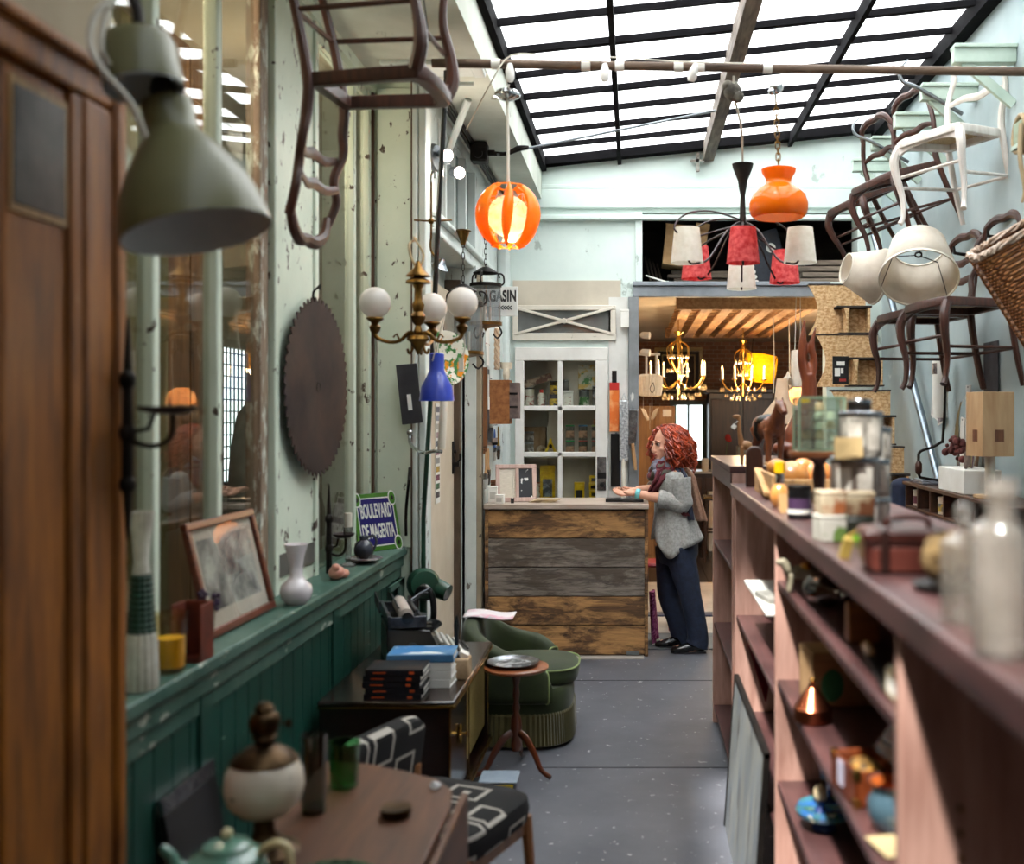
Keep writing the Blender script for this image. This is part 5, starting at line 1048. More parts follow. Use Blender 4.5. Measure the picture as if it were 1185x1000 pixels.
for z in (.03,.075,.12,.165): m.lathe([(.012,0),(.018,0),(.018,.002),(.012,.002)],c=(-.142,-.103,z),n=16,axis=(0,-1,0))
ob('dial',m,enw,t); m=MB(); m.lathe([(.032,0),(.042,0),(.042,.002),(.032,.002)],c=(.06,-.101,.28),n=24,axis=(0,-1,0)); m.bb((.03,-.103,.275),(.09,-.101,.285)); ob('round_badge',m,enw,t)
for k in range(4):
    solo('thin_slat',MB().bar((.14+.035*k,8.85+.05*k,NZ+.0),(.09+.035*k,9.3,NZ+.30-.02*k),.03,.012,(1,0,0)),nw,['thin slat leaning in the niche corner, outermost','thin slat leaning in the niche corner, second','thin slat leaning in the niche corner, third','thin slat leaning in the niche corner, innermost'][k],'slat','slats leaning in the niche')
solo('white_rod',MB().tube([(.09,8.80,NZ+.075),(.30,8.82,NZ+.012)],.007).tube([(.28,8.8,NZ+.0),(.28,8.84,NZ+.03)],.006),white,'thin white rod lying at the niche edge','rod')

# ---------------------------------------------------------------- pole under the skylight and the lamps it carries
YR=5.0
polew=wood('rough_pole','3f2d22','7a614d','x',3,.7,0,.25,9)
solo('hanging_pole',MB().tube([at(500,73,YR),at(700,76,YR),at(950,80,YR),(2.058,YR,at(1185,83.5,YR).z)],.021,12),polew,'long brown wooden pole slung across under the skylight','pole')
t=T('cable_run','white cable with sockets taped along the wooden pole','cable',at(590,68,YR)); B=t.location
ob('cable_cord',MB().tube([at(540,150,5.3)-B,at(568,96,4.955)-B,at(592,64,4.97)-B,at(640,66,4.97)-B,at(692,71,4.97)-B,at(700,66,4.97)-B,at(780,71,4.97)-B,at(880,74,4.97)-B],.0036,7),cord,t)
for px in (590,700,803):
    ob('socket',MB().lathe([(0,-.05),(.015,-.05),(.022,-.035),(.022,.0),(.012,.03),(.008,.035)],c=at(px,82,4.955)-B,n=16,axis=(0,-.05,1) if px!=803 else (.3,-.3,1)),white,t)
for px in (574,678,717,785,810,888): ob('tape',MB().lathe([(.025,-.022),(.025,.022)],c=at(px,73.1+(px-500)*.0149,YR)-B,n=14,axis=(1,0,0),cap=False),paper,t)
# orange pendant of interlocking petals
ac=translucent('orange_acrylic','ffb43c','ff9a10',.45,.2,3); thr=translucent('clear_threads','fff0dc','ffd9b0',.6,.3,18)
t=T('petal_pendant','round pendant lamp of interlocking orange acrylic petals, lit','pendant lamp',at(588,250,YR)); B=t.location; r0=.165
def petal(q0,wd,tilt):
    def f(u,v):
        a=-1.22+2.44*u; w=wd*(.45+.55*math.cos(a)); q=q0+(v-.5)*w+tilt*math.sin(a)
        rr=r0*(1-.10*(abs(v-.5)*2)**2)
        return V((rr*math.cos(a)*math.cos(q),rr*math.cos(a)*math.sin(q),rr*math.sin(a)))
    return MB().sheet(f,18,8)
for q,wd in ((-90,.34),(-28,.86),(-152,.86),(38,.8),(142,.8),(90,.5)): ob('petal',petal(rad(q+6),wd,.10),ac,t,solid=.0025)
m=MB()
for k in range(46):
    a=k*2.39996; z=-1+2*(k+.5)/46; q=V((math.sqrt(1-z*z)*math.cos(a),math.sqrt(1-z*z)*math.sin(a),z)); k2=(k*17+9)%46; a2=k2*2.39996; z2=-1+2*(k2+.5)/46; q2=V((math.sqrt(1-z2*z2)*math.cos(a2),math.sqrt(1-z2*z2)*math.sin(a2),z2)); m.tube([q*.135,(q+q2)*.5*.12,q2*.135],.0014,4)
ob('thread_lattice',m,cord,t); ob('inner_globe',MB().ball((0,0,0),.10,20),thr,t)
ob('bulb',MB().ball((.012,0,-.10),.032,14),emis('bulb_glow','ffd9a8',30),t)
for z,s in ((-.142,.62),(.142,.62)): ob('ring',MB().lathe([(r0*.45,z-.003),(r0*.5,z-.003),(r0*.5,z+.003),(r0*.45,z+.003),(r0*.45,z-.003)],n=26,cap=False),ac,t)
top=at(587,112,YR)-B
ob('hanging_cord',MB().tube([(0,0,.09),(0,0,.3),top],.008),cord,t)
ob('ceiling_cup',MB().lathe([(.006,-.02),(.03,-.015),(.062,.0),(.064,.01),(.05,.028),(.0,.034)],c=top,n=28),chrome,t)
ob('upper_cord',MB().tube([top+V((0,0,.03)),at(589,98,4.95)-B],.004),cord,t)
lamp('petal_pendant_light',B+V((.012,0,-.10)),9,(1,.72,.4),.035)
# wire chandelier with red and white shades
t=T('shade_chandelier','wire chandelier with three red and three white fabric shades','chandelier',V((.56,5.40,2.36))); B=t.location
wire=metalm('dark_wire','3d3436','5b5150',.35,8)
hub=V((.0,0,.33))
m=MB(); m.lathe([(.012,.28),(.02,.31),(.016,.36),(.012,.46),(.02,.5),(.026,.54),(.05,.60),(.056,.625),(.0,.63)],n=20); ob('stem_cone',m,iron,t)
ob('hanging_cord',MB().tube([V((0,0,.62)),at(858,150,5.2)-B,at(850,112,5.07)-B,at(849,88,5.045)-B],.006),cord,t)
ob('knotted_lump',MB().ball(at(848,106,YR+.075)-B,(.045,.04,.05),12).ball(at(842,100,YR+.075)-B,(.03,.03,.03),10).ball(at(854,112,YR+.06)-B,(.03,.03,.03),10),surf('lichen_lump','6d675c','3f3a33',scale=26,rough=.9,bmp=.6),t,)
redf=translucent('red_shade_cloth','f07472','cf3338',.45,.7,42); whf=translucent('white_shade_cloth','f4efe6','e8e2d6',.5,.8,30)
pos=[(795,284,5.22,1),(860,284,5.13,0),(926,284,5.22,1),(806,304,5.62,0),(858,316,5.70,1),(908,309,5.62,0)]
for i,(px,py,yy,wh) in enumerate(pos):
    c=at(px,py,yy)-B; d=V((c.x,c.y,0)); r=.083
    a=ob('arm',MB().tube([hub,d*.28+V((0,0,.27)),d*.6+V((0,0,.12)),d*.82+V((0,0,c.z-.085)),d*.95+V((0,0,c.z-.085)),d+V((0,0,c.z-.04))],.0055,8),wire,t)
    ob('shade',MB().lathe([(r,-.088),(r*.98,-.082),(r*.76,.088),(r*.74,.088),(r*.95,-.086)],c=c,n=30,cap=False),whf if wh else redf,a)
    ob('candle_tube',MB().cyl(d+V((0,0,c.z-.05)),d+V((0,0,c.z+.03)),.010),ivory,a)
    if i in (0,3,5):
        n=V((-d.y,d.x,0)).normalized(); ob('wire_loop',MB().tube([hub,d*.55+V((0,0,.36)),d*1.02+V((0,0,.33)),d*1.22+V((0,0,.25)),d*1.0+n*.03+V((0,0,.21)),d*.5+n*.03+V((0,0,.26)),hub+V((0,0,-.02))],.005,7),wire,a)
# orange opaline lamp on a chain
t=T('opaline_lamp','glossy orange glass lamp with a narrow flared neck on a chain','pendant lamp',at(901,222,YR)); B=t.location
op=translucent('orange_opaline','ff8a12','fb7d05',.4,.12,3)
ob('glass',MB().lathe([(.118,-.125),(.133,-.112),(.141,-.085),(.141,-.055),(.128,-.018),(.092,.018),(.066,.034),(.060,.046),(.062,.062),(.080,.092),(.083,.108),(.079,.108),(.055,.06)],n=44,cap=False),op,t)
ob('glass_lining',MB().lathe([(.116,-.124),(.130,-.111),(.138,-.085),(.138,-.055),(.124,-.02)],n=44,cap=False),translucent('opal_white','f3e9dc','ece0d0',.4,.3),t)
ob('lamp_holder',MB().lathe([(0,.05),(.02,.05),(.06,.105),(.03,.118),(.008,.13)],n=22),brass,t)
m=MB(); n=11; top=at(898,120,YR)-B; bot=V((0,0,.125))
for k in range(n):
    p=bot+(top-bot)*(k/n); q=bot+(top-bot)*((k+1.15)/n); a=V((.009,0,0)) if k%2 else V((0,.009,0)); m.tube([p+a,q+a,q-a,p-a,p+a],.0032,5)
ob('hanging_chain',m,brass,t); ob('pulley',MB().ball(at(898,101,YR-.02)-B,(.035,.03,.035),14).ball(at(893,106,YR-.03)-B,.018,10),chrome,t); ob('hanging_strap',MB().tube([top,at(897,106,YR)-B,at(897,93,YR-.01)-B],.006),ivory,t)
# tension rod with black junction box
t=T('junction_box','black junction box and tension rod at the soffit corner','box',at(555,177,6.85)); B=t.location
ob('box',MB().box((0,0,0),(.11,.12,.13)),iron,t,bev=.012); ob('knob',MB().cyl((0,-.058,-.02),(0,-.085,-.02),.03),iron,t); ob('outlet',MB().cyl((.05,0,-.0),(.10,0,.0),.02),iron,t)
ob('turnbuckle',MB().tube([V((.05,0,0)),at(585,178,6.83)-B,at(600,172,6.81)-B,at(612,170,6.80)-B],[.018,.012,.02,.008]),iron,t); ob('rail_rod',MB().tube([at(575,179,6.83)-B,at(828,128,6.95)-B],.0085),steel,t)
# ornamental iron cross on the gable
solo('gable_mount_cross',MB().bb((.505,8.61,3.70),(.535,8.63,3.86)).bb((.46,8.61,3.78),(.58,8.63,3.80)).lathe([(0,0),(.02,0),(.02,.02),(0,.02)],c=(.52,8.63,3.79),axis=(0,-1,0),n=14),surf('flaked_iron','a8aaa2','7a6d63',scale=18,rough=.8),'small flaking iron cross mounted on the gable wall','ornament',bev=.003)
# ---------------------------------------------------------------- the inner room's things
t=T('timber_pallet','pale timber pallet fixed under the inner room ceiling','pallet',(.98,10.4,2.55)); B=t.location
def wb(n,lo,hi): return ob(n,MB().bb(lo,hi),palletw,t,world=True,bev=.004)
wb('front_board',(.36,9.05,2.60),(1.62,9.09,2.72)); wb('rear_board',(.36,12.4,2.60),(1.62,12.44,2.72))
for k in range(7): wb('slat',(.40+k*.18,9.1,2.60),(.50+k*.18,12.4,2.622))
for k in range(9): wb('cross_board',(.38,9.3+k*.36,2.68),(1.62,9.48+k*.36,2.70))
crys=pane('crystal_drop','f2e6cf',.25,.6,.05,.15,'f3dfb8')
def crystal_chandelier(label,p,h,r,n,frame,lit):
    t=T('crystal_chandelier',label,'chandelier',p)
    ob('stem',MB().lathe([(.0,-h),(.02,-h+.02),(.012,-h*.8),(.02,-h*.62),(.01,-h*.45),(.014,-h*.25),(.03,-h*.12),(.015,-h*.05),(.045,0),(.05,.01),(0,.02)],n=16),frame,t)
    ob('hanging_rod',MB().tube([(0,0,.01),(0,0,2.595-p[2])],.006),frame,t)
    for k in range(n):
        q=2*PI*k/n+.3; d=V((math.cos(q),math.sin(q),0))
        a=ob('arm',MB().tube([V((0,0,-h*.72)),d*r*.35+V((0,0,-h*.86)),d*r*.75+V((0,0,-h*.84)),d*r+V((0,0,-h*.70))],.007,7).tube([V((0,0,-h*.12)),d*r*.38+V((0,0,-h*.22)),d*r*.33+V((0,0,-h*.45)),V((0,0,-h*.66))],.006,7),frame,t)
        ob('drip_cup',MB().lathe([(.01,0),(.035,.012),(.03,.012),(0,.004)],c=d*r+V((0,0,-h*.70)),n=12),frame,a)
        ob('candle',MB().cyl(d*r+V((0,0,-h*.69)),d*r+V((0,0,-h*.50)),.013),ivory,a)
        ob('flame_bulb',MB().lathe([(0,0),(.01,.012),(.004,.035),(0,.045)],c=d*r+V((0,0,-h*.50)),n=10),emis('candle_glow','ffd590',3.5 if lit else 2),a)
        m=MB()
        for rr,zz,s in ((1,-.80,.026),(.55,-.97,.022),(.8,-.92,.02),(.36,-.33,.022),(.4,-.55,.02)):
            for w in(-.14,.14):
                dd=V((math.cos(q+w),math.sin(q+w),0))*r*rr+V((0,0,h*zz)); m.lathe([(0,.0),(.004,-.012),(s*.62,-s*1.6),(s*.4,-s*2.1),(0,-s*2.4)],c=dd,n=6)
        ob('crystal_drop',m,crys,a)
    return t
crystal_chandelier('gilt chandelier with pale candles and crystal drops in front of the gold frame',at(785,385,10),.62,.27,7,gold,True)
crystal_chandelier('smaller gilt chandelier with crystal fringe beside the yellow drum shade',at(860,395,11),.60,.24,8,gold,True)
lamp('inner_lamp_light',at(790,440,9.8),22,(1,.74,.45),.12); lamp('inner_lamp_light',at(862,440,10.8),22,(1,.72,.42),.12); lamp('inner_lamp_light',(1.9,9.6,2.2),22,(1,.74,.46),.12)
t=T('drum_shade','yellow drum lampshade hung sideways in the inner room','lampshade',at(880,426,11.6)); axd=(1,-.25,-.15)
ob('shade',MB().lathe([(.15,-.17),(.165,0),(.15,.17)],n=32,axis=axd,cap=False),translucent('yellow_cloth','f5b916','eaa60c',.5,.6,30),t); ob('ring',MB().lathe([(.148,.165),(.152,.165),(.152,.172),(.148,.172),(.148,.165)],n=28,axis=axd,cap=False).lathe([(.148,-.165),(.152,-.165),(.152,-.172),(.148,-.172),(.148,-.165)],n=28,axis=axd,cap=False),iron,t); ob('hanging_cord',MB().tube([(-.1,0,.14),(-.08,0.02,.33)],.004),iron,t)
lamp('drum_shade_light',at(880,426,11.6)+V((0,0,0)),3,(1,.75,.3),.05)
t=T('pleated_lantern','white pleated paper lantern beside the grey jamb','lantern',at(752,446,9.4))
ob('shade',MB().lathe([(.07,-.10),(.10,-.09),(.115,-.0),(.11,.08),(.08,.10)],n=64,cap=False,wob=lambda q,z:1+.05*math.cos(26*q)),whf,t); ob('hanging_wire',MB().tube([(.02,-.1,.05),(.04,-.118,-.03),(.02,-.12,-.07),(.0,-.118,-.03),(.03,-.117,.02)],.003),iron,t); ob('tie_cord',MB().tube([(-.06,0,-.1),(-.06,0,-.25)],.002).tube([(.02,0,-.1),(.02,0,-.26)],.002),cord,t)
t=T('tube_rail','white tubular rail with two small spots at the passage edge','rail',at(748,409,9.4)); B=t.location
ob('rail',MB().tube([at(739,410,9.4)-B,at(764,410,9.4)-B],.012).tube([at(748,410,9.4)-B,at(748,433,9.4)-B],.012).tube([at(760,410,9.4)-B,at(760,433,9.4)-B],.012),white,t)
for py in (388,408): ob('spot_head',MB().lathe([(.012,-.05),(.03,-.03),(.032,.04),(0,.04)],c=at(747,py,9.2)-B,n=18,axis=(1,-.3,-.1)),white,t)
t=T('leaf_ornament','folded pale wooden leaf ornament hanging under the pleated lantern','ornament',at(752,482,9.3))
for s,a in ((-1,.5),(1,-.45)): ob('leaf',MB().sheet(lambda u,v:V((s*(.01+.075*u),-.02+.02*(v-.5)*2,(.10*u-.02)*1+ (v-.5)*.07*math.sin(PI*min(1,u+.1))+ (-.06 if s<0 and u<.3 else 0)*u)),10,4),surf('pale_leaf_wood','d6bd9c','bd9f78',rough=.6),t,solid=.004)
ob('hanging_thread',MB().tube([(0,0,-.12),(0,0,.12)],.0015),cord,t)
# gold frame
t=T('gilt_frame','large empty gilt picture frame on the brick wall','picture frame',(.625,14.93,1.93)); gf=wood('gilt_moulding','7d6233','c9a968','x',3,.35,.2,.05)
for lo,hi in (((-.345,0),(.345,.05)),((-.345,.665),(.345,.715)),((-.345,.05),(-.295,.665)),((.295,.05),(.345,.665)),((-.24,.1),(.24,.115)),((-.24,.6),(.24,.615)),((-.24,.115),(-.225,.6)),((.225,.115),(.24,.6))): ob('frame',MB().bb((lo[0],-.03,lo[1]),(hi[0],.03,hi[1])),gf,t,bev=.004)
ob('dark_backing',MB().bb((-.3,.031,.05),(.3,.05,.67)),surf('dark_backing','2b211a','3b2e24',rough=.7),t)
# cupboards, sideboard and counter
t=T('panel_cupboard','tan panelled cupboard beside the inner window','cupboard',(.22,12.2,0)); tanw=wood('tan_panel','7a5533','a87d4e','z',2,.5,.1,.06)
ob('body',MB().bb((-.25,-.2,0),(.24,.2,1.78)),tanw,t,bev=.006)
for x in (-.12,.11): ob('door',MB().bb((x-.105,-.215,.06),(x+.105,-.2,1.72)),tanw,t,bev=.006)
ob('tag',MB().bb((.10,-.218,1.66),(.2,-.214,1.74)),paper,t)
t=T('dark_cabinet','tall dark wooden cabinet with panelled doors at the end of the inner room','cabinet',(1.48,14.7,0))
ob('body',MB().bb((-.45,-.25,0),(.45,.25,1.98)),darkw,t,bev=.008); ob('cornice_top',MB().bb((-.5,-.3,1.98),(.5,.28,2.04)),darkw,t,bev=.01)
for x in (-.22,.22): ob('door',MB().bb((x-.2,-.27,.1),(x+.2,-.25,1.9)),wood('dark_panel','2a150c','4c2a18','z',3,.4,.2,.06),t,bev=.012)
t=T('sideboard','dark brown sideboard under the inner window with a pale edged top','sideboard',(1.05,13.4,0)); 
ob('body',MB().bb((-.6,-.22,.08),(.65,.25,.93)),darkw,t,bev=.006); ob('top',MB().bb((-.63,-.25,.93),(.68,.27,.96)),surf('pale_slab','b9b6ae','a5a198',rough=.3),t,bev=.005)
for x in (-.55,.6):
    for y in (-.18,.2): ob('leg',MB().cyl((x,y,.08),(x,y,0),.025,.018),darkw,t)
for x in (-.38,.02,.42): ob('door',MB().bb((x-.18,-.235,.14),(x+.18,-.22,.88)),MATS['dark_panel'],t,bev=.008)
for k,(px,h,r) in enumerate(((816,.16,.045),(828,.13,.055),(840,.18,.04))):
    p=at(px,528,13.3); can('ceramic_pot',['white ceramic pot on the inner sideboard','wide white bowl like pot in the middle of the inner sideboard','narrow white pot at the end of the inner sideboard'][k],(p.x,13.3,.961),r,h,ivory,ivory,None,cat='pot')
t=T('red_flower','red flower on a tall stalk on the inner sideboard','flower',(at(840,500,13.45).x,13.48,.961)); ob('stalk',MB().tube([(0,0,.07),(.01,0,.25),(.03,0,.4)],.005),surf('stalk_green','4c5b2a'),t); ob('petal_cluster',MB().ball((.03,0,.42),(.04,.03,.05),10).ball((.05,0,.39),(.03,.03,.03),8),surf('flower_red','b3251f'),t); ob('pot',MB().lathe([(0,0),(.03,0),(.04,.07),(.0,.07)],n=14),black,t)
t=T('grey_tray','grey framed tray leaning at the end of the inner sideboard','tray',(at(863,520,13.4).x,13.45,.961),rot=(rad(-8),0,0)); ob('panel',MB().bb((-.1,0,.0),(.1,.015,.3)),surf('louvre_grey','8b8a80','6f6e66',scale=20,st=(.2,1,3),rough=.6),t); ob('frame',MB().bb((-.115,-.005,0),(-.095,.02,.32)).bb((.095,-.005,0),(.115,.02,.32)).bb((-.115,-.005,.3),(.115,.02,.32)),wood('tray_edge','5a4a38','7d6b55'),t)
t=T('bar_stool','dark bar stool with a pale brass edged seat in the inner room','stool',(at(833,600,12.0).x,12.0,0))
ob('seat',MB().bb((-.19,-.19,.70),(.19,.19,.73)),darkw,t,bev=.01); ob('seat_edge',MB().bb((-.195,-.195,.73),(.195,.195,.74)),gold,t)
for x in(-1,1):
    for y in(-1,1): ob('leg',MB().tube([(x*.15,y*.15,.7),(x*.19,y*.19,0)],[.022,.016]),darkw,t)
    ob('stretcher',MB().bar((x*.175,-.175,.28),(x*.175,.175,.28),.02,.02),darkw,t); ob('stretcher',MB().bar((-.17,x*.17,.34),(.17,x*.17,.34),.02,.02),darkw,t)
t=T('white_cabinet','low white cabinet with a dark drawer behind the bar stool','cabinet',(at(835,600,13.0).x+.02,12.85,0)); ob('body',MB().bb((-.2,-.1,0),(.3,.15,.72)),ivory,t,bev=.005); ob('drawer',MB().bb((-.12,-.115,.1),(.25,-.1,.28)),iron,t,bev=.004)
# things hung near the passage edge
t=T('paper_pendant','white paper wrapped pendant with crumpled wings on two cords','pendant lamp',at(923,425,8.76)); t.scale=(1.15,)*3; B=t.location; pw=translucent('crumpled_paper','f3efe9','e3ddd4',.4,.8,12)
ob('tube',MB().lathe([(.038,-.14),(.048,-.02),(.044,.12),(.03,.125)],n=14,cap=False,wob=lambda q,z:1+.05*math.sin(5*q+z*40)),pw,t)
for s in(-1,1):
    m=MB(); m.sheet(lambda u,v:V((s*(.04+.085*u),.03*math.sin(6*v+3*u),-.13+.05*math.sin(5*u)+(v-.5)*(.06+.07*u)+.012*math.sin(17*u+9*v))),12,8); ob('wing',m,pw,t,solid=.004)
ob('hanging_cord',MB().tube([(-.02,0,.12),(-.015,.0,.35),(-.01,.0,.54)],.003).tube([(.02,0,.12),(.02,.0,.35),(.02,.0,.54)],.003),cord,t)
for k,(px,y0,y1,yy) in enumerate(((895,335,455,9.3),(913,352,500,9.6))):
    solo('hanging_string',MB().tube([at(px,368,yy)+V((0,0,(.0))),at(px+1,(y0+y1)/2+30,yy),at(px,y1,yy)],.004),cord,['thin pale cord hanging from the inner ceiling by the wall','pale cord hanging just behind the paper pendant'][k],'string')
t=T('bead_lamp','table lamp with a beaded amber shade glowing in the inner room','lamp',(1.62,10.35,0)); 
ob('stand',MB().lathe([(0,0),(.14,0),(.14,.02),(.02,.04),(.02,1.75),(.03,1.8)],n=20),brass,t)
ob('shade',MB().lathe([(.05,1.95),(.12,1.90),(.15,1.80),(.13,1.78)],n=28,cap=False),translucent('amber_shade','d9a878','b98050',.5,.6,12),t)
m=MB()
for k in range(36):
    q=2*PI*k/36; d=V((.14*math.cos(q),.14*math.sin(q),0)); l=.06+.04*(k%3)
    m.tube([d+V((0,0,1.79)),d+V((0,0,1.79-l))],.002,4); m.ball(d+V((0,0,1.785-l)),.008,6)
ob('bead_fringe',m,crys,t); lamp('bead_lamp_light',(1.62,10.35,1.83),8,(1,.7,.4),.04)
t=T('beige_shade_lamp','lamp with a beige conical shade behind the carved horse','lamp',(at(905,470,6.9).x,6.9,0))
ob('stand',MB().lathe([(0,0),(.12,0),(.12,.02),(.018,.04),(.018,1.66)],n=18),darkw,t); ob('shade',MB().lathe([(.14,1.62),(.13,1.68),(.05,1.78),(.035,1.92)],n=28,cap=False),translucent('beige_shade','e8cdb0','d9bb9c',.4,.7,10),t)

# ---------------------------------------------------------------- the woman at the counter
skin=surf('skin','e0aa90','d39c82',scale=5,rough=.5,bmp=.02,spec=.35); 
WB=V((.30,7.40,0))
t=T('person','woman with long curly red hair leaning on the counter end, jeans and grey cardigan','person',WB)
def Wp(px,py,d=0): return at(px,py,7.40+d)-WB       # d: depth offset, + away from the lens
body=MB()
def limb(pts,rs,n=12): body.tube(pts,rs,n)
# torso
def ringat(c,ax,ay,n=18,rot=0.0,tilt=0.0):
    out=[]
    for k in range(n):
        q=2*PI*k/n; x=ax*math.cos(q); y=ay*math.sin(q); out.append(V(c)+V((x*math.cos(rot)-y*math.sin(rot),x*math.sin(rot)+y*math.cos(rot),x*tilt)))
    return out
rt=rad(12)
T0=[(Wp(784,640),.125,.165),(Wp(782,618),.13,.17),(Wp(779,600),.115,.15),(Wp(779,585),.105,.14),(Wp(778,568),.115,.155),(Wp(777,555),.11,.17),(Wp(776,545),.085,.16),(Wp(774,538),.055,.09)]
body.loft([ringat(c,a,b,18,rt,.08) for c,a,b in T0])
head=Wp(766,516)
limb([Wp(775,548),Wp(772,536),Wp(769,526)],[.06,.05,.052])
# head: skull, face mask, nose, chin
hd=V((-.86,-.50,-.06)).normalized(); hu=V((-.02,0,1)); hs=hu.cross(hd).normalized(); hu=hd.cross(hs).normalized()
HM=Matrix((hd,hs,hu)).transposed().to_4x4(); HM.translation=head+V((.03,0,.012))
def H(x,y,z): return HM@V((x,y,z))
hm=MB(); hm.M=HM
hm.ball((-.012,0,.022),(.098,.076,.100),24); hm.ball((.035,0,-.035),(.062,.060,.088),22); hm.ball((.066,0,-.093),(.027,.026,.022),14)
hm.ball((.066,-.034,-.030),(.022,.022,.02),12); hm.ball((.066,.034,-.030),(.022,.022,.02),12)          # cheeks
hm.tube([(.088,0,.018),(.101,0,-.008),(.113,0,-.034),(.106,0,-.045),(.09,0,-.048)],[.009,.011,.013,.012,.007],10); 
for s in(-1,1): hm.ball((.102,s*.011,-.041),(.008,.007,.006),8); hm.tube([(.082,s*.045,.018),(.094,s*.025,.023),(.092,s*.008,.016)],[.008,.010,.008],8)
hm.ball((.092,0,-.066),(.012,.022,.009),12); hm.ball((.090,0,-.077),(.011,.019,.008),12)
for s in(-1,1): hm.ball((-.012,s*.075,-.01),(.02,.012,.032),10)
body.M=None; body.add(hm.v,hm.f)
# arms; the near one bends at the elbow and rests on the counter
sh=Wp(787,556,-.15); el=Wp(790,583,-.16); wr=Wp(734,570.5,-.13)
limb([sh,(sh+el)/2+V((.012,-.01,0)),el],[.060,.054,.046]); limb([el,(el*2+wr)/3+V((0,0,.004)),wr],[.046,.042,.026])
sh2=Wp(768,556,.16); el2=Wp(768,567,.17); wr2=Wp(737,566.5,.06)
limb([sh2,(sh2+el2)/2,el2],[.058,.052,.044]); limb([el2,(el2+wr2)/2,wr2],[.044,.038,.026])
# hands: palm and five bent fingers
def hand(wr,fd,up,side,curl,scale=1.0):
    fd=V(fd).normalized(); up=V(up); up=(up-fd*up.dot(fd)).normalized(); sd=fd.cross(up)*side
    P=lambda f,s,u: wr+(fd*f+sd*s+up*u)*scale
    body.loft([[P(f,w*math.cos(q),h*math.sin(q)+o) for q in [2*PI*k/12 for k in range(12)]] for f,w,h,o in ((-.01,.024,.019,0),(.02,.032,.017,0),(.055,.039,.015,-.002),(.085,.040,.012,-.003),(.096,.034,.009,-.003))])
    for s,l,c in ((-.029,.068,.9),(-.010,.078,1.0),(.010,.073,1.1),(.028,.056,1.25)):
        b=.088; a1=curl*c*.6; a2=curl*c*1.25; a3=curl*c*1.9; p=P(b-.02,s*.95,-.002); q=P(b,s,-.002); pts=[p,q]; cur=(b,0)
        for a,ll in ((a1,.44),(a2,.32),(a3,.24)): cur=(cur[0]+math.cos(a)*l*ll,cur[1]+math.sin(a)*l*ll); pts.append(P(cur[0],s*1.06,cur[1]))
        limb(pts,[x*scale for x in (.0095,.0095,.009,.008,.0062)],8)
    limb([P(.012,-.022,.006),P(.036,-.046,.014),P(.062,-.055,.024),P(.084,-.050,.034)],[x*scale for x in (.014,.0125,.0105,.0075)],8)
hand(wr,(-1,-.10,.0),(0.1,-.35,1),1,.42)
hand(wr2,(-1,-.45,-.12),(0,.15,1),-1,.5)
# legs
hipn=Wp(787,640,-.09); kn=Wp(799,690,-.10); an=Wp(807,742,-.08); hipf=Wp(775,640,.09); kf=Wp(774,690,.10); af=Wp(788,740,.10)
limb([hipn,(hipn+kn)/2,kn],[.098,.088,.066]); limb([kn,(kn+an)/2+V((.01,0,0)),an],[.066,.058,.042]); limb([hipf,(hipf+kf)/2,kf],[.098,.086,.064]); limb([kf,(kf+af)/2+V((.012,0,0)),af],[.064,.056,.042])
for a,l in ((an,.0),(af,.0)):
    limb([V((a.x+.02,a.y,.045)),V((a.x-.06,a.y-.01,.035)),V((a.x-.15,a.y-.02,.028))],[.034,.036,.026])
ob('body',body,skin,t,remesh=.0045,smooth=3,fix=False)
# face details
for s in(-1,1):
    e=ob('eye',MB().ball(H(.083,s*.030,.002),(.0125,.0125,.0125),14),surf('eye_white','e6e0da',rough=.25,bmp=0),t)
    m=MB(); m.lathe([(0,.0130),(.005,.0122),(.006,.0112)],c=H(.083,s*.030,.002),n=14,axis=hd,cap=False); ob('iris',m,surf('iris_brown','2e1c12',rough=.2,bmp=0),e)
    m=MB(); m.tube([H(.089,s*.046,.003),H(.0965,s*.036,.0115),H(.0985,s*.026,.0115),H(.096,s*.016,.004)],[.002,.0028,.0026,.002],6); ob('eyelid',m,surf('lash_brown','5a3022',rough=.6,bmp=0),t)
    ob('eyebrow',MB().tube([H(.088,s*.052,.022),H(.102,s*.034,.030),H(.103,s*.014,.026)],[.002,.0042,.003],6),surf('brow_red','7a3520',rough=.8,bmp=0),t)
ob('lips',MB().tube([H(.094,-.021,-.070),H(.1035,-.008,-.0655),H(.1045,0,-.067),H(.1035,.008,-.0655),H(.094,.021,-.070)],[.002,.0048,.0042,.0048,.002],8).tube([H(.094,-.019,-.072),H(.1025,0,-.0765),H(.094,.019,-.072)],[.002,.0055,.002],8),surf('lips_rose','b8574f',rough=.4,bmp=0),t)
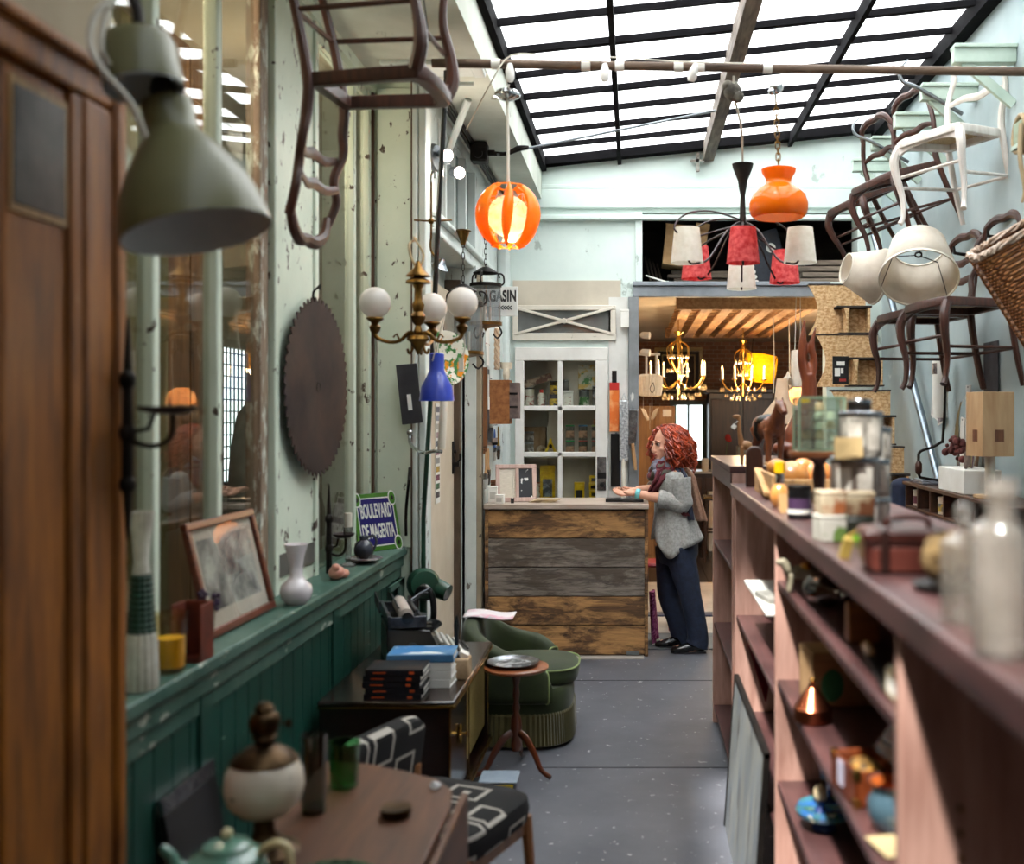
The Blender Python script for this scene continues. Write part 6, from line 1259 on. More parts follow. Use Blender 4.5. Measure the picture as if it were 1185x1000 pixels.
# hair: cap and many wavy locks
hair=surf('red_hair','b8461f','5e1a0b',scale=34,det=4,rough=.42,st=(1,1,.25),bmp=.4,coat=.1)
RH=random.Random(5); cap=MB(); cap.M=HM; cap.ball((-.036,0,.040),(.100,.090,.098),22); cap.ball((-.05,0,-.04),(.085,.09,.10),18); cap.M=None
m=MB(); m.add(cap.v,cap.f)
for k in range(300):
    az=RH.uniform(.95,2*PI-.95); ev=RH.uniform(.15,1.35); r=.098
    root=V((-.022+r*math.cos(az)*math.cos(ev)*1.0,r*.92*math.sin(az)*math.cos(ev),.04+.098*math.sin(ev)))
    out=V((math.cos(az),math.sin(az),0)); L=RH.uniform(.22,.34)*(1 if abs(az-PI)<2.0 else .95); pts=[];rs=[];ph=RH.uniform(0,6.3); fq=RH.uniform(22,33)
    for i in range(17):
        f=i/16; flare=.058*math.sin(min(1,f*1.6)*PI*.5)+.05*f*(1-f)*2+.015*f
        if math.cos(az)>.25: flare=flare*.75
        p=root+out*flare+V((0,0,.045*math.sin(f*PI*.5)*math.sin(ev)))-V((0,0,L*max(0,f-.05)**1.15))
        s=V((-out.y,out.x,0)); p+= (s*math.sin(ph+fq*f)+V((0,0,.5))*math.cos(ph+fq*f*1.1)+out*math.cos(ph+fq*f*.9)*.7)*.015*min(1,f*3)+(s*math.sin(ph*3+7*f)+out*math.cos(ph*2+8*f))*.016*f
        pts.append(HM@p); rs.append((.0072+.0025*math.sin(PI*f))*(1-.72*max(0,f-.6)/.4))
    m.tube(pts,rs,6)
for s in(-1,1):                                     # side locks framing the face
    for k in range(7):
        ph=RH.uniform(0,6.3); pts=[];rs=[]
        for i in range(12):
            f=i/11; p=V((.050-.010*k-.035*min(1,f*2)+.012*math.sin(PI*f),s*(.022+.062*min(1,f*2.6)+.006*k+.022*f),.122-.018*k*.4-.29*f**1.2)); p+=V((math.cos(ph+17*f),s*math.sin(ph+16*f),0))*.010*min(1,3*f)
            pts.append(HM@p); rs.append(.0115*(1-.7*max(0,f-.6)/.4))
        m.tube(pts,rs,6)
ob('hair',m,hair,t)
# cardigan: body with pointed hem and three-quarter sleeves
knit=surf('grey_knit','a9a8a4','8c8b88',scale=55,det=3,rough=.95,bmp=.4,sheen=.2)
def cardigan(u,v):
    q=2*PI*u; prof=[(Wp(774,541),.075,.11),(Wp(776,548),.122,.185),(Wp(777,558),.135,.195),(Wp(779,575),.13,.175),(Wp(780,592),.135,.172),(Wp(782,608),.155,.19),(Wp(784,622),.175,.205)]
    f=v*(len(prof)-1); i=min(int(f),len(prof)-2); g=f-i; a=prof[i]; b=prof[i+1]; c=a[0]+(b[0]-a[0])*g; rx=a[1]+(b[1]-a[1])*g; ry=a[2]+(b[2]-a[2])*g
    p=ringat(c,rx,ry,1)[0]-c; x=rx*math.cos(q); y=ry*math.sin(q); x,y=x*math.cos(rt)-y*math.sin(rt),x*math.sin(rt)+y*math.cos(rt)
    w=max(0,v-.55)/.45; fold=1+.07*w*math.sin(9*q+1.0)+.015*math.sin(13*q+8*v)
    drop=w**2*(.085*max(0,math.cos(q-rad(258)))**6+.075*max(0,math.cos(q-rad(222)))**10+.06*max(0,math.cos(q-rad(60)))**4+.02*math.sin(5*q))
    return c+V((x*fold,y*fold,-drop))
ob('cardigan',MB().sheet(cardigan,72,26,cu=True),knit,t,solid=.006)
def sleeve(a,b,c,r): 
    pts=[a+V((0,0,.02)),a*.7+b*.3,a*.3+b*.7,b+V((.004,0,-.004)),b*.75+c*.25,b*.5+c*.5]
    return MB().tube(pts,[r*1.12,r*1.08,r*1.0,r*.98,r*.92,r*.95],16,cap=False)
ob('sleeve',sleeve(sh,el,wr,.066),knit,t,solid=.005); ob('sleeve',sleeve(sh2,el2,wr2,.064),knit,t,solid=.005)
# scarf
scf,nt,b=_new('plaid_scarf'); vv=coords(nt); n1=noise(nt,coords(nt,(1,1,.7)),7,2); cr=ramp(nt,n1,[(0,lin('3a3a35')),(.40,lin('5f5d52')),(.47,lin('6a2530')),(.53,lin('7b7a88')),(.60,lin('4c4a3e')),(.66,lin('6b2a33'))]); cr.node.color_ramp.interpolation='CONSTANT'
n2=noise(nt,coords(nt,(40,40,40)),6,2); col=mix(nt,.5,cr,ramp(nt,n2,[(.35,(.4,.4,.42,1)),(.65,(1,1,1,1))]),'MULTIPLY'); nt.links.new(col,b.inputs['Base Color']); b.inputs['Roughness'].default_value=.95; bump(nt,b,n2,.4)
m=MB()
for k,(zz,rx,ry,rr) in enumerate(((548,.088,.125,.036),(541,.078,.105,.036),(535,.07,.092,.028))):
    c=Wp(771,zz); m.tube([c+V((rx*math.cos(q)-.012,ry*math.sin(q),.022*math.cos(q+.6)+.008*math.sin(5*q+k))) for q in [2*PI*i/24 for i in range(25)]],[rr*(1+.12*math.sin(i*1.7+k)) for i in range(25)],10,cap=False)
o=ob('scarf',m,scf,t)
def strip(p0,pts,wid,thick=.008):
    return MB().sheet(lambda u,v: _sp(pts,u)+V(wid)*(v-.5)*(1+.15*math.sin(6*u))+V((0,-.012*math.sin(9*v+4*u),0)),20,10)
def _sp(pts,u):
    f=u*(len(pts)-1); i=min(int(f),len(pts)-2); g=f-i; g=g*g*(3-2*g)*.5+g*.5; return pts[i]+(pts[i+1]-pts[i])*g
burg=surf('burgundy_wool','6e2a32','4f1d26',scale=40,rough=.95,bmp=.3); tan=surf('tan_wool','a5806a','8d6a57',scale=50,rough=.95,bmp=.3); navy=surf('navy_wool','2a2c3d','383b50',scale=40,rough=.95,bmp=.3)
ob('scarf_end',strip(0,[Wp(768,542,-.13),Wp(764,555,-.16),Wp(757,566,-.15),Wp(754,574,-.13)],(.085,.02,.02)),burg,o,solid=.012)
ob('scarf_tail',strip(0,[Wp(789,541,-.1),Wp(797,553,-.10),Wp(803,570,-.1),Wp(812,603,-.10)],(.085,-.03,.0)),tan,o,solid=.010)
ob('scarf_tail',strip(0,[Wp(786,542,-.13),Wp(793,558,-.16),Wp(796,576,-.165),Wp(799,602,-.165)],(.05,-.01,.0)),navy,o,solid=.010)
ob('scarf_tail',strip(0,[Wp(792,560,-.165),Wp(792,577,-.18),Wp(789,590,-.185),Wp(794,597,-.18)],(.05,.0,.0)),burg,o,solid=.008)
# jeans and shoes
den=surf('dark_denim','1b2740','121a2e',scale=30,det=4,rough=.8,bmp=.2)
hp=[ringat(c,a,b_,20,rt) for c,a,b_ in ((Wp(783,606),.125,.165),(Wp(784,622),.142,.185),(Wp(784,640),.145,.19),(Wp(784,652),.12,.17))]
j=MB(); j.loft(hp)
def leg(h,k,a):
    j.tube([h+V((0,0,.05)),h,(h+k)/2,k,(k+a)/2+V((.01,0,0)),a+V((.004,0,.02)),V((a.x-.008,a.y,.05))],[.11,.106,.096,.078,.074,.076,.082],18)
leg(hipn,kn,an); leg(hipf,kf,af)
ob('jeans',j,den,t,remesh=.008,smooth=4,fix=False)
shoe=surf('black_leather','0d0d0f','1a1a1c',rough=.25,coat=.4,bmp=.05)
for a in (an,af):
    s=MB(); rings=[]
    for x,w,z,h in ((.055,.022,.045,.03),(.04,.036,.045,.043),(-.02,.040,.048,.046),(-.08,.044,.038,.036),(-.14,.042,.028,.027),(-.175,.03,.022,.02),(-.19,.012,.02,.012)):
        rings.append([V((a.x+x,a.y-.02*(x<-.05)+w*math.cos(q),z+h*math.sin(q)*(1 if math.sin(q)>0 else .5*0+.9))) for q in [2*PI*k/16 for k in range(16)]])
    so_=ob('shoe',s.loft(rings),shoe,t,sub=1); ob('sole',MB().prism([(a.x+.06,a.y-.03),(a.x+.06,a.y+.03),(a.x-.1,a.y+.04),(a.x-.17,a.y+.02),(a.x-.185,a.y-.01),(a.x-.16,a.y-.045),(a.x-.08,a.y-.055)],.012,Matrix.Translation((0,0,.001))),black,so_)
bd=(el-wr).normalized(); ob('bracelet',MB().lathe([(.030,-.016),(.034,-.01),(.034,.01),(.030,.016)],c=wr+bd*.025,n=22,axis=bd,cap=False),surf('turquoise_band','7cc9cf','5fb3bd',scale=20,rough=.4),t,solid=.004)
# red chair and rug behind the counter end
t=T('red_stool','red painted stool standing behind the counter end','stool',(.16,8.15,0)); rd=surf('red_lacquer','a3202b','861822',rough=.4)
ob('seat',MB().lathe([(0,.5),(.15,.5),(.16,.515),(.15,.53),(0,.535)],n=28),rd,t)
for k in range(4):
    q=PI/4+k*PI/2; ob('leg',MB().tube([(.1*math.cos(q),.1*math.sin(q),.5),(.16*math.cos(q),.16*math.sin(q),0)],[.017,.014]),rd,t)
t=T('magenta_runner','narrow magenta fringed cloth hanging at the counter end','cloth',(.125,7.62,0)); ob('cloth',MB().sheet(lambda u,v:V((.0+.02*math.sin(9*v)+.035*(1-u)*v,-.1+.2*v,.02+.36*u)),14,12),surf('magenta_weave','7d2a5c','b3608f',scale=60,det=2,rough=.9,lo=.45,hi=.6),t,solid=.008)
ob('fringe',MB().sheet(lambda u,v:V((.02*math.sin(9*v)+.04*v,-.1+.2*v,.004+.016*u)),2,24),cord,t,solid=.003)
# ---------------------------------------------------------------- long open bookcase and the taller unit beyond it
BX=.425; BT=1.385
t=T('open_bookcase','long open wooden bookcase with a thick red brown top','bookcase',(.62,2.4,0))
def part(n,lo,hi,mt,bv=.003): return ob(n,MB().bb(lo,hi),mt,t,world=True,bev=bv)
part('top',(.41,.35,BT-.052),(.86,4.47,BT),redw,.006)
for y in (.4,1.68,3.15,4.42): part('upright',(BX,y-.016,0),(.84,y+.016,BT-.052),postw)
part('back_panel',(.84,.38,.0),(.85,4.44,BT-.052),surf('dark_back','2e1a14','3c241b',rough=.7))
for z in (1.18,.88,.575,.25): part('shelf',(BX+.004,1.697,z-.022),(.838,3.133,z),redw)
for z in (.83,.42): part('shelf',(BX+.004,3.167,z-.02),(.838,4.403,z),redw)
for z in (.62,.2): part('shelf',(BX+.01,.417,z-.02),(.838,1.663,z),redw)
part('plinth',(BX+.01,.41,0),(BX+.03,4.43,.07),redw)
m=MB()
for z in (1.05,1.01,.97,.93,.89): m.cyl((.52,1.663,z),(.52,1.655,z),.005,n=8)
ob('shelf_pin',m,brass,t,world=True)
t=T('tall_unit','taller red brown shelf unit standing at the far end of the bookcase','shelf unit',(.63,5.1,0))
part('top',(.415,4.53,1.425),(.86,5.7,1.456),redw,.005)
for y in (4.55,5.67): part('upright',(.425,y-.016,0),(.85,y+.016,1.425),postw)
for z in (.1,.55,1.0): part('shelf',(.43,4.568,z-.02),(.845,5.652,z),redw)
part('back_panel',(.85,4.54,0),(.858,5.69,1.425),wood('unit_back','5f3a22','85583a','z',3,.5,0,.1))
part('front_rail',(.42,4.56,1.35),(.432,5.66,1.425),redw)
# --- things in the end bay
carton_tube=surf('kraft_tube','b58a60','a17750',scale=6,rough=.75)
t=T('kraft_tube','thick tan cardboard tube standing upright in the end bay','tube',(.53,3.36,.831)); ob('tube',MB().lathe([(.05,0),(.055,0),(.055,.43),(.048,.43),(.048,.01),(.05,0)],n=32,cap=False),carton_tube,t); ob('end_cap',MB().lathe([(.0,.42),(.046,.42),(.046,.428),(0,.428)],n=28),carton_tube,t)
t=T('enamel_shelf','small white enamel bracket shelf inside the end bay','shelf',(.565,3.80,1.02)); ob('board',MB().bb((-.13,-.35,-.012),(.235,.35,.0)),enw,t,bev=.003); ob('bracket_mount',MB().bar((.2,0,-.02),(.05,0,-.16),.02,.02).bar((.22,0,-.02),(.22,0,-.165),.02,.02),wood('bracket_brown','5d3a26','7d5238'),t)
solo('grey_tile',MB().box((.50,3.70,1.0305),(.1,.16,.018),(0,0,.2)),surf('grey_tile','6d6c66','94918a',scale=9,rough=.5),'grey patterned tile lying on the white enamel shelf','tile',bev=.003)
solo('red_pennant',MB().prism([(-.09,0),(.09,0),(.02,-.26)],.006,Matrix.Translation((.505,4.1,.80))@Matrix(((.75,0,-.66,0),(.66,0,.75,0),(0,1,0,0),(0,0,0,1)))),surf('red_felt','8c1626','761020',rough=.8,scale=20),'dark red triangular hanging pennant in the end bay','pennant')
solo('pine_block',MB().box((.475,3.26,.89),(.03,.035,.085)).box((.475,3.26,.8405),(.06,.08,.018)),palletw,'small pale pine stand in front of the tan cardboard tube','stand',bev=.004)
for k,(y,r) in enumerate(((3.28,.02),(3.36,-.03),(3.45,.04))): pass
t=T('leaning_board','grey and blue streaked board leaning against the bookcase front','board',(.372,3.75,0),rot=(0,rad(4.0),0)); ob('panel',MB().bb((-.006,-.48,0),(.006,.48,.60)),surf('streaked_board','8d8b80','6a7480',scale=9,st=(1,3,.5),rough=.35,chip=('4e4a44',7,.6,(1,2,.4))),t); 
for lo,hi in (((-.01,-.5,0),(.01,-.48,.62)),((-.01,.48,0),(.01,.5,.62)),((-.01,-.5,.60),(.01,.5,.62))): ob('frame',MB().bb(lo,hi),iron,t,bev=.002)
# --- things in the middle bay
t=T('toy_horse','small pale carved horse with a yellow and red saddle on the upper shelf','toy',(.475,2.92,1.181)); pal=surf('pale_carving','a39a83','857a62',scale=12,rough=.6); m=MB()
m.ball((0,0,.055),(.05,.02,.022),12); m.tube([(-.04,0,.06),(-.06,0,.085),(-.078,0,.082)],[.016,.013,.009]); 
for x in(-.035,.035):
    for y in(-.012,.012): m.tube([(x,y,.05),(x*1.2,y,.0)],[.009,.006])
m.tube([(.045,0,.06),(.065,0,.03)],[.006,.004]); ob('body',m,pal,t,remesh=.003); ob('saddle',MB().ball((.005,0,.072),(.018,.022,.012),10),surf('yellow_saddle','d9a91f','b13a22',scale=40,rough=.4,bmp=0),t)
t=T('brown_bottle','squat dark brown glass bottle lying on the upper shelf','bottle',(.495,2.70,1.181)); ob('body',MB().lathe([(0,-.06),(.035,-.055),(.042,-.03),(.042,.02),(.018,.05),(.014,.08),(.017,.085),(0,.085)],c=(0,0,.043),n=24,axis=(.4,-1,0)),surf('brown_glass','24110a','35180d',rough=.08,coat=.8,bmp=0),t); ob('stopper',MB().ball((.035,-.085,.043),.014,12),chrome,t)
t=T('wood_plane','amber wooden moulding plane standing on the upper shelf','plane',(.50,2.28,1.181)); ob('body',MB().prism([(-.035,0),(.035,0),(.035,.06),(.01,.085),(-.035,.085)],.04,Matrix(((1,0,0,0),(0,0,1,-.02),(0,1,0,0),(0,0,0,1)))),wood('plane_wood','6d3a14','a5662b','x',4,.4,.2,.05),t,bev=.003); ob('wedge',MB().box((.0,0,.085),(.018,.012,.05),(0,.4,0)),hw,t)
t=T('cream_block','cream stone block lying at the near end of the upper shelf','block',(.475,1.80,1.181)); ob('block',MB().bb((-.03,-.05,0),(.03,.05,.055)),surf('cream_stone','d9caa9','bfae8b',scale=9,rough=.7,bmp=.2),t,bev=.008); ob('label',MB().bb((-.0305,-.03,.015),(-.0295,.03,.04)),paper,t)
t=T('dark_rasp','dark flat rasp with a pale handle lying along the upper shelf','tool',(.47,2.02,1.181),rad(84)); ob('blade',MB().bb((-.16,-.012,.002),(.08,.012,.012)),iron,t,bev=.002); ob('handle',MB().tube([(.08,0,.012),(.12,0,.013),(.17,0,.013)],[.008,.012,.010]),hw,t)
t=carton('kraft_box','kraft cardboard box with a green leaf mark on the middle shelf',(.56,2.90,.881),(.17,.14,.15),6,cardb,None,cat='box'); ob('leaf_mark',MB().ball((-.03,-.0705,.06),(.032,.003,.045),14),surf('leaf_green','2f7a4d',rough=.7),t)
t=T('copper_dome','small copper bell shaped pot on the middle shelf','pot',(.462,2.70,.881)); ob('body',MB().lathe([(0,0),(.045,0),(.05,.006),(.05,.038),(.044,.045),(.025,.075),(.012,.09),(.014,.096),(0,.1)],n=32),copper,t); ob('knob',MB().ball((0,0,.107),.009,12),brass,t)
t=T('folding_ruler','long brass and green ruler with a white end propped across the middle shelf','ruler',(.68,2.46,.905)); ob('ruler',MB().bar((.0,.26,.07),(.03,-.30,.0),.028,.008,(1,0,.4)),surf('olive_brass','6d6128','8f8038',scale=9,rough=.45,metal=.4),t); ob('white_end',MB().bar((.0,.27,.071),(.0005,.24,.068),.030,.010,(1,0,.4)),paper,t)
rb=wood('rosewood','5a2412','8a4524','y',4,.25,.5,.05)
t=T('jewel_box','open rosewood jewel box with gold corner plates on the middle shelf','box',(.485,2.18,.881),rad(8))
for lo,hi in (((-.05,-.075,0),(.05,.075,.008)),((-.05,-.075,0),(-.042,.075,.075)),((.042,-.075,0),(.05,.075,.075)),((-.05,-.075,0),(.05,-.067,.075)),((-.05,.067,0),(.05,.075,.075))): ob('side_panel',MB().bb(lo,hi),rb,t,bev=.002)
ob('lid',MB().box((.075,0,.105),(.012,.15,.085),(0,rad(38),0)),rb,t,bev=.003); ob('lining',MB().ball((0,0,.045),(.04,.065,.03),14),surf('trinkets','3a2a1a','b9873a',scale=60,rough=.4,lo=.45,hi=.65),t)
for lo,hi in (((-.052,-.077,.055),(-.038,-.06,.077)),((-.052,-.077,0),(-.038,-.06,.02)),((-.052,.06,.055),(-.038,.077,.077))): ob('corner_plate',MB().bb(lo,hi),gold,t,bev=.001)
ob('tag',MB().bb((-.0535,-.005,.02),(-.051,.025,.07)),surf('lilac_tag','c9c6da',rough=.7),t)
t=T('glazed_pot','blue grey glazed pot with an orange inside, beside the jewel box','pot',(.50,2.00,.881)); ob('body',MB().lathe([(0,0),(.035,0),(.05,.025),(.052,.055),(.04,.075),(.05,.092)],n=30,cap=False),surf('blue_grey_glaze','3f5560','324550',scale=6,rough=.2,coat=.5,bmp=0),t); ob('glaze_lining',MB().lathe([(.0,.01),(.046,.03),(.048,.055),(.037,.075),(.047,.0915)],n=30,cap=False),surf('orange_glaze','b8602c','9a4a20',rough=.25),t)
solo('price_card',MB().box((.468,1.90,.889),(.06,.08,.003),(.08,.06,.3)),surf('buff_card','a5916a',rough=.8),'buff price card lying in front of the glazed pot','card')
t=T('painted_stand','round blue painted stand on a short foot, lowest visible shelf','stand',(.505,2.77,.576)); bp=surf('blue_painted','2f5fa8','3f6f4a',scale=22,det=3,rough=.25,coat=.4,bmp=0,chip=('d9d3b8',26,.6,(1,1,1)))
ob('plate',MB().lathe([(0,.045),(.06,.045),(.072,.038),(.076,.05),(.07,.062),(.06,.056),(0,.056)],n=36),bp,t); ob('foot',MB().lathe([(0,0),(.035,0),(.032,.01),(.014,.02),(.014,.045)],n=20),surf('deep_blue','1d3570',rough=.25),t)
t=T('egg_cup','egg in a painted blue cup on the round stand','egg cup',(.490,2.745,.632)); ob('cup',MB().lathe([(0,0),(.016,0),(.008,.012),(.018,.03)],n=18,cap=False),MATS['deep_blue'],t); ob('egg',MB().ball((0,0,.045),(.018,.018,.025),16),surf('speckled_egg','d9c6a0','b5533a',scale=30,rough=.4,lo=.55,hi=.62),t)
t=T('painted_goblet','tall painted goblet on a blue stem at the back of the round stand','goblet',(.525,2.81,.632)); ob('stem',MB().lathe([(0,0),(.02,0),(.005,.012),(.006,.06)],n=16),MATS['deep_blue'],t); ob('cup',MB().lathe([(.006,.06),(.022,.065),(.026,.095),(.028,.14),(.025,.14),(.02,.07)],n=22,cap=False),surf('painted_cup','e0dac6','3c6f8a',scale=26,det=2,rough=.3,lo=.5,hi=.54,bmp=0,chip=('c9402c',30,.64,(1,1,1))),t)
# --- on the bookcase top, near end to far end
cutg=pane('cut_glass','f4f2ef',.10,.7,.03,.26,'e2dad2'); frost=pane('beaded_glass','ece9e4',.1,.5,.12,.4,'cfc6bb')  # pale scatter in the glass makes the bottles look lit from behind
t=T('glass_bottle','tall clear square shouldered glass bottle nearest the lens on the bookcase','bottle',(.446,1.262,BT))
ob('body',MB().lathe([(0,0),(.032,0),(.034,.004),(.034,.13),(.029,.15),(.017,.165),(.017,.195),(.021,.2),(.021,.218),(.014,.218),(.014,.165),(.03,.13),(.03,.012),(0,.01)],n=36),cutg,t); ob('rim',MB().lathe([(.014,.196),(.022,.198),(.022,.204),(.014,.206)],n=26),cutg,t)
def sqbottle(label,p,w,h,mt):
    t=T('glass_bottle',label,'bottle',p,rad(14)); sec=lambda g,z:[V((x*g,y*g,z)) for x,y in ((-w,-w*.7),(-w*.7,-w),(w*.7,-w),(w,-w*.7),(w,w*.7),(w*.7,w),(-w*.7,w),(-w,w*.7))]
    ob('body',MB().loft([sec(.96,0),sec(1,.004),sec(1,h*.78),sec(.5,h*.86),sec(.42,h*.88)]),mt,t,bev=.002); ob('neck',MB().lathe([(w*.42,h*.87),(w*.42,h*.97),(w*.55,h*.975),(w*.55,h),(0,h)],n=20),cutg,t); ob('stopper',MB().ball((0,0,h+.012),(.014,.014,.014),12),cutg,t); return t
sqbottle('square beaded glass bottle filled with pale crystals behind the tall clear one',(.468,1.475,BT),.027,.145,frost)
sqbottle('square beaded bottle with a longer neck between the other two bottles',(.478,1.375,BT),.03,.18,frost)
t=T('crystal_ball','cut crystal ball on a glass foot at the very edge of the bookcase top','crystal',(.458,1.155,BT)); ob('foot',MB().lathe([(0,0),(.02,0),(.012,.01),(.01,.015)],n=18),cutg,t); ob('ball',MB().ball((0,0,.036),.023,10),cutg,t)
t=T('sea_sponge','tan sea sponge on a dark dish on the bookcase','sponge',(.525,1.74,BT)); ob('dish',MB().lathe([(0,0),(.05,0),(.06,.012),(.055,.014),(0,.006)],n=28),iron,t); m=MB(); m.ball((0,0,.052),(.045,.045,.044),18)
o=ob('sponge',m,surf('sponge','8a7048','5c4626',scale=60,det=4,rough=.95,bmp=1,lo=.42,hi=.58),t); 
me=o.data
for v in me.vertices: v.co*= 1+.10*math.sin(v.co.x*170)*math.sin(v.co.y*160+1)*math.sin(v.co.z*150)
lth=surf('oxblood_leather','4a2019','341410',scale=24,rough=.35,coat=.2,bmp=.15)
t=T('leather_case','oxblood leather case with a rounded lid and straps on the bookcase','case',(.515,1.96,BT),rad(-6))
M=Matrix(((1,0,0,0),(0,0,1,-.05),(0,1,0,0),(0,0,0,1)))
def rr(w,h,r=.018,n=5): 
    out=[]
    for cx_,cy_,a in ((w/2-r,r,-90),(w/2-r,h-r,0),(-w/2+r,h-r,90),(-w/2+r,r,180)):
        for k in range(n+1): q=rad(a+90*k/n); out.append((cx_+r*math.cos(q),cy_+r*math.sin(q)))
    return out
ob('body',MB().prism(rr(.17,.075,.02),.11,M),lth,t,bev=.006,seg=3); ob('lid',MB().prism(rr(.178,.026,.012),.118,Matrix.Translation((0,-.004,.055))@M),lth,t,bev=.006)
for x in(-.05,.05): ob('strap',MB().bb((x-.008,-.062,.004),(x+.008,.068,.084)),surf('strap_leather','2b120d',rough=.4),t,bev=.003)
ob('front_panel',MB().prism([(x*.86,y*.72+.006) for x,y in rr(.17,.06,.014)],.003,Matrix.Translation((0,-.003,0))@M),surf('worn_leather','6b342a','54261d',scale=12,rough=.4),t,bev=.001)
ob('handle',MB().tube([(-.04,0,.084),(-.03,0,.1),(.03,0,.1),(.04,0,.084)],.006),lth,t)
solo('tasselled_tag',MB().box((.432,2.12,BT+.022),(.02,.012,.045),(.3,.2,0)).tube([(.435,2.12,BT+.045),(.45,2.10,BT+.06),(.455,2.06,BT+.04)],.003),surf('gold_tag','b59a4a','8a7433',rough=.5),'gold coloured tag on a loop in front of the leather case','tag')
# printed boxes
p1=surf('fruit_print','bfae92','96562f',scale=20,det=3,rough=.5,lo=.45,hi=.6,bmp=0,chip=('c9333a',26,.66,(1,1,1))); p2=surf('leaf_print','bdb9ae','5f7a38',scale=18,det=3,rough=.5,lo=.52,hi=.58,bmp=0); p3=surf('lime_print','23271d','7fc42e',scale=8,det=2,rough=.4,lo=.55,hi=.58,bmp=0)
carton('tea_box','white tea box with a leaf print, lower one by the bookcase edge',(.455,2.43,BT),(.062,.07,.062),8,p2,None,cat='box')
carton('tea_box','black and lime green tea box beside the leaf printed one',(.525,2.43,BT),(.062,.07,.06),-4,p3,None,cat='box')
carton('tea_box','fruit printed box stacked on the leaf printed tea box',(.458,2.435,BT+.0625),(.06,.066,.055),4,p1,None,cat='box')
carton('tea_box','coffee brown picture box stacked on the lime green tea box',(.526,2.43,BT+.0605),(.064,.066,.055),-7,surf('coffee_print','ab9a7c','63391f',scale=14,det=3,rough=.5,lo=.45,hi=.58,bmp=0),None,cat='box')
# tins
tinw=surf('printed_tin','b9b4a8','7f7a72',scale=30,det=2,rough=.35,st=(1,1,.6),lo=.45,hi=.55,bmp=0); tinl=surf('tea_label','d6d0c5','aaa297',scale=24,rough=.5,bmp=0); ting=surf('taupe_tin','7d7168','6a5e56',rough=.35,bmp=0)
def ltin(label,p,r,h,base,group=None):
    t=can('tea_tin',label,p,r,h,base,silver,None,cat='tin'); t.rotation_euler.z=RND.uniform(-.3,.3)
    for q in (-115,-62): 
        ob('label',MB().lathe([(r*1.012,h*.14),(r*1.012,h*.74)],n=6,cap=False,a0=rad(q-19),a1=rad(q+19)),tinl,t)
    return t
ltin('large taupe tin with a white label, bottom of the big tin stack',(.558,2.64,BT),.062,.088,ting); ltin('large taupe tin with a white label, middle of the big tin stack',(.558,2.64,BT+.0885),.061,.10,ting); ltin('pale tin with a white label, top of the big tin stack',(.575,2.645,BT+.189),.056,.115,tinw)
ltin('slim printed tin, bottom of the slim tin stack',(.648,2.78,BT),.036,.075,tinw); ltin('slim printed tin, middle of the slim tin stack',(.648,2.78,BT+.0755),.036,.10,tinw); ltin('slim printed tin, top of the slim tin stack',(.655,2.785,BT+.176),.033,.085,tinw)
solo('buff_envelope',MB().box((.528,2.565,BT+.215),(.07,.004,.05),(rad(-14),0,.1)).box((.525,2.563,BT+.205),(.068,.004,.04),(rad(-10),0,.18)),surf('buff_envelope','b39a6c','a0855a',rough=.8),'buff card leaning against the top tin of the big stack','card')
can('ink_pot','small dark pot with a silver lid on top of the big tin stack',(.572,2.645,BT+.3045),.03,.03,iron,silver,None,cat='pot')
# glass box on turned stand
t=T('cake_stand','turned dark wood pedestal stand on the bookcase','stand',(.535,3.02,BT)); ob('foot',MB().lathe([(0,0),(.07,0),(.07,.012),(.03,.025),(.018,.04)],n=28),chairw,t); ob('stem',MB().lathe([(.018,.035),(.024,.06),(.016,.08),(.02,.12),(.016,.15),(.03,.172)],n=24),chairw,t); ob('disc',MB().lathe([(0,.168),(.085,.17),(.09,.18),(.088,.19),(0,.19)],n=36),wood('stand_top','5a3018','845030','x',3,.4,.2,.05),t)
t=T('glass_case','small mirrored glass case of little jars on the pedestal stand','case',(.535,3.02,BT+.1905)); ob('glass',MB().bb((-.065,-.05,0),(.065,.05,.155)),pane('case_glass','e6efe8',.12,.6,.0,.08,'c9d3c9'),t)
m=MB()
for x in(-.065,.065):
    for y in(-.05,.05): m.bb((x-.003,y-.003,0),(x+.003,y+.003,.155))
for z in (0,.152):
    m.bb((-.066,-.052,z),(.066,-.047,z+.004)); m.bb((-.066,.047,z),(.066,.052,z+.004)); m.bb((-.067,-.05,z),(-.063,.05,z+.004)); m.bb((.063,-.05,z),(.067,.05,z+.004))
ob('edge_frame',m,surf('green_edge','8fa88f','6f8a74',rough=.3,metal=.4),t)
for k in range(5): ob('glass_shelf',MB().bb((-.062,-.047,.028*k+.004),(.062,.047,.006+.028*k)),MATS['case_glass'],t)
for x,y,n_ in ((-.035,0,2),(.0,-.01,5),(.035,.0,4)):
    for k in range(n_): ob('little_jar',MB().lathe([(0,0),(.013,0),(.014,.016),(.010,.019),(.011,.024),(0,.024)],c=(x,y,.0065+.028*k),n=14),ivory if (k+n_)%3 else surf('tan_jar','c9a884',rough=.4),t)
ob('yellow_lid',MB().lathe([(0,0),(.014,0),(.014,.012),(0,.012)],c=(-.04,.0,.1395),n=14),surf('lid_yellow','e0b21a',rough=.4),t)
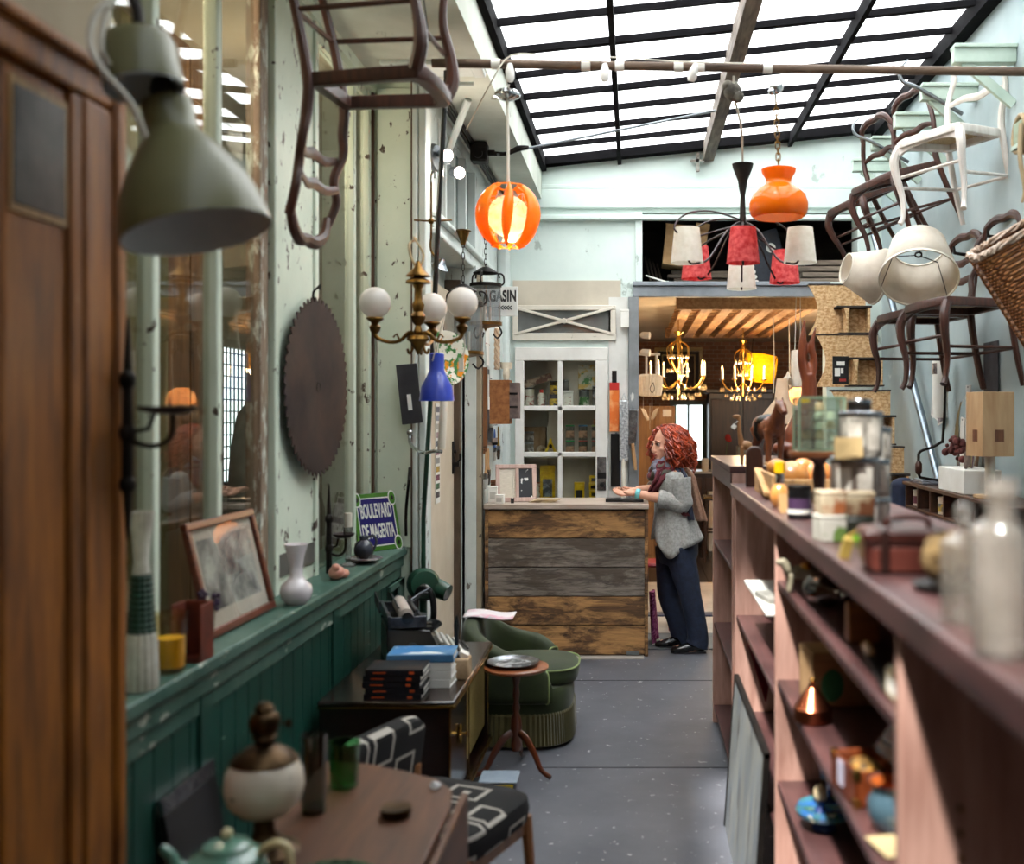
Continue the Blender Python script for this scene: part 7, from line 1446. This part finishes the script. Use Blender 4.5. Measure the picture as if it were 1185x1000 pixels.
# bottle with yellow cap, black jar, tag
t=T('liqueur_bottle','amber round bottle with a bright yellow cap at the bookcase edge','bottle',(.462,3.31,BT)); ob('body',MB().lathe([(0,0),(.02,0),(.031,.02),(.033,.04),(.026,.062),(.013,.075),(.012,.108),(0,.108)],n=28),surf('amber_liquid','c98a4a','b3713a',rough=.1,coat=.7,scale=4,bmp=0),t); ob('neck_band',MB().lathe([(.0135,.074),(.0145,.078),(.014,.11),(.0,.112)],n=20),chrome,t); ob('cap',MB().lathe([(.016,.108),(.018,.11),(.0175,.145),(0,.147)],n=6),surf('cap_yellow','f0b90f','dba50a',rough=.35,bmp=0),t)
t=can('polish_jar','black jar with a purple label by the bookcase edge',(.466,2.94,BT),.033,.095,black,iron,surf('purple_label','4a3350','d5cfd8',scale=14,rough=.4,lo=.6,hi=.66,bmp=0),cat='jar'); ob('white_stripe',MB().lathe([(.0345,.016),(.0345,.028)],n=22,cap=False),paper,t)
solo('kraft_tag',MB().box((.447,3.12,BT+.028),(.03,.004,.06),(rad(-16),0,.3)).box((.447,3.135,BT+.012),(.03,.02,.004)),surf('kraft_paper','b08a5a','9a764a',rough=.8),'brown kraft tag propped between the amber bottle and the black jar','tag')
# trough with gourds
t=T('wooden_trough','rough wooden trough holding gourds on the bookcase','trough',(.61,3.78,BT)); tr=wood('trough_wood','6d4a2a','b08a58','y',3,.7,0,.2)
for lo,hi in (((-.13,-.26,0),(.13,.26,.014)),((-.145,-.26,.0),(-.13,.26,.09)),((.13,-.26,0),(.145,.26,.09)),((-.13,-.26,.014),(.13,-.245,.075)),((-.13,.245,.014),(.13,.26,.075))): ob('side_board',MB().bb(lo,hi),tr,t,bev=.003)
ob('grip',MB().bar((-.15,-.2,.02),(-.15,.10,.09),.012,.03,(1,0,0)),tr,t)
gd=surf('gourd_skin','b27a3f','96602c',scale=5,rough=.35,coat=.3,bmp=.03)
for k,(x,y,r,lb) in enumerate(((-.045,-.05,.062,'pale tan gourd with a curved neck at the front of the trough'),(.065,.06,.06,'darker tan gourd behind the pale one in the trough'))):
    t=T('gourd',lb,'gourd',(.61+x,3.78+y,BT+.0145)); ob('body',MB().ball((0,0,r*.93),(r,r*.95,r*.93),20).ball((-.055,.0,r*1.5),(.038,.033,.03),14).tube([(-.02,0,r*1.3),(-.05,0,r*1.5),(-.085,.0,r*1.62)],[.035,.026,.012]),gd if k==0 else surf('gourd_dark','b5743c','95592a',scale=5,rough=.35,coat=.3,bmp=.03),t,remesh=.004,smooth=4); ob('stalk',MB().tube([(-.083,0,r*1.6),(-.098,.004,r*1.72)],[.007,.005]),tr,t)
t=T('white_capped_bottle','small dark bottle with a white cap beside the pedestal stand','bottle',(.64,3.20,BT)); ob('body',MB().lathe([(0,0),(.022,0),(.023,.06),(.012,.075),(.012,.085)],n=18),black,t); ob('cap',MB().lathe([(.014,.082),(.014,.108),(0,.11)],n=16),ivory,t)
solo('chair_finial',MB().prism([(-.035,0),(.035,0),(.035,.13),(.03,.15),(.015,.165),(-.015,.165),(-.03,.15),(-.035,.13)],.03,Matrix(((1,0,0,.49),(0,0,1,4.25),(0,1,0,BT),(0,0,0,1)))),chairw,'dark wooden finial board with a rounded head at the far end of the bookcase','finial',bev=.006)
# carved horse, giraffe and horn-shaped carving on the tall unit
HZ=1.4565
crv=wood('carved_brown','4a2010','94502a','z',3,.35,.3,.08,5)
t=T('carved_horse','carved brown wooden horse with a black saddle on the tall unit','sculpture',(.62,4.82,HZ),rad(-75)); t.scale=(.78,.78,.70)
m=MB(); m.ball((0,0,.235),(.115,.075,.082),20); m.ball((-.085,0,.245),(.065,.068,.075),16); m.ball((.09,0,.24),(.062,.062,.075),16)
m.tube([(.11,0,.26),(.155,0,.32),(.17,0,.37)],[.055,.042,.034],12); m.tube([(.165,0,.385),(.20,0,.37),(.245,0,.325)],[.034,.03,.02],12)
for x,y in ((.09,.038),(.09,-.038)): m.tube([(x,y,.22),(x+.005,y,.13),(x,y,.06),(x+.004,y,.0)],[.034,.022,.018,.02],10)
for x,y in ((-.10,.04),(-.10,-.04)): m.tube([(x,y,.23),(x+.03,y,.16),(x-.03,y,.10),(x-.01,y,.045),(x-.005,y,.0)],[.042,.03,.022,.017,.02],10)
for s in(-1,1): m.tube([(.165,s*.018,.40),(.16,s*.022,.435)],[.011,.004])
ob('body',m,crv,t,remesh=.006,smooth=4); ob('saddle',MB().ball((0,0,.275),(.06,.078,.05),16).tube([(0,-.078,.27),(0,-.086,.2),(0,-.06,.15)],.012).tube([(0,.078,.27),(0,.086,.2),(0,.06,.15)],.012),surf('saddle_black','16120f','241d18',rough=.35),t)
ob('mane',MB().tube([(.19,0,.40),(.15,0,.385),(.115,0,.33),(.09,0,.30)],[.012,.016,.018,.01],8,flat=.6),surf('mane_dark','2a140c','3a1d11',rough=.6),t); ob('tail',MB().tube([(-.145,0,.27),(-.175,0,.22),(-.175,0,.13)],[.014,.018,.008]),MATS['mane_dark'],t)
t=T('carved_giraffe','small carved giraffe with a cord of tags beside the wooden horse','sculpture',(.50,4.68,HZ)); m=MB(); m.ball((0,0,.085),(.03,.02,.022),12); m.tube([(-.02,0,.09),(-.03,0,.15),(-.032,0,.21)],[.015,.010,.008]); m.ball((-.042,0,.215),(.02,.009,.010),10)
for x in(-.018,.018):
    for y in(-.01,.01): m.tube([(x,y,.08),(x,y,0)],[.009,.006])
ob('body',m,wood('giraffe_wood','8a5a34','b98554','z',3,.5,0,.05),t,remesh=.003); ob('tag',MB().box((-.055,-.012,.17),(.02,.002,.02),(0,.7,0)).tube([(-.03,0,.2),(-.05,-.012,.185)],.0015),paper,t)
t=T('horn_carving','tall red brown forked wooden carving rising from the tall unit','sculpture',(.79,5.02,HZ)); 
m=MB(); m.tube([(0,0,.02),(-.02,0,.10),(.015,0,.20),(.05,0,.30),(.05,0,.42)],[.075,.06,.05,.042,.034],12); m.tube([(.05,0,.38),(.02,0,.48),(.022,0,.58),(.03,0,.69)],[.034,.024,.02,.004],10); m.tube([(.05,0,.38),(.075,0,.47),(.065,0,.56),(.085,0,.65)],[.03,.02,.016,.004],10); m.ball((-.03,0,.058),(.10,.07,.05),14)
ob('body',m,wood('red_carving','5e2411','a2522c','z',3,.35,.3,.08,5),t,remesh=.006,smooth=3); ob('foot',MB().lathe([(0,0),(.10,0),(.10,.012),(0,.014)],n=24),darkw,t)

# ---------------------------------------------------------------- strand-board shelves stepping down beside the passage
dk=surf('dark_edge','241c17','3a2d24',rough=.7)
zt=[2.715,2.295,1.855,1.44]; ords=['topmost','second','third','lowest visible']
for k in range(4):
    y=8.28-.26*k; z1=zt[k]; z0=z1-.40; xl=[1.385,1.40,1.47,1.50][k]; xr=[1.84,1.875,1.91,1.945][k]
    t=T('strand_board_shelf','stepped strand board shelf unit, '+ords[k]+' of the four beside the passage','shelf',((xl+xr)/2,y,z0),group=None)
    out=[(xr,z0),(xr,z1)]+[(xl+.075*math.sin(PI*i/14)-.0+.02*i/14*0,z1-(z1-z0)*i/14) for i in range(15)]
    M=Matrix(((1,0,0,0),(0,0,1,y),(0,1,0,0),(0,0,0,1)))
    ob('front_board',MB().prism(out,.018,M),osb,t,world=True)
    ob('top_edge',MB().bb((xl,y-.004,z1),(xr+.004,y+.10,z1+.012)),dk,t,world=True)
    bx0=xl+.20; bx1=xr+.02 if k<2 else xr+.01; yy=y-.14; zb=z0+.012
    ob('step_top',MB().bb((bx0,yy,z0+.205),(bx1,y,z0+.222)),dk,t,world=True,bev=.002)
    ob('step_side',MB().bb((bx1-.03,yy+.004,zb),(bx1-.012,y,z0+.205)),osb,t,world=True); ob('step_back',MB().bb((bx0+.10,y-.02,zb),(bx1-.03,y-.002,z0+.205)),osb,t,world=True)
    ob('step_divider',MB().prism([(bx0+.055,z0+.205),(bx0+.10,z0+.205),(bx0+.092,z0+.15),(bx0+.088,zb),(bx0+.072,zb),(bx0+.072,z0+.15)],.12,Matrix(((1,0,0,0),(0,0,1,yy),(0,1,0,0),(0,0,0,1)))),osb,t,world=True)
    ob('bottom_edge',MB().bb((bx0+.02,yy,z0-.0),(bx1,y,zb)),dk,t,world=True)
t=T('black_poster','small black poster with white blocks on the second strand board shelf','poster',(1.545,7.80,1.93)); ob('board',MB().bb((-.06,-.006,-.02),(.06,.006,.19)),black,t); ob('white_print',MB().bb((-.045,-.008,.04),(-.005,-.005,.10)).bb((.0,-.008,.06),(.02,-.005,.10)).bb((-.03,-.008,.12),(.03,-.005,.15)),paper,t); ob('red_print',MB().bb((-.01,-.008,.0),(.04,-.005,.02)),surf('poster_red','b03a34',rough=.5),t)
# ---------------------------------------------------------------- rack of timber brackets on the plaster wall and what hangs there
bm_=surf('pale_green_timber','c3d3c6','a9bbad',scale=4,rough=.7,bmp=.1,chip=('7d7a5f',7,.68,(.4,1,1)))
for k,(y,z,x0) in enumerate(((5.62,3.62,1.66),(6.25,3.61,1.66),(6.85,3.61,1.65),(7.47,3.62,1.64),(8.12,3.62,1.64))):
    t=T('wall_bracket',['pale green timber bracket on the plaster wall, first behind the slung pole','pale green timber bracket with a steel hook, above the whitewashed chair','plain pale green timber bracket between the two hooked ones','pale green timber bracket with a steel hook, second from the gable','pale green timber bracket nearest the gable wall'][k],'bracket',(2.06,y,z))
    ob('mount_arm',MB().bb((x0-2.0,-.03,-.04),(-.001,.03,.04)),bm_,t,bev=.005); ob('strut',MB().bar((-.28,0,-.03),(-.01,0,-.26),.03,.05),bm_,t)
    ob('top_rail',MB().bb((x0-2.0,-.045,.04),(-.001,.045,.06)),bm_,t,bev=.003)
    if k in (1,3): ob('steel_hook',MB().tube([(-.10,-.04,-.13),(x0-2.02,-.05,.02),(x0-2.12,-.055,.06),(x0-2.14,-.055,.13),(x0-2.09,-.055,.19)],[.012,.012,.012,.01,.006]),steel,t)
t=T('wall_bracket','mossy short timber bracket carrying the rope and wicker hamper','bracket',(2.06,4.78,2.98)); ob('mount_arm',MB().bb((-.30,-.05,-.05),(-.001,.05,.05)),surf('mossy_timber','7f8466','9fb09c',scale=6,rough=.8),t,bev=.006); ob('top_rail',MB().bb((-.31,-.055,-.075),(-.001,.055,-.055)),bm_,t)
t=T('rope_coil','frayed hemp rope wound on the mossy bracket','rope',(1.80,4.78,2.98)); rp=MATS['hemp_rope']
for k in range(4): 
    x=-.03+k*.022; ob('rope_turn',MB().tube([(x+.004*math.sin(q),.075*math.cos(q),.085*math.sin(q)-.005) for q in [2*PI*i/16 for i in range(17)]],.011,7),rp,t)
for k,(x,y,l) in enumerate(((-.05,-.08,.34),(.0,-.085,.28),(.03,-.08,.22))): ob('rope_end',MB().tube([(x,y,.02),(x-.01,y-.01,-l*.4),(x+.012,y-.012,-l*.8),(x-.01*k,y-.01,-l)],[.011,.011,.011,.005],7),rp,t)
ob('rope_end',MB().tube([(-.03,-.08,.02),(-.025,-.17,-.14),(-.02,-.262,-.345)],.009,7),rp,t)
for k,(y,lb) in enumerate(((5.68,'iron wall peg behind the back of the low chair under the hamper'),(6.28,'iron wall peg behind the back of the other low chair'))): solo('wall_mount_peg',MB().cyl((2.058,y,2.64),(1.93,y,2.66),.012,.009).cyl((1.935,y,2.655),(1.93,y,2.70),.009,.007),iron,lb,'peg')
# wicker hamper
wk,nt,b=_new('wicker'); vv=coords(nt); n1=noise(nt,coords(nt,(1,1,3)),26,4); b.inputs['Roughness'].default_value=.5
wv=N(nt,'ShaderNodeTexWave',bands_direction='Z'); wv.inputs['Scale'].default_value=21; wv.inputs['Distortion'].default_value=1.2; nt.links.new(coords(nt),wv.inputs['Vector']); col=mix(nt,.75,ramp(nt,n1,[(.3,lin('7b4720')),(.5,lin('a5642c')),(.7,lin('c78a4c'))]),ramp(nt,wv.outputs['Fac'],[(.15,(.22,.16,.12,1)),(.6,(1,1,1,1))]),'MULTIPLY'); nt.links.new(col,b.inputs['Base Color']); bump(nt,b,wv.outputs['Fac'],.6)
up=V((-.52,-.10,.84)).normalized(); sx=V((.80,-.25,.52)); sx=(sx-up*sx.dot(up)).normalized(); sy=up.cross(sx)
t=T('hanging_hamper','large tilted wicker hamper hanging from the mossy bracket','hamper',V((1.74,4.58,2.31)),rot=Matrix((sx,sy,up)).transposed().to_euler())
def ham(u,v,o=0):
    q=2*PI*u; e=.35; w=.155+.02*v; d=.13+.01*v; x=math.copysign(abs(math.cos(q))**e,math.cos(q))*w; y=math.copysign(abs(math.sin(q))**e,math.sin(q))*d
    k=1+.035*math.sin(u*44*PI)*(1 if int(v*36)%2 else -1)+.008*math.sin(v*36*2*PI)
    return V((x*k*(1+o),y*k*(1+o),-.36+.54*v))
ob('woven_body',MB().sheet(ham,176,72,cu=True),wk,t)
ob('bottom',MB().sheet(lambda u,v:ham(u,0)*1.0*v+V((0,0,-.36))*(1-v),60,3,cu=True),wk,t)
m=MB()
for k in range(3):
    pts=[]
    for i in range(97):
        p=ham(i/96,1); r=V((p.x,p.y,0)).normalized(); ph=i*1.35+k*2.1; pts.append(p+r*.011*math.cos(ph)+V((0,0,.011*math.sin(ph)+.004)))
    m.tube(pts,.0075,6)
ob('braided_rim',m,surf('pale_wicker','cdb9a8','a58468',scale=20,rough=.5),t)
for k in range(10):
    u=(k+.5)/10; ob('upright_cane',MB().tube([ham(u,v,.03) for v in (0,.5,1)],.006,6),wk,t)
ob('handle',MB().tube([(.155,-.03,.17),(.19,-.03,.22),(.20,0,.235),(.19,.03,.22),(.155,.03,.17)],.014,8),wk,t)
# the hanging chairs
chair('hung_chair','whitewashed cane seated chair hung highest on the plaster wall',V((1.80,5.78,2.78)),rotm((-.82,-.54,-.08),(-.06,0,1)),whitew,cane,'chairs hung on the plaster wall',back='hoop')
chair('hung_chair','dark brown cane chair hung tilted behind the whitewashed chair',V((1.80,6.66,2.78)),rotm((-.85,-.40,-.28),(-.2,0,.98)),chairw,cane,'chairs hung on the plaster wall',back='hoop')
chair('hung_chair','second dark brown cane chair, hung tilted nearest the gable',V((1.79,7.32,2.80)),rotm((-.85,-.36,-.36),(-.24,0,.97)),chairw,cane,'chairs hung on the plaster wall',back='hoop')
chair('hung_chair','brown cabriole legged chair hung low under the wicker hamper',V((1.755,5.62,1.83)),rotm((-.97,-.24,0),(0,.03,1)),chairw,cane,'chairs hung on the plaster wall',back='curvy')
chair('hung_chair','brown cabriole legged chair hung low behind another of its kind',V((1.74,6.22,1.83)),rotm((-.97,-.24,0),(0,.03,1)),chairw,cane,'chairs hung on the plaster wall',back='curvy')
# lampshades on the low chairs
lin_=translucent('ivory_shade','e9e0d3','ded3c4',.4,.8,14)
def shade_thing(label,p,axis,r0,r1,h):
    t=T('lampshade',label,'lampshade',p); ob('cloth',MB().lathe([(r0,-h/2),(r1,h/2)],n=48,axis=axis,cap=False),lin_,t,solid=.003)
    m=MB(); m.lathe([(r0-.004,-h/2),(r0+.003,-h/2),(r0+.003,-h/2+.012),(r0-.004,-h/2+.012),(r0-.004,-h/2)],n=44,axis=axis,cap=False); m.lathe([(r1-.004,h/2-.01),(r1+.003,h/2-.01),(r1+.003,h/2),(r1-.004,h/2),(r1-.004,h/2-.01)],n=36,axis=axis,cap=False); ob('binding_rim',m,ivory,t)
    A=V((0,0,1)).rotation_difference(V(axis).normalized()).to_matrix(); m=MB()
    for k in range(3):
        q=2*PI*k/3+.5; m.tube([A@V((.02*math.cos(q),.02*math.sin(q),h*.22)),A@V((r1*.98*math.cos(q),r1*.98*math.sin(q),h*.36))],.003,6)
        m.tube([A@V((r1*.98*math.cos(q),r1*.98*math.sin(q),h*.36)),A@V((r0*.985*math.cos(q),r0*.985*math.sin(q),-h*.46))],.0025,6)
    m.add([A@p for p in MB().lathe([(.014,-.004),(.022,-.004),(.022,.004),(.014,.004),(.014,-.004)],c=(0,0,h*.22),n=18,cap=False).v],MB().lathe([(.014,-.004),(.022,-.004),(.022,.004),(.014,.004),(.014,-.004)],n=18,cap=False).f); ob('wire_frame',m,iron,t)
shade_thing('large ivory lampshade resting tilted on the low hung chairs',V((1.585,5.80,2.535)),(.16,.62,.80),.215,.15,.27)
shade_thing('smaller ivory lampshade lying on its side behind the large one',V((1.36,6.20,2.53)),(-1,-.2,.22),.17,.09,.22)
# conduit pipe and banner, papers on the wall
solo('conduit_pipe',MB().tube([V((1.88,8.30,3.24)),V((2.02,6.90,1.24))],.026,14).lathe([(.027,-.03),(.031,-.03),(.031,.03),(.027,.03)],c=V((1.95,7.6,2.24)),n=14,axis=(.14,-1.4,-2.0),cap=False),metalm('galvanised','9aa3ad','7d8790',.35,14),'long galvanised pipe leaning slantwise against the plaster wall','pipe')
def pinned(name,label,cat,p,w,h,mt,extra=None,lean=0,roll=0):
    t=T(name,label,cat,p,rot=(roll,lean,0)); ob('sheet',MB().bb((-.006,-w/2,-h),(0,w/2,0)),mt,t); 
    for n_,lo,hi,mm in extra or (): ob(n_,MB().bb((-.0075,lo[0],lo[1]),(-.0055,hi[0],hi[1])),mm,t)
    ob('mount_pin',MB().cyl((-.01,0,-.012),(.01,0,-.012),.004,n=8),iron,t); return t
dph=surf('dark_photo','2a2328','8d7f7d',scale=14,rough=.3,lo=.45,hi=.6,bmp=0)
t=T('paper_roll','white paper roll hanging upright on the plaster wall','roll',V((1.96,6.66,1.66))); ob('roll',MB().lathe([(0,0),(.048,0),(.05,.38),(.044,.38),(0,.1)],n=26),paper,t); ob('hanging_cord',MB().tube([(0,-.04,.37),(.01,0,.47),(0,.04,.37)],.003),cord,t); ob('print_block',MB().lathe([(.0505,.28),(.051,.35)],n=8,cap=False,a0=rad(150),a1=rad(230)),dph,t)
pinned('photograph','small photograph pinned at a slant beside the paper roll','photograph',V((2.045,7.02,1.80)),.19,.15,paper,[('picture',(-.08,-.135),(.08,-.03),dph)],roll=.25)
pinned('photograph','second small photograph overlapping the slanted one','photograph',V((2.035,6.90,1.72)),.15,.10,paper,[('picture',(-.06,-.09),(.06,-.02),dph)],roll=-.2)
for k,(y,z,h,w,r,mt,lb) in enumerate(((6.52,1.66,.42,.08,.14,paper,'long white printed strip hanging below the paper roll'),(6.63,1.62,.44,.05,-.12,dph,'dark photographic strip hanging below the paper roll'),(6.44,1.52,.24,.07,.35,paper,'short white strip crossing the dark one'),(6.36,1.86,.40,.09,.03,surf('rolled_white','d9d7d6','c4c1be',rough=.6),'white folded sheet hung in front of the long strip'))):
    pinned('paper_strip',lb,'paper strip',V((2.05-.006*k,y-.05,z)),w,h,mt,None,roll=r)
pinned('dark_banner','charcoal cloth banner hanging under the low brown chairs','banner',V((2.052,5.97,2.10)),.24,.44,surf('charcoal_cloth','3b393f','2b2a2f',scale=14,rough=.9))
t=T('photo_frame','narrow white framed dark photograph on the plaster wall','picture frame',V((2.055,6.02,1.39))); 
for lo,hi in (((-.08,0),(.08,.02)),((-.08,.22),(.08,.24)),((-.08,.02),(-.06,.22)),((.06,.02),(.08,.22))): ob('frame',MB().bb((-.015,lo[0],lo[1]),(0,hi[0],hi[1])),white,t)
ob('picture',MB().bb((-.008,-.06,.02),(0,.06,.22)),dph,t)
t=T('dried_flowers','bunch of dusky pink dried flowers hanging head down on the wall','dried flowers',V((1.95,6.30,1.52))); m=MB(); rf=random.Random(3)
for k in range(34): m.ball((rf.uniform(-.05,.05),rf.uniform(-.09,.09),rf.uniform(-.11,.02)),(rf.uniform(.012,.024),)*3,7)
ob('flower_head',m,surf('dusky_pink','8a4f4c','5f3838',scale=20,rough=.9),t); m=MB()
for k in range(9): m.tube([(0,.01*(k-4),.0),(.01,.004*(k-4),.14),(.03,0,.24)],.003,5)
ob('stem_bundle',m,surf('straw','8d7a55',rough=.9),t); ob('hanging_string',MB().tube([(.03,0,.22),(.07,0,.30)],.002),cord,t)
# pigeonhole shelf along the wall
dw=wood('pigeonhole_wood','2f1a12','5b3624','y',3,.45,.2,.1,8)
PX=1.73; PT=1.255
t=T('pigeonhole_shelf','dark wooden pigeonhole shelf along the plaster wall','shelf',(1.86,5.7,0))
def pp(n,lo,hi): return ob(n,MB().bb(lo,hi),dw,t,world=True,bev=.003)
pp('top',(PX-.015,4.72,PT-.02),(1.985,6.66,PT)); pp('back_panel',(1.97,4.74,.05),(1.985,6.64,PT-.02))
zs=[PT-.02,1.105,.965,.82,.45,.06]
for z in zs[1:]: pp('shelf_board',(PX,4.74,z-.014),(1.97,6.64,z))
for k in range(8):
    y=6.63-k*.268; pp('divider',(PX,y-.009,.06),(1.97,y+.009,PT-.02))
pp('plinth',(PX+.01,4.74,0),(1.97,6.64,.05))
ylb=surf('tub_label','c9a93a','5f6b74',scale=20,rough=.4,lo=.45,hi=.55,bmp=0)
can('paint_tub','white paint tub with a plum label, topmost row, end pigeonhole',(1.80,6.555,1.106),.042,.10,ivory,white,surf('plum_label','6d3a4a','d9b23a',scale=16,rough=.4,lo=.55,hi=.6,bmp=0),cat='tub')
can('paint_tub','smaller white tub with a grey and yellow label beside the plum one',(1.80,6.455,1.106),.034,.095,ivory,white,ylb,cat='tub')
t=T('white_plate','white plate standing on edge in the second pigeonhole','plate',(1.815,6.285,1.112)); ob('plate',MB().lathe([(0,0),(.03,0),(.055,.014),(.058,.018),(.03,.006),(0,.005)],c=(0,0,.064),n=30,axis=(-1,.25,.0)),enw,t); ob('foot_ring',MB().lathe([(.022,-.004),(.028,-.004),(.028,.0),(.022,.0)],c=(0,0,.0585),n=24,axis=(-1,.25,0)),enw,t)
t=T('tape_reel','black and white reel standing on edge beside the white plate','reel',(1.80,6.163,1.107)); ob('hub',MB().lathe([(0,-.012),(.03,-.012),(.03,.012),(0,.012)],c=(0,0,.0505),n=24,axis=(-1,.2,0)),black,t); 
for s in(-1,1): ob('flange',MB().lathe([(.018,s*.012),(.05,s*.012),(.05,s*.016),(.018,s*.016),(.018,s*.012)],c=(0,0,.0505),n=28,axis=(-1,.2,0),cap=False),black if s>0 else ivory,t)
can('paint_tub','largest white tub with a grey label in the third pigeonhole',(1.80,5.985,1.106),.05,.10,ivory,white,ylb,cat='tub')
for k,(y,r) in enumerate(((6.57,.3),(6.47,-.2))):
    t=T('tissue_wad',['crumpled white tissue bundle in the second row, end pigeonhole','smaller crumpled white bundle beside the first, second row'][k],'paper',(1.80,y-.0,.978)); m=MB(); m.ball((0,0,.033),(.045,.03,.034),16); o=ob('wad',m,paper,t)
    for v in o.data.vertices: v.co*=1+.16*math.sin(v.co.x*140+k)*math.sin(v.co.y*120+v.co.z*90)
    ob('tie_band',MB().lathe([(.03,.0),(.033,.004),(.03,.008)],c=(0,0,.055),n=16,cap=False),steel,t)
can('glue_tub','white glue tub at the back of the second row',(1.90,6.52,.966),.035,.09,ivory,white,ylb,cat='tub')
t=T('white_tools','little bundle of white handled tools in the second pigeonhole','tools',(1.80,6.22,.966)); 
for k in range(5): ob('handle',MB().tube([(.0,.012*(k-2),.004),(.01,.02*(k-2),.05),(.012,.03*(k-2),.095)],[.007,.006,.004],7),ivory,t)
ob('dish',MB().lathe([(0,0),(.045,0),(.05,.012),(.0,.006)],n=22),ivory,t)
for k in range(3): carton('small_box',['little white box in the third row, end pigeonhole','little red printed box beside the white one, third row','little grey box third from the end, third row'][k],(1.80,6.56-.055*k,.821),(.05,.05,.06),10*k,[paper,rl,ting][k],None,cat='box')
# on the pigeonhole shelf
carton('white_box','long white box of papers on the pigeonhole shelf',(1.84,5.72,PT+.0005),(.20,.46,.13),0,paper,None,cat='box',flap=False)
for k in range(4): solo('leaflet',MB().box((1.80+.025*k,5.62+.05*k,PT+.185),(.004,.10,.10),(.25*(k-1.5),.1,0)),[dph,MATS['buff_paper'],surf('plum_leaflet','5b3a52','8a6a86',scale=9,rough=.5),paper][k],['dark leaflet standing in the long white box','buff leaflet standing in the long white box','plum leaflet standing in the long white box','white leaflet standing in the long white box'][k],'leaflet')
solo('brown_card',MB().box((1.99,6.10,PT+.185),(.012,.17,.37),(0,.12,0)).box((1.974,6.09,PT+.27),(.01,.07,.06),(0,.12,0)).box((1.984,6.10,PT+.14),(.01,.06,.05),(0,.12,0)),surf('brown_display','7a5a40','4a352a',scale=7,rough=.8),'brown display card leaning on the wall behind the white box','card')
solo('grey_tray',MB().box((1.82,6.42,PT+.0095),(.16,.30,.018)).bb((1.75,6.30,PT+.018),(1.9,6.54,PT+.026)),surf('glossy_grey','5d6068','8b8e96',scale=5,rough=.2),'flat glossy grey tray at the far end of the pigeonhole shelf','tray',bev=.004)
t=T('brace_drill','old iron brace drill standing on the pigeonhole shelf','drill',(1.79,6.04,PT)); 
ob('crank',MB().tube([(.01,0,.0),(.005,0,.035),(-.10,0,.055),(-.135,0,.07),(-.14,0,.16),(-.13,0,.21),(-.06,0,.235),(.0,0,.27)],.0085,8),iron,t); ob('shaft',MB().tube([(.0,0,.26),(.012,0,.42),(.018,0,.62)],[.0085,.0085,.006]),iron,t); ob('grip',MB().lathe([(.012,.08),(.02,.095),(.02,.14),(.012,.155)],c=(-.139,0,-.002),n=16),chairw,t); ob('foot',MB().lathe([(0,0),(.02,0),(.012,.012),(0,.012)],c=(.012,0,0),n=14),iron,t)
pb_=wood('pale_maple','b58a5e','dcb98e','z',2,.5,.1,.05,6); wl=wood('walnut_inlay','5b3220','8a5a3c','z',3,.5)
t=T('block_lamp','table lamp with a boxy pale wood shade inlaid with dark squares','lamp',(1.80,5.26,PT),rad(14))
ob('base',MB().bb((-.06,-.06,0),(.06,.06,.02)),pb_,t,bev=.004); ob('stem',MB().cyl((0,0,.02),(0,0,.24),.026,n=20),ivory,t)
for lo,hi in (((-.09,-.075),(.09,-.065)),((-.09,.065),(.09,.075)),((-.09,-.065),(-.08,.065)),((.08,-.065),(.09,.065))): ob('shade_panel',MB().bb((lo[0],lo[1],.215),(hi[0],hi[1],.54)),pb_,t,bev=.002)
ob('inlay',MB().bb((-.02,-.0768,.29),(.03,-.074,.35)),wl,t); ob('inlay',MB().bb((-.0918,-.03,.29),(-.089,.012,.35)),wl,t)
t=T('navy_jacket','navy cloth jacket hanging folded beside the pigeonhole shelf','jacket',(1.80,6.95,.70)); o=ob('cloth',MB().sheet(lambda u,v:V((.10*math.cos(2*PI*u)*(1+.15*math.sin(9*PI*u)),.13*math.sin(2*PI*u)*(1+.1*math.cos(7*PI*u)),.5*v-.02*math.sin(6*PI*u)*(1-v))),48,10,cu=True),surf('navy_cloth','262f4a','1b2238',scale=12,rough=.9),t); ob('hanging_collar',MB().ball((0,0,.5),(.09,.11,.06),14),MATS['navy_cloth'],t)
# coat shape showing in the glazing, built as a jacket behind it
t=T('grey_jacket','grey coat shape in the glazing, built as a jacket behind it','jacket',(-2.05,5.62,.95)); gj=surf('grey_jacket_cloth','6f746f','565b58',scale=12,rough=.95)
ob('cloth',MB().sheet(lambda u,v:V((.13*(1-.25*v**3)*math.cos(2*PI*u)*(1+.06*math.sin(10*PI*u)),.24*(1-.55*v**4)*math.sin(2*PI*u),.75*v)),40,14,cu=True),gj,t); ob('hanging_collar',MB().lathe([(.10,.73),(.06,.79),(.055,.82)],n=20,cap=False),gj,t)
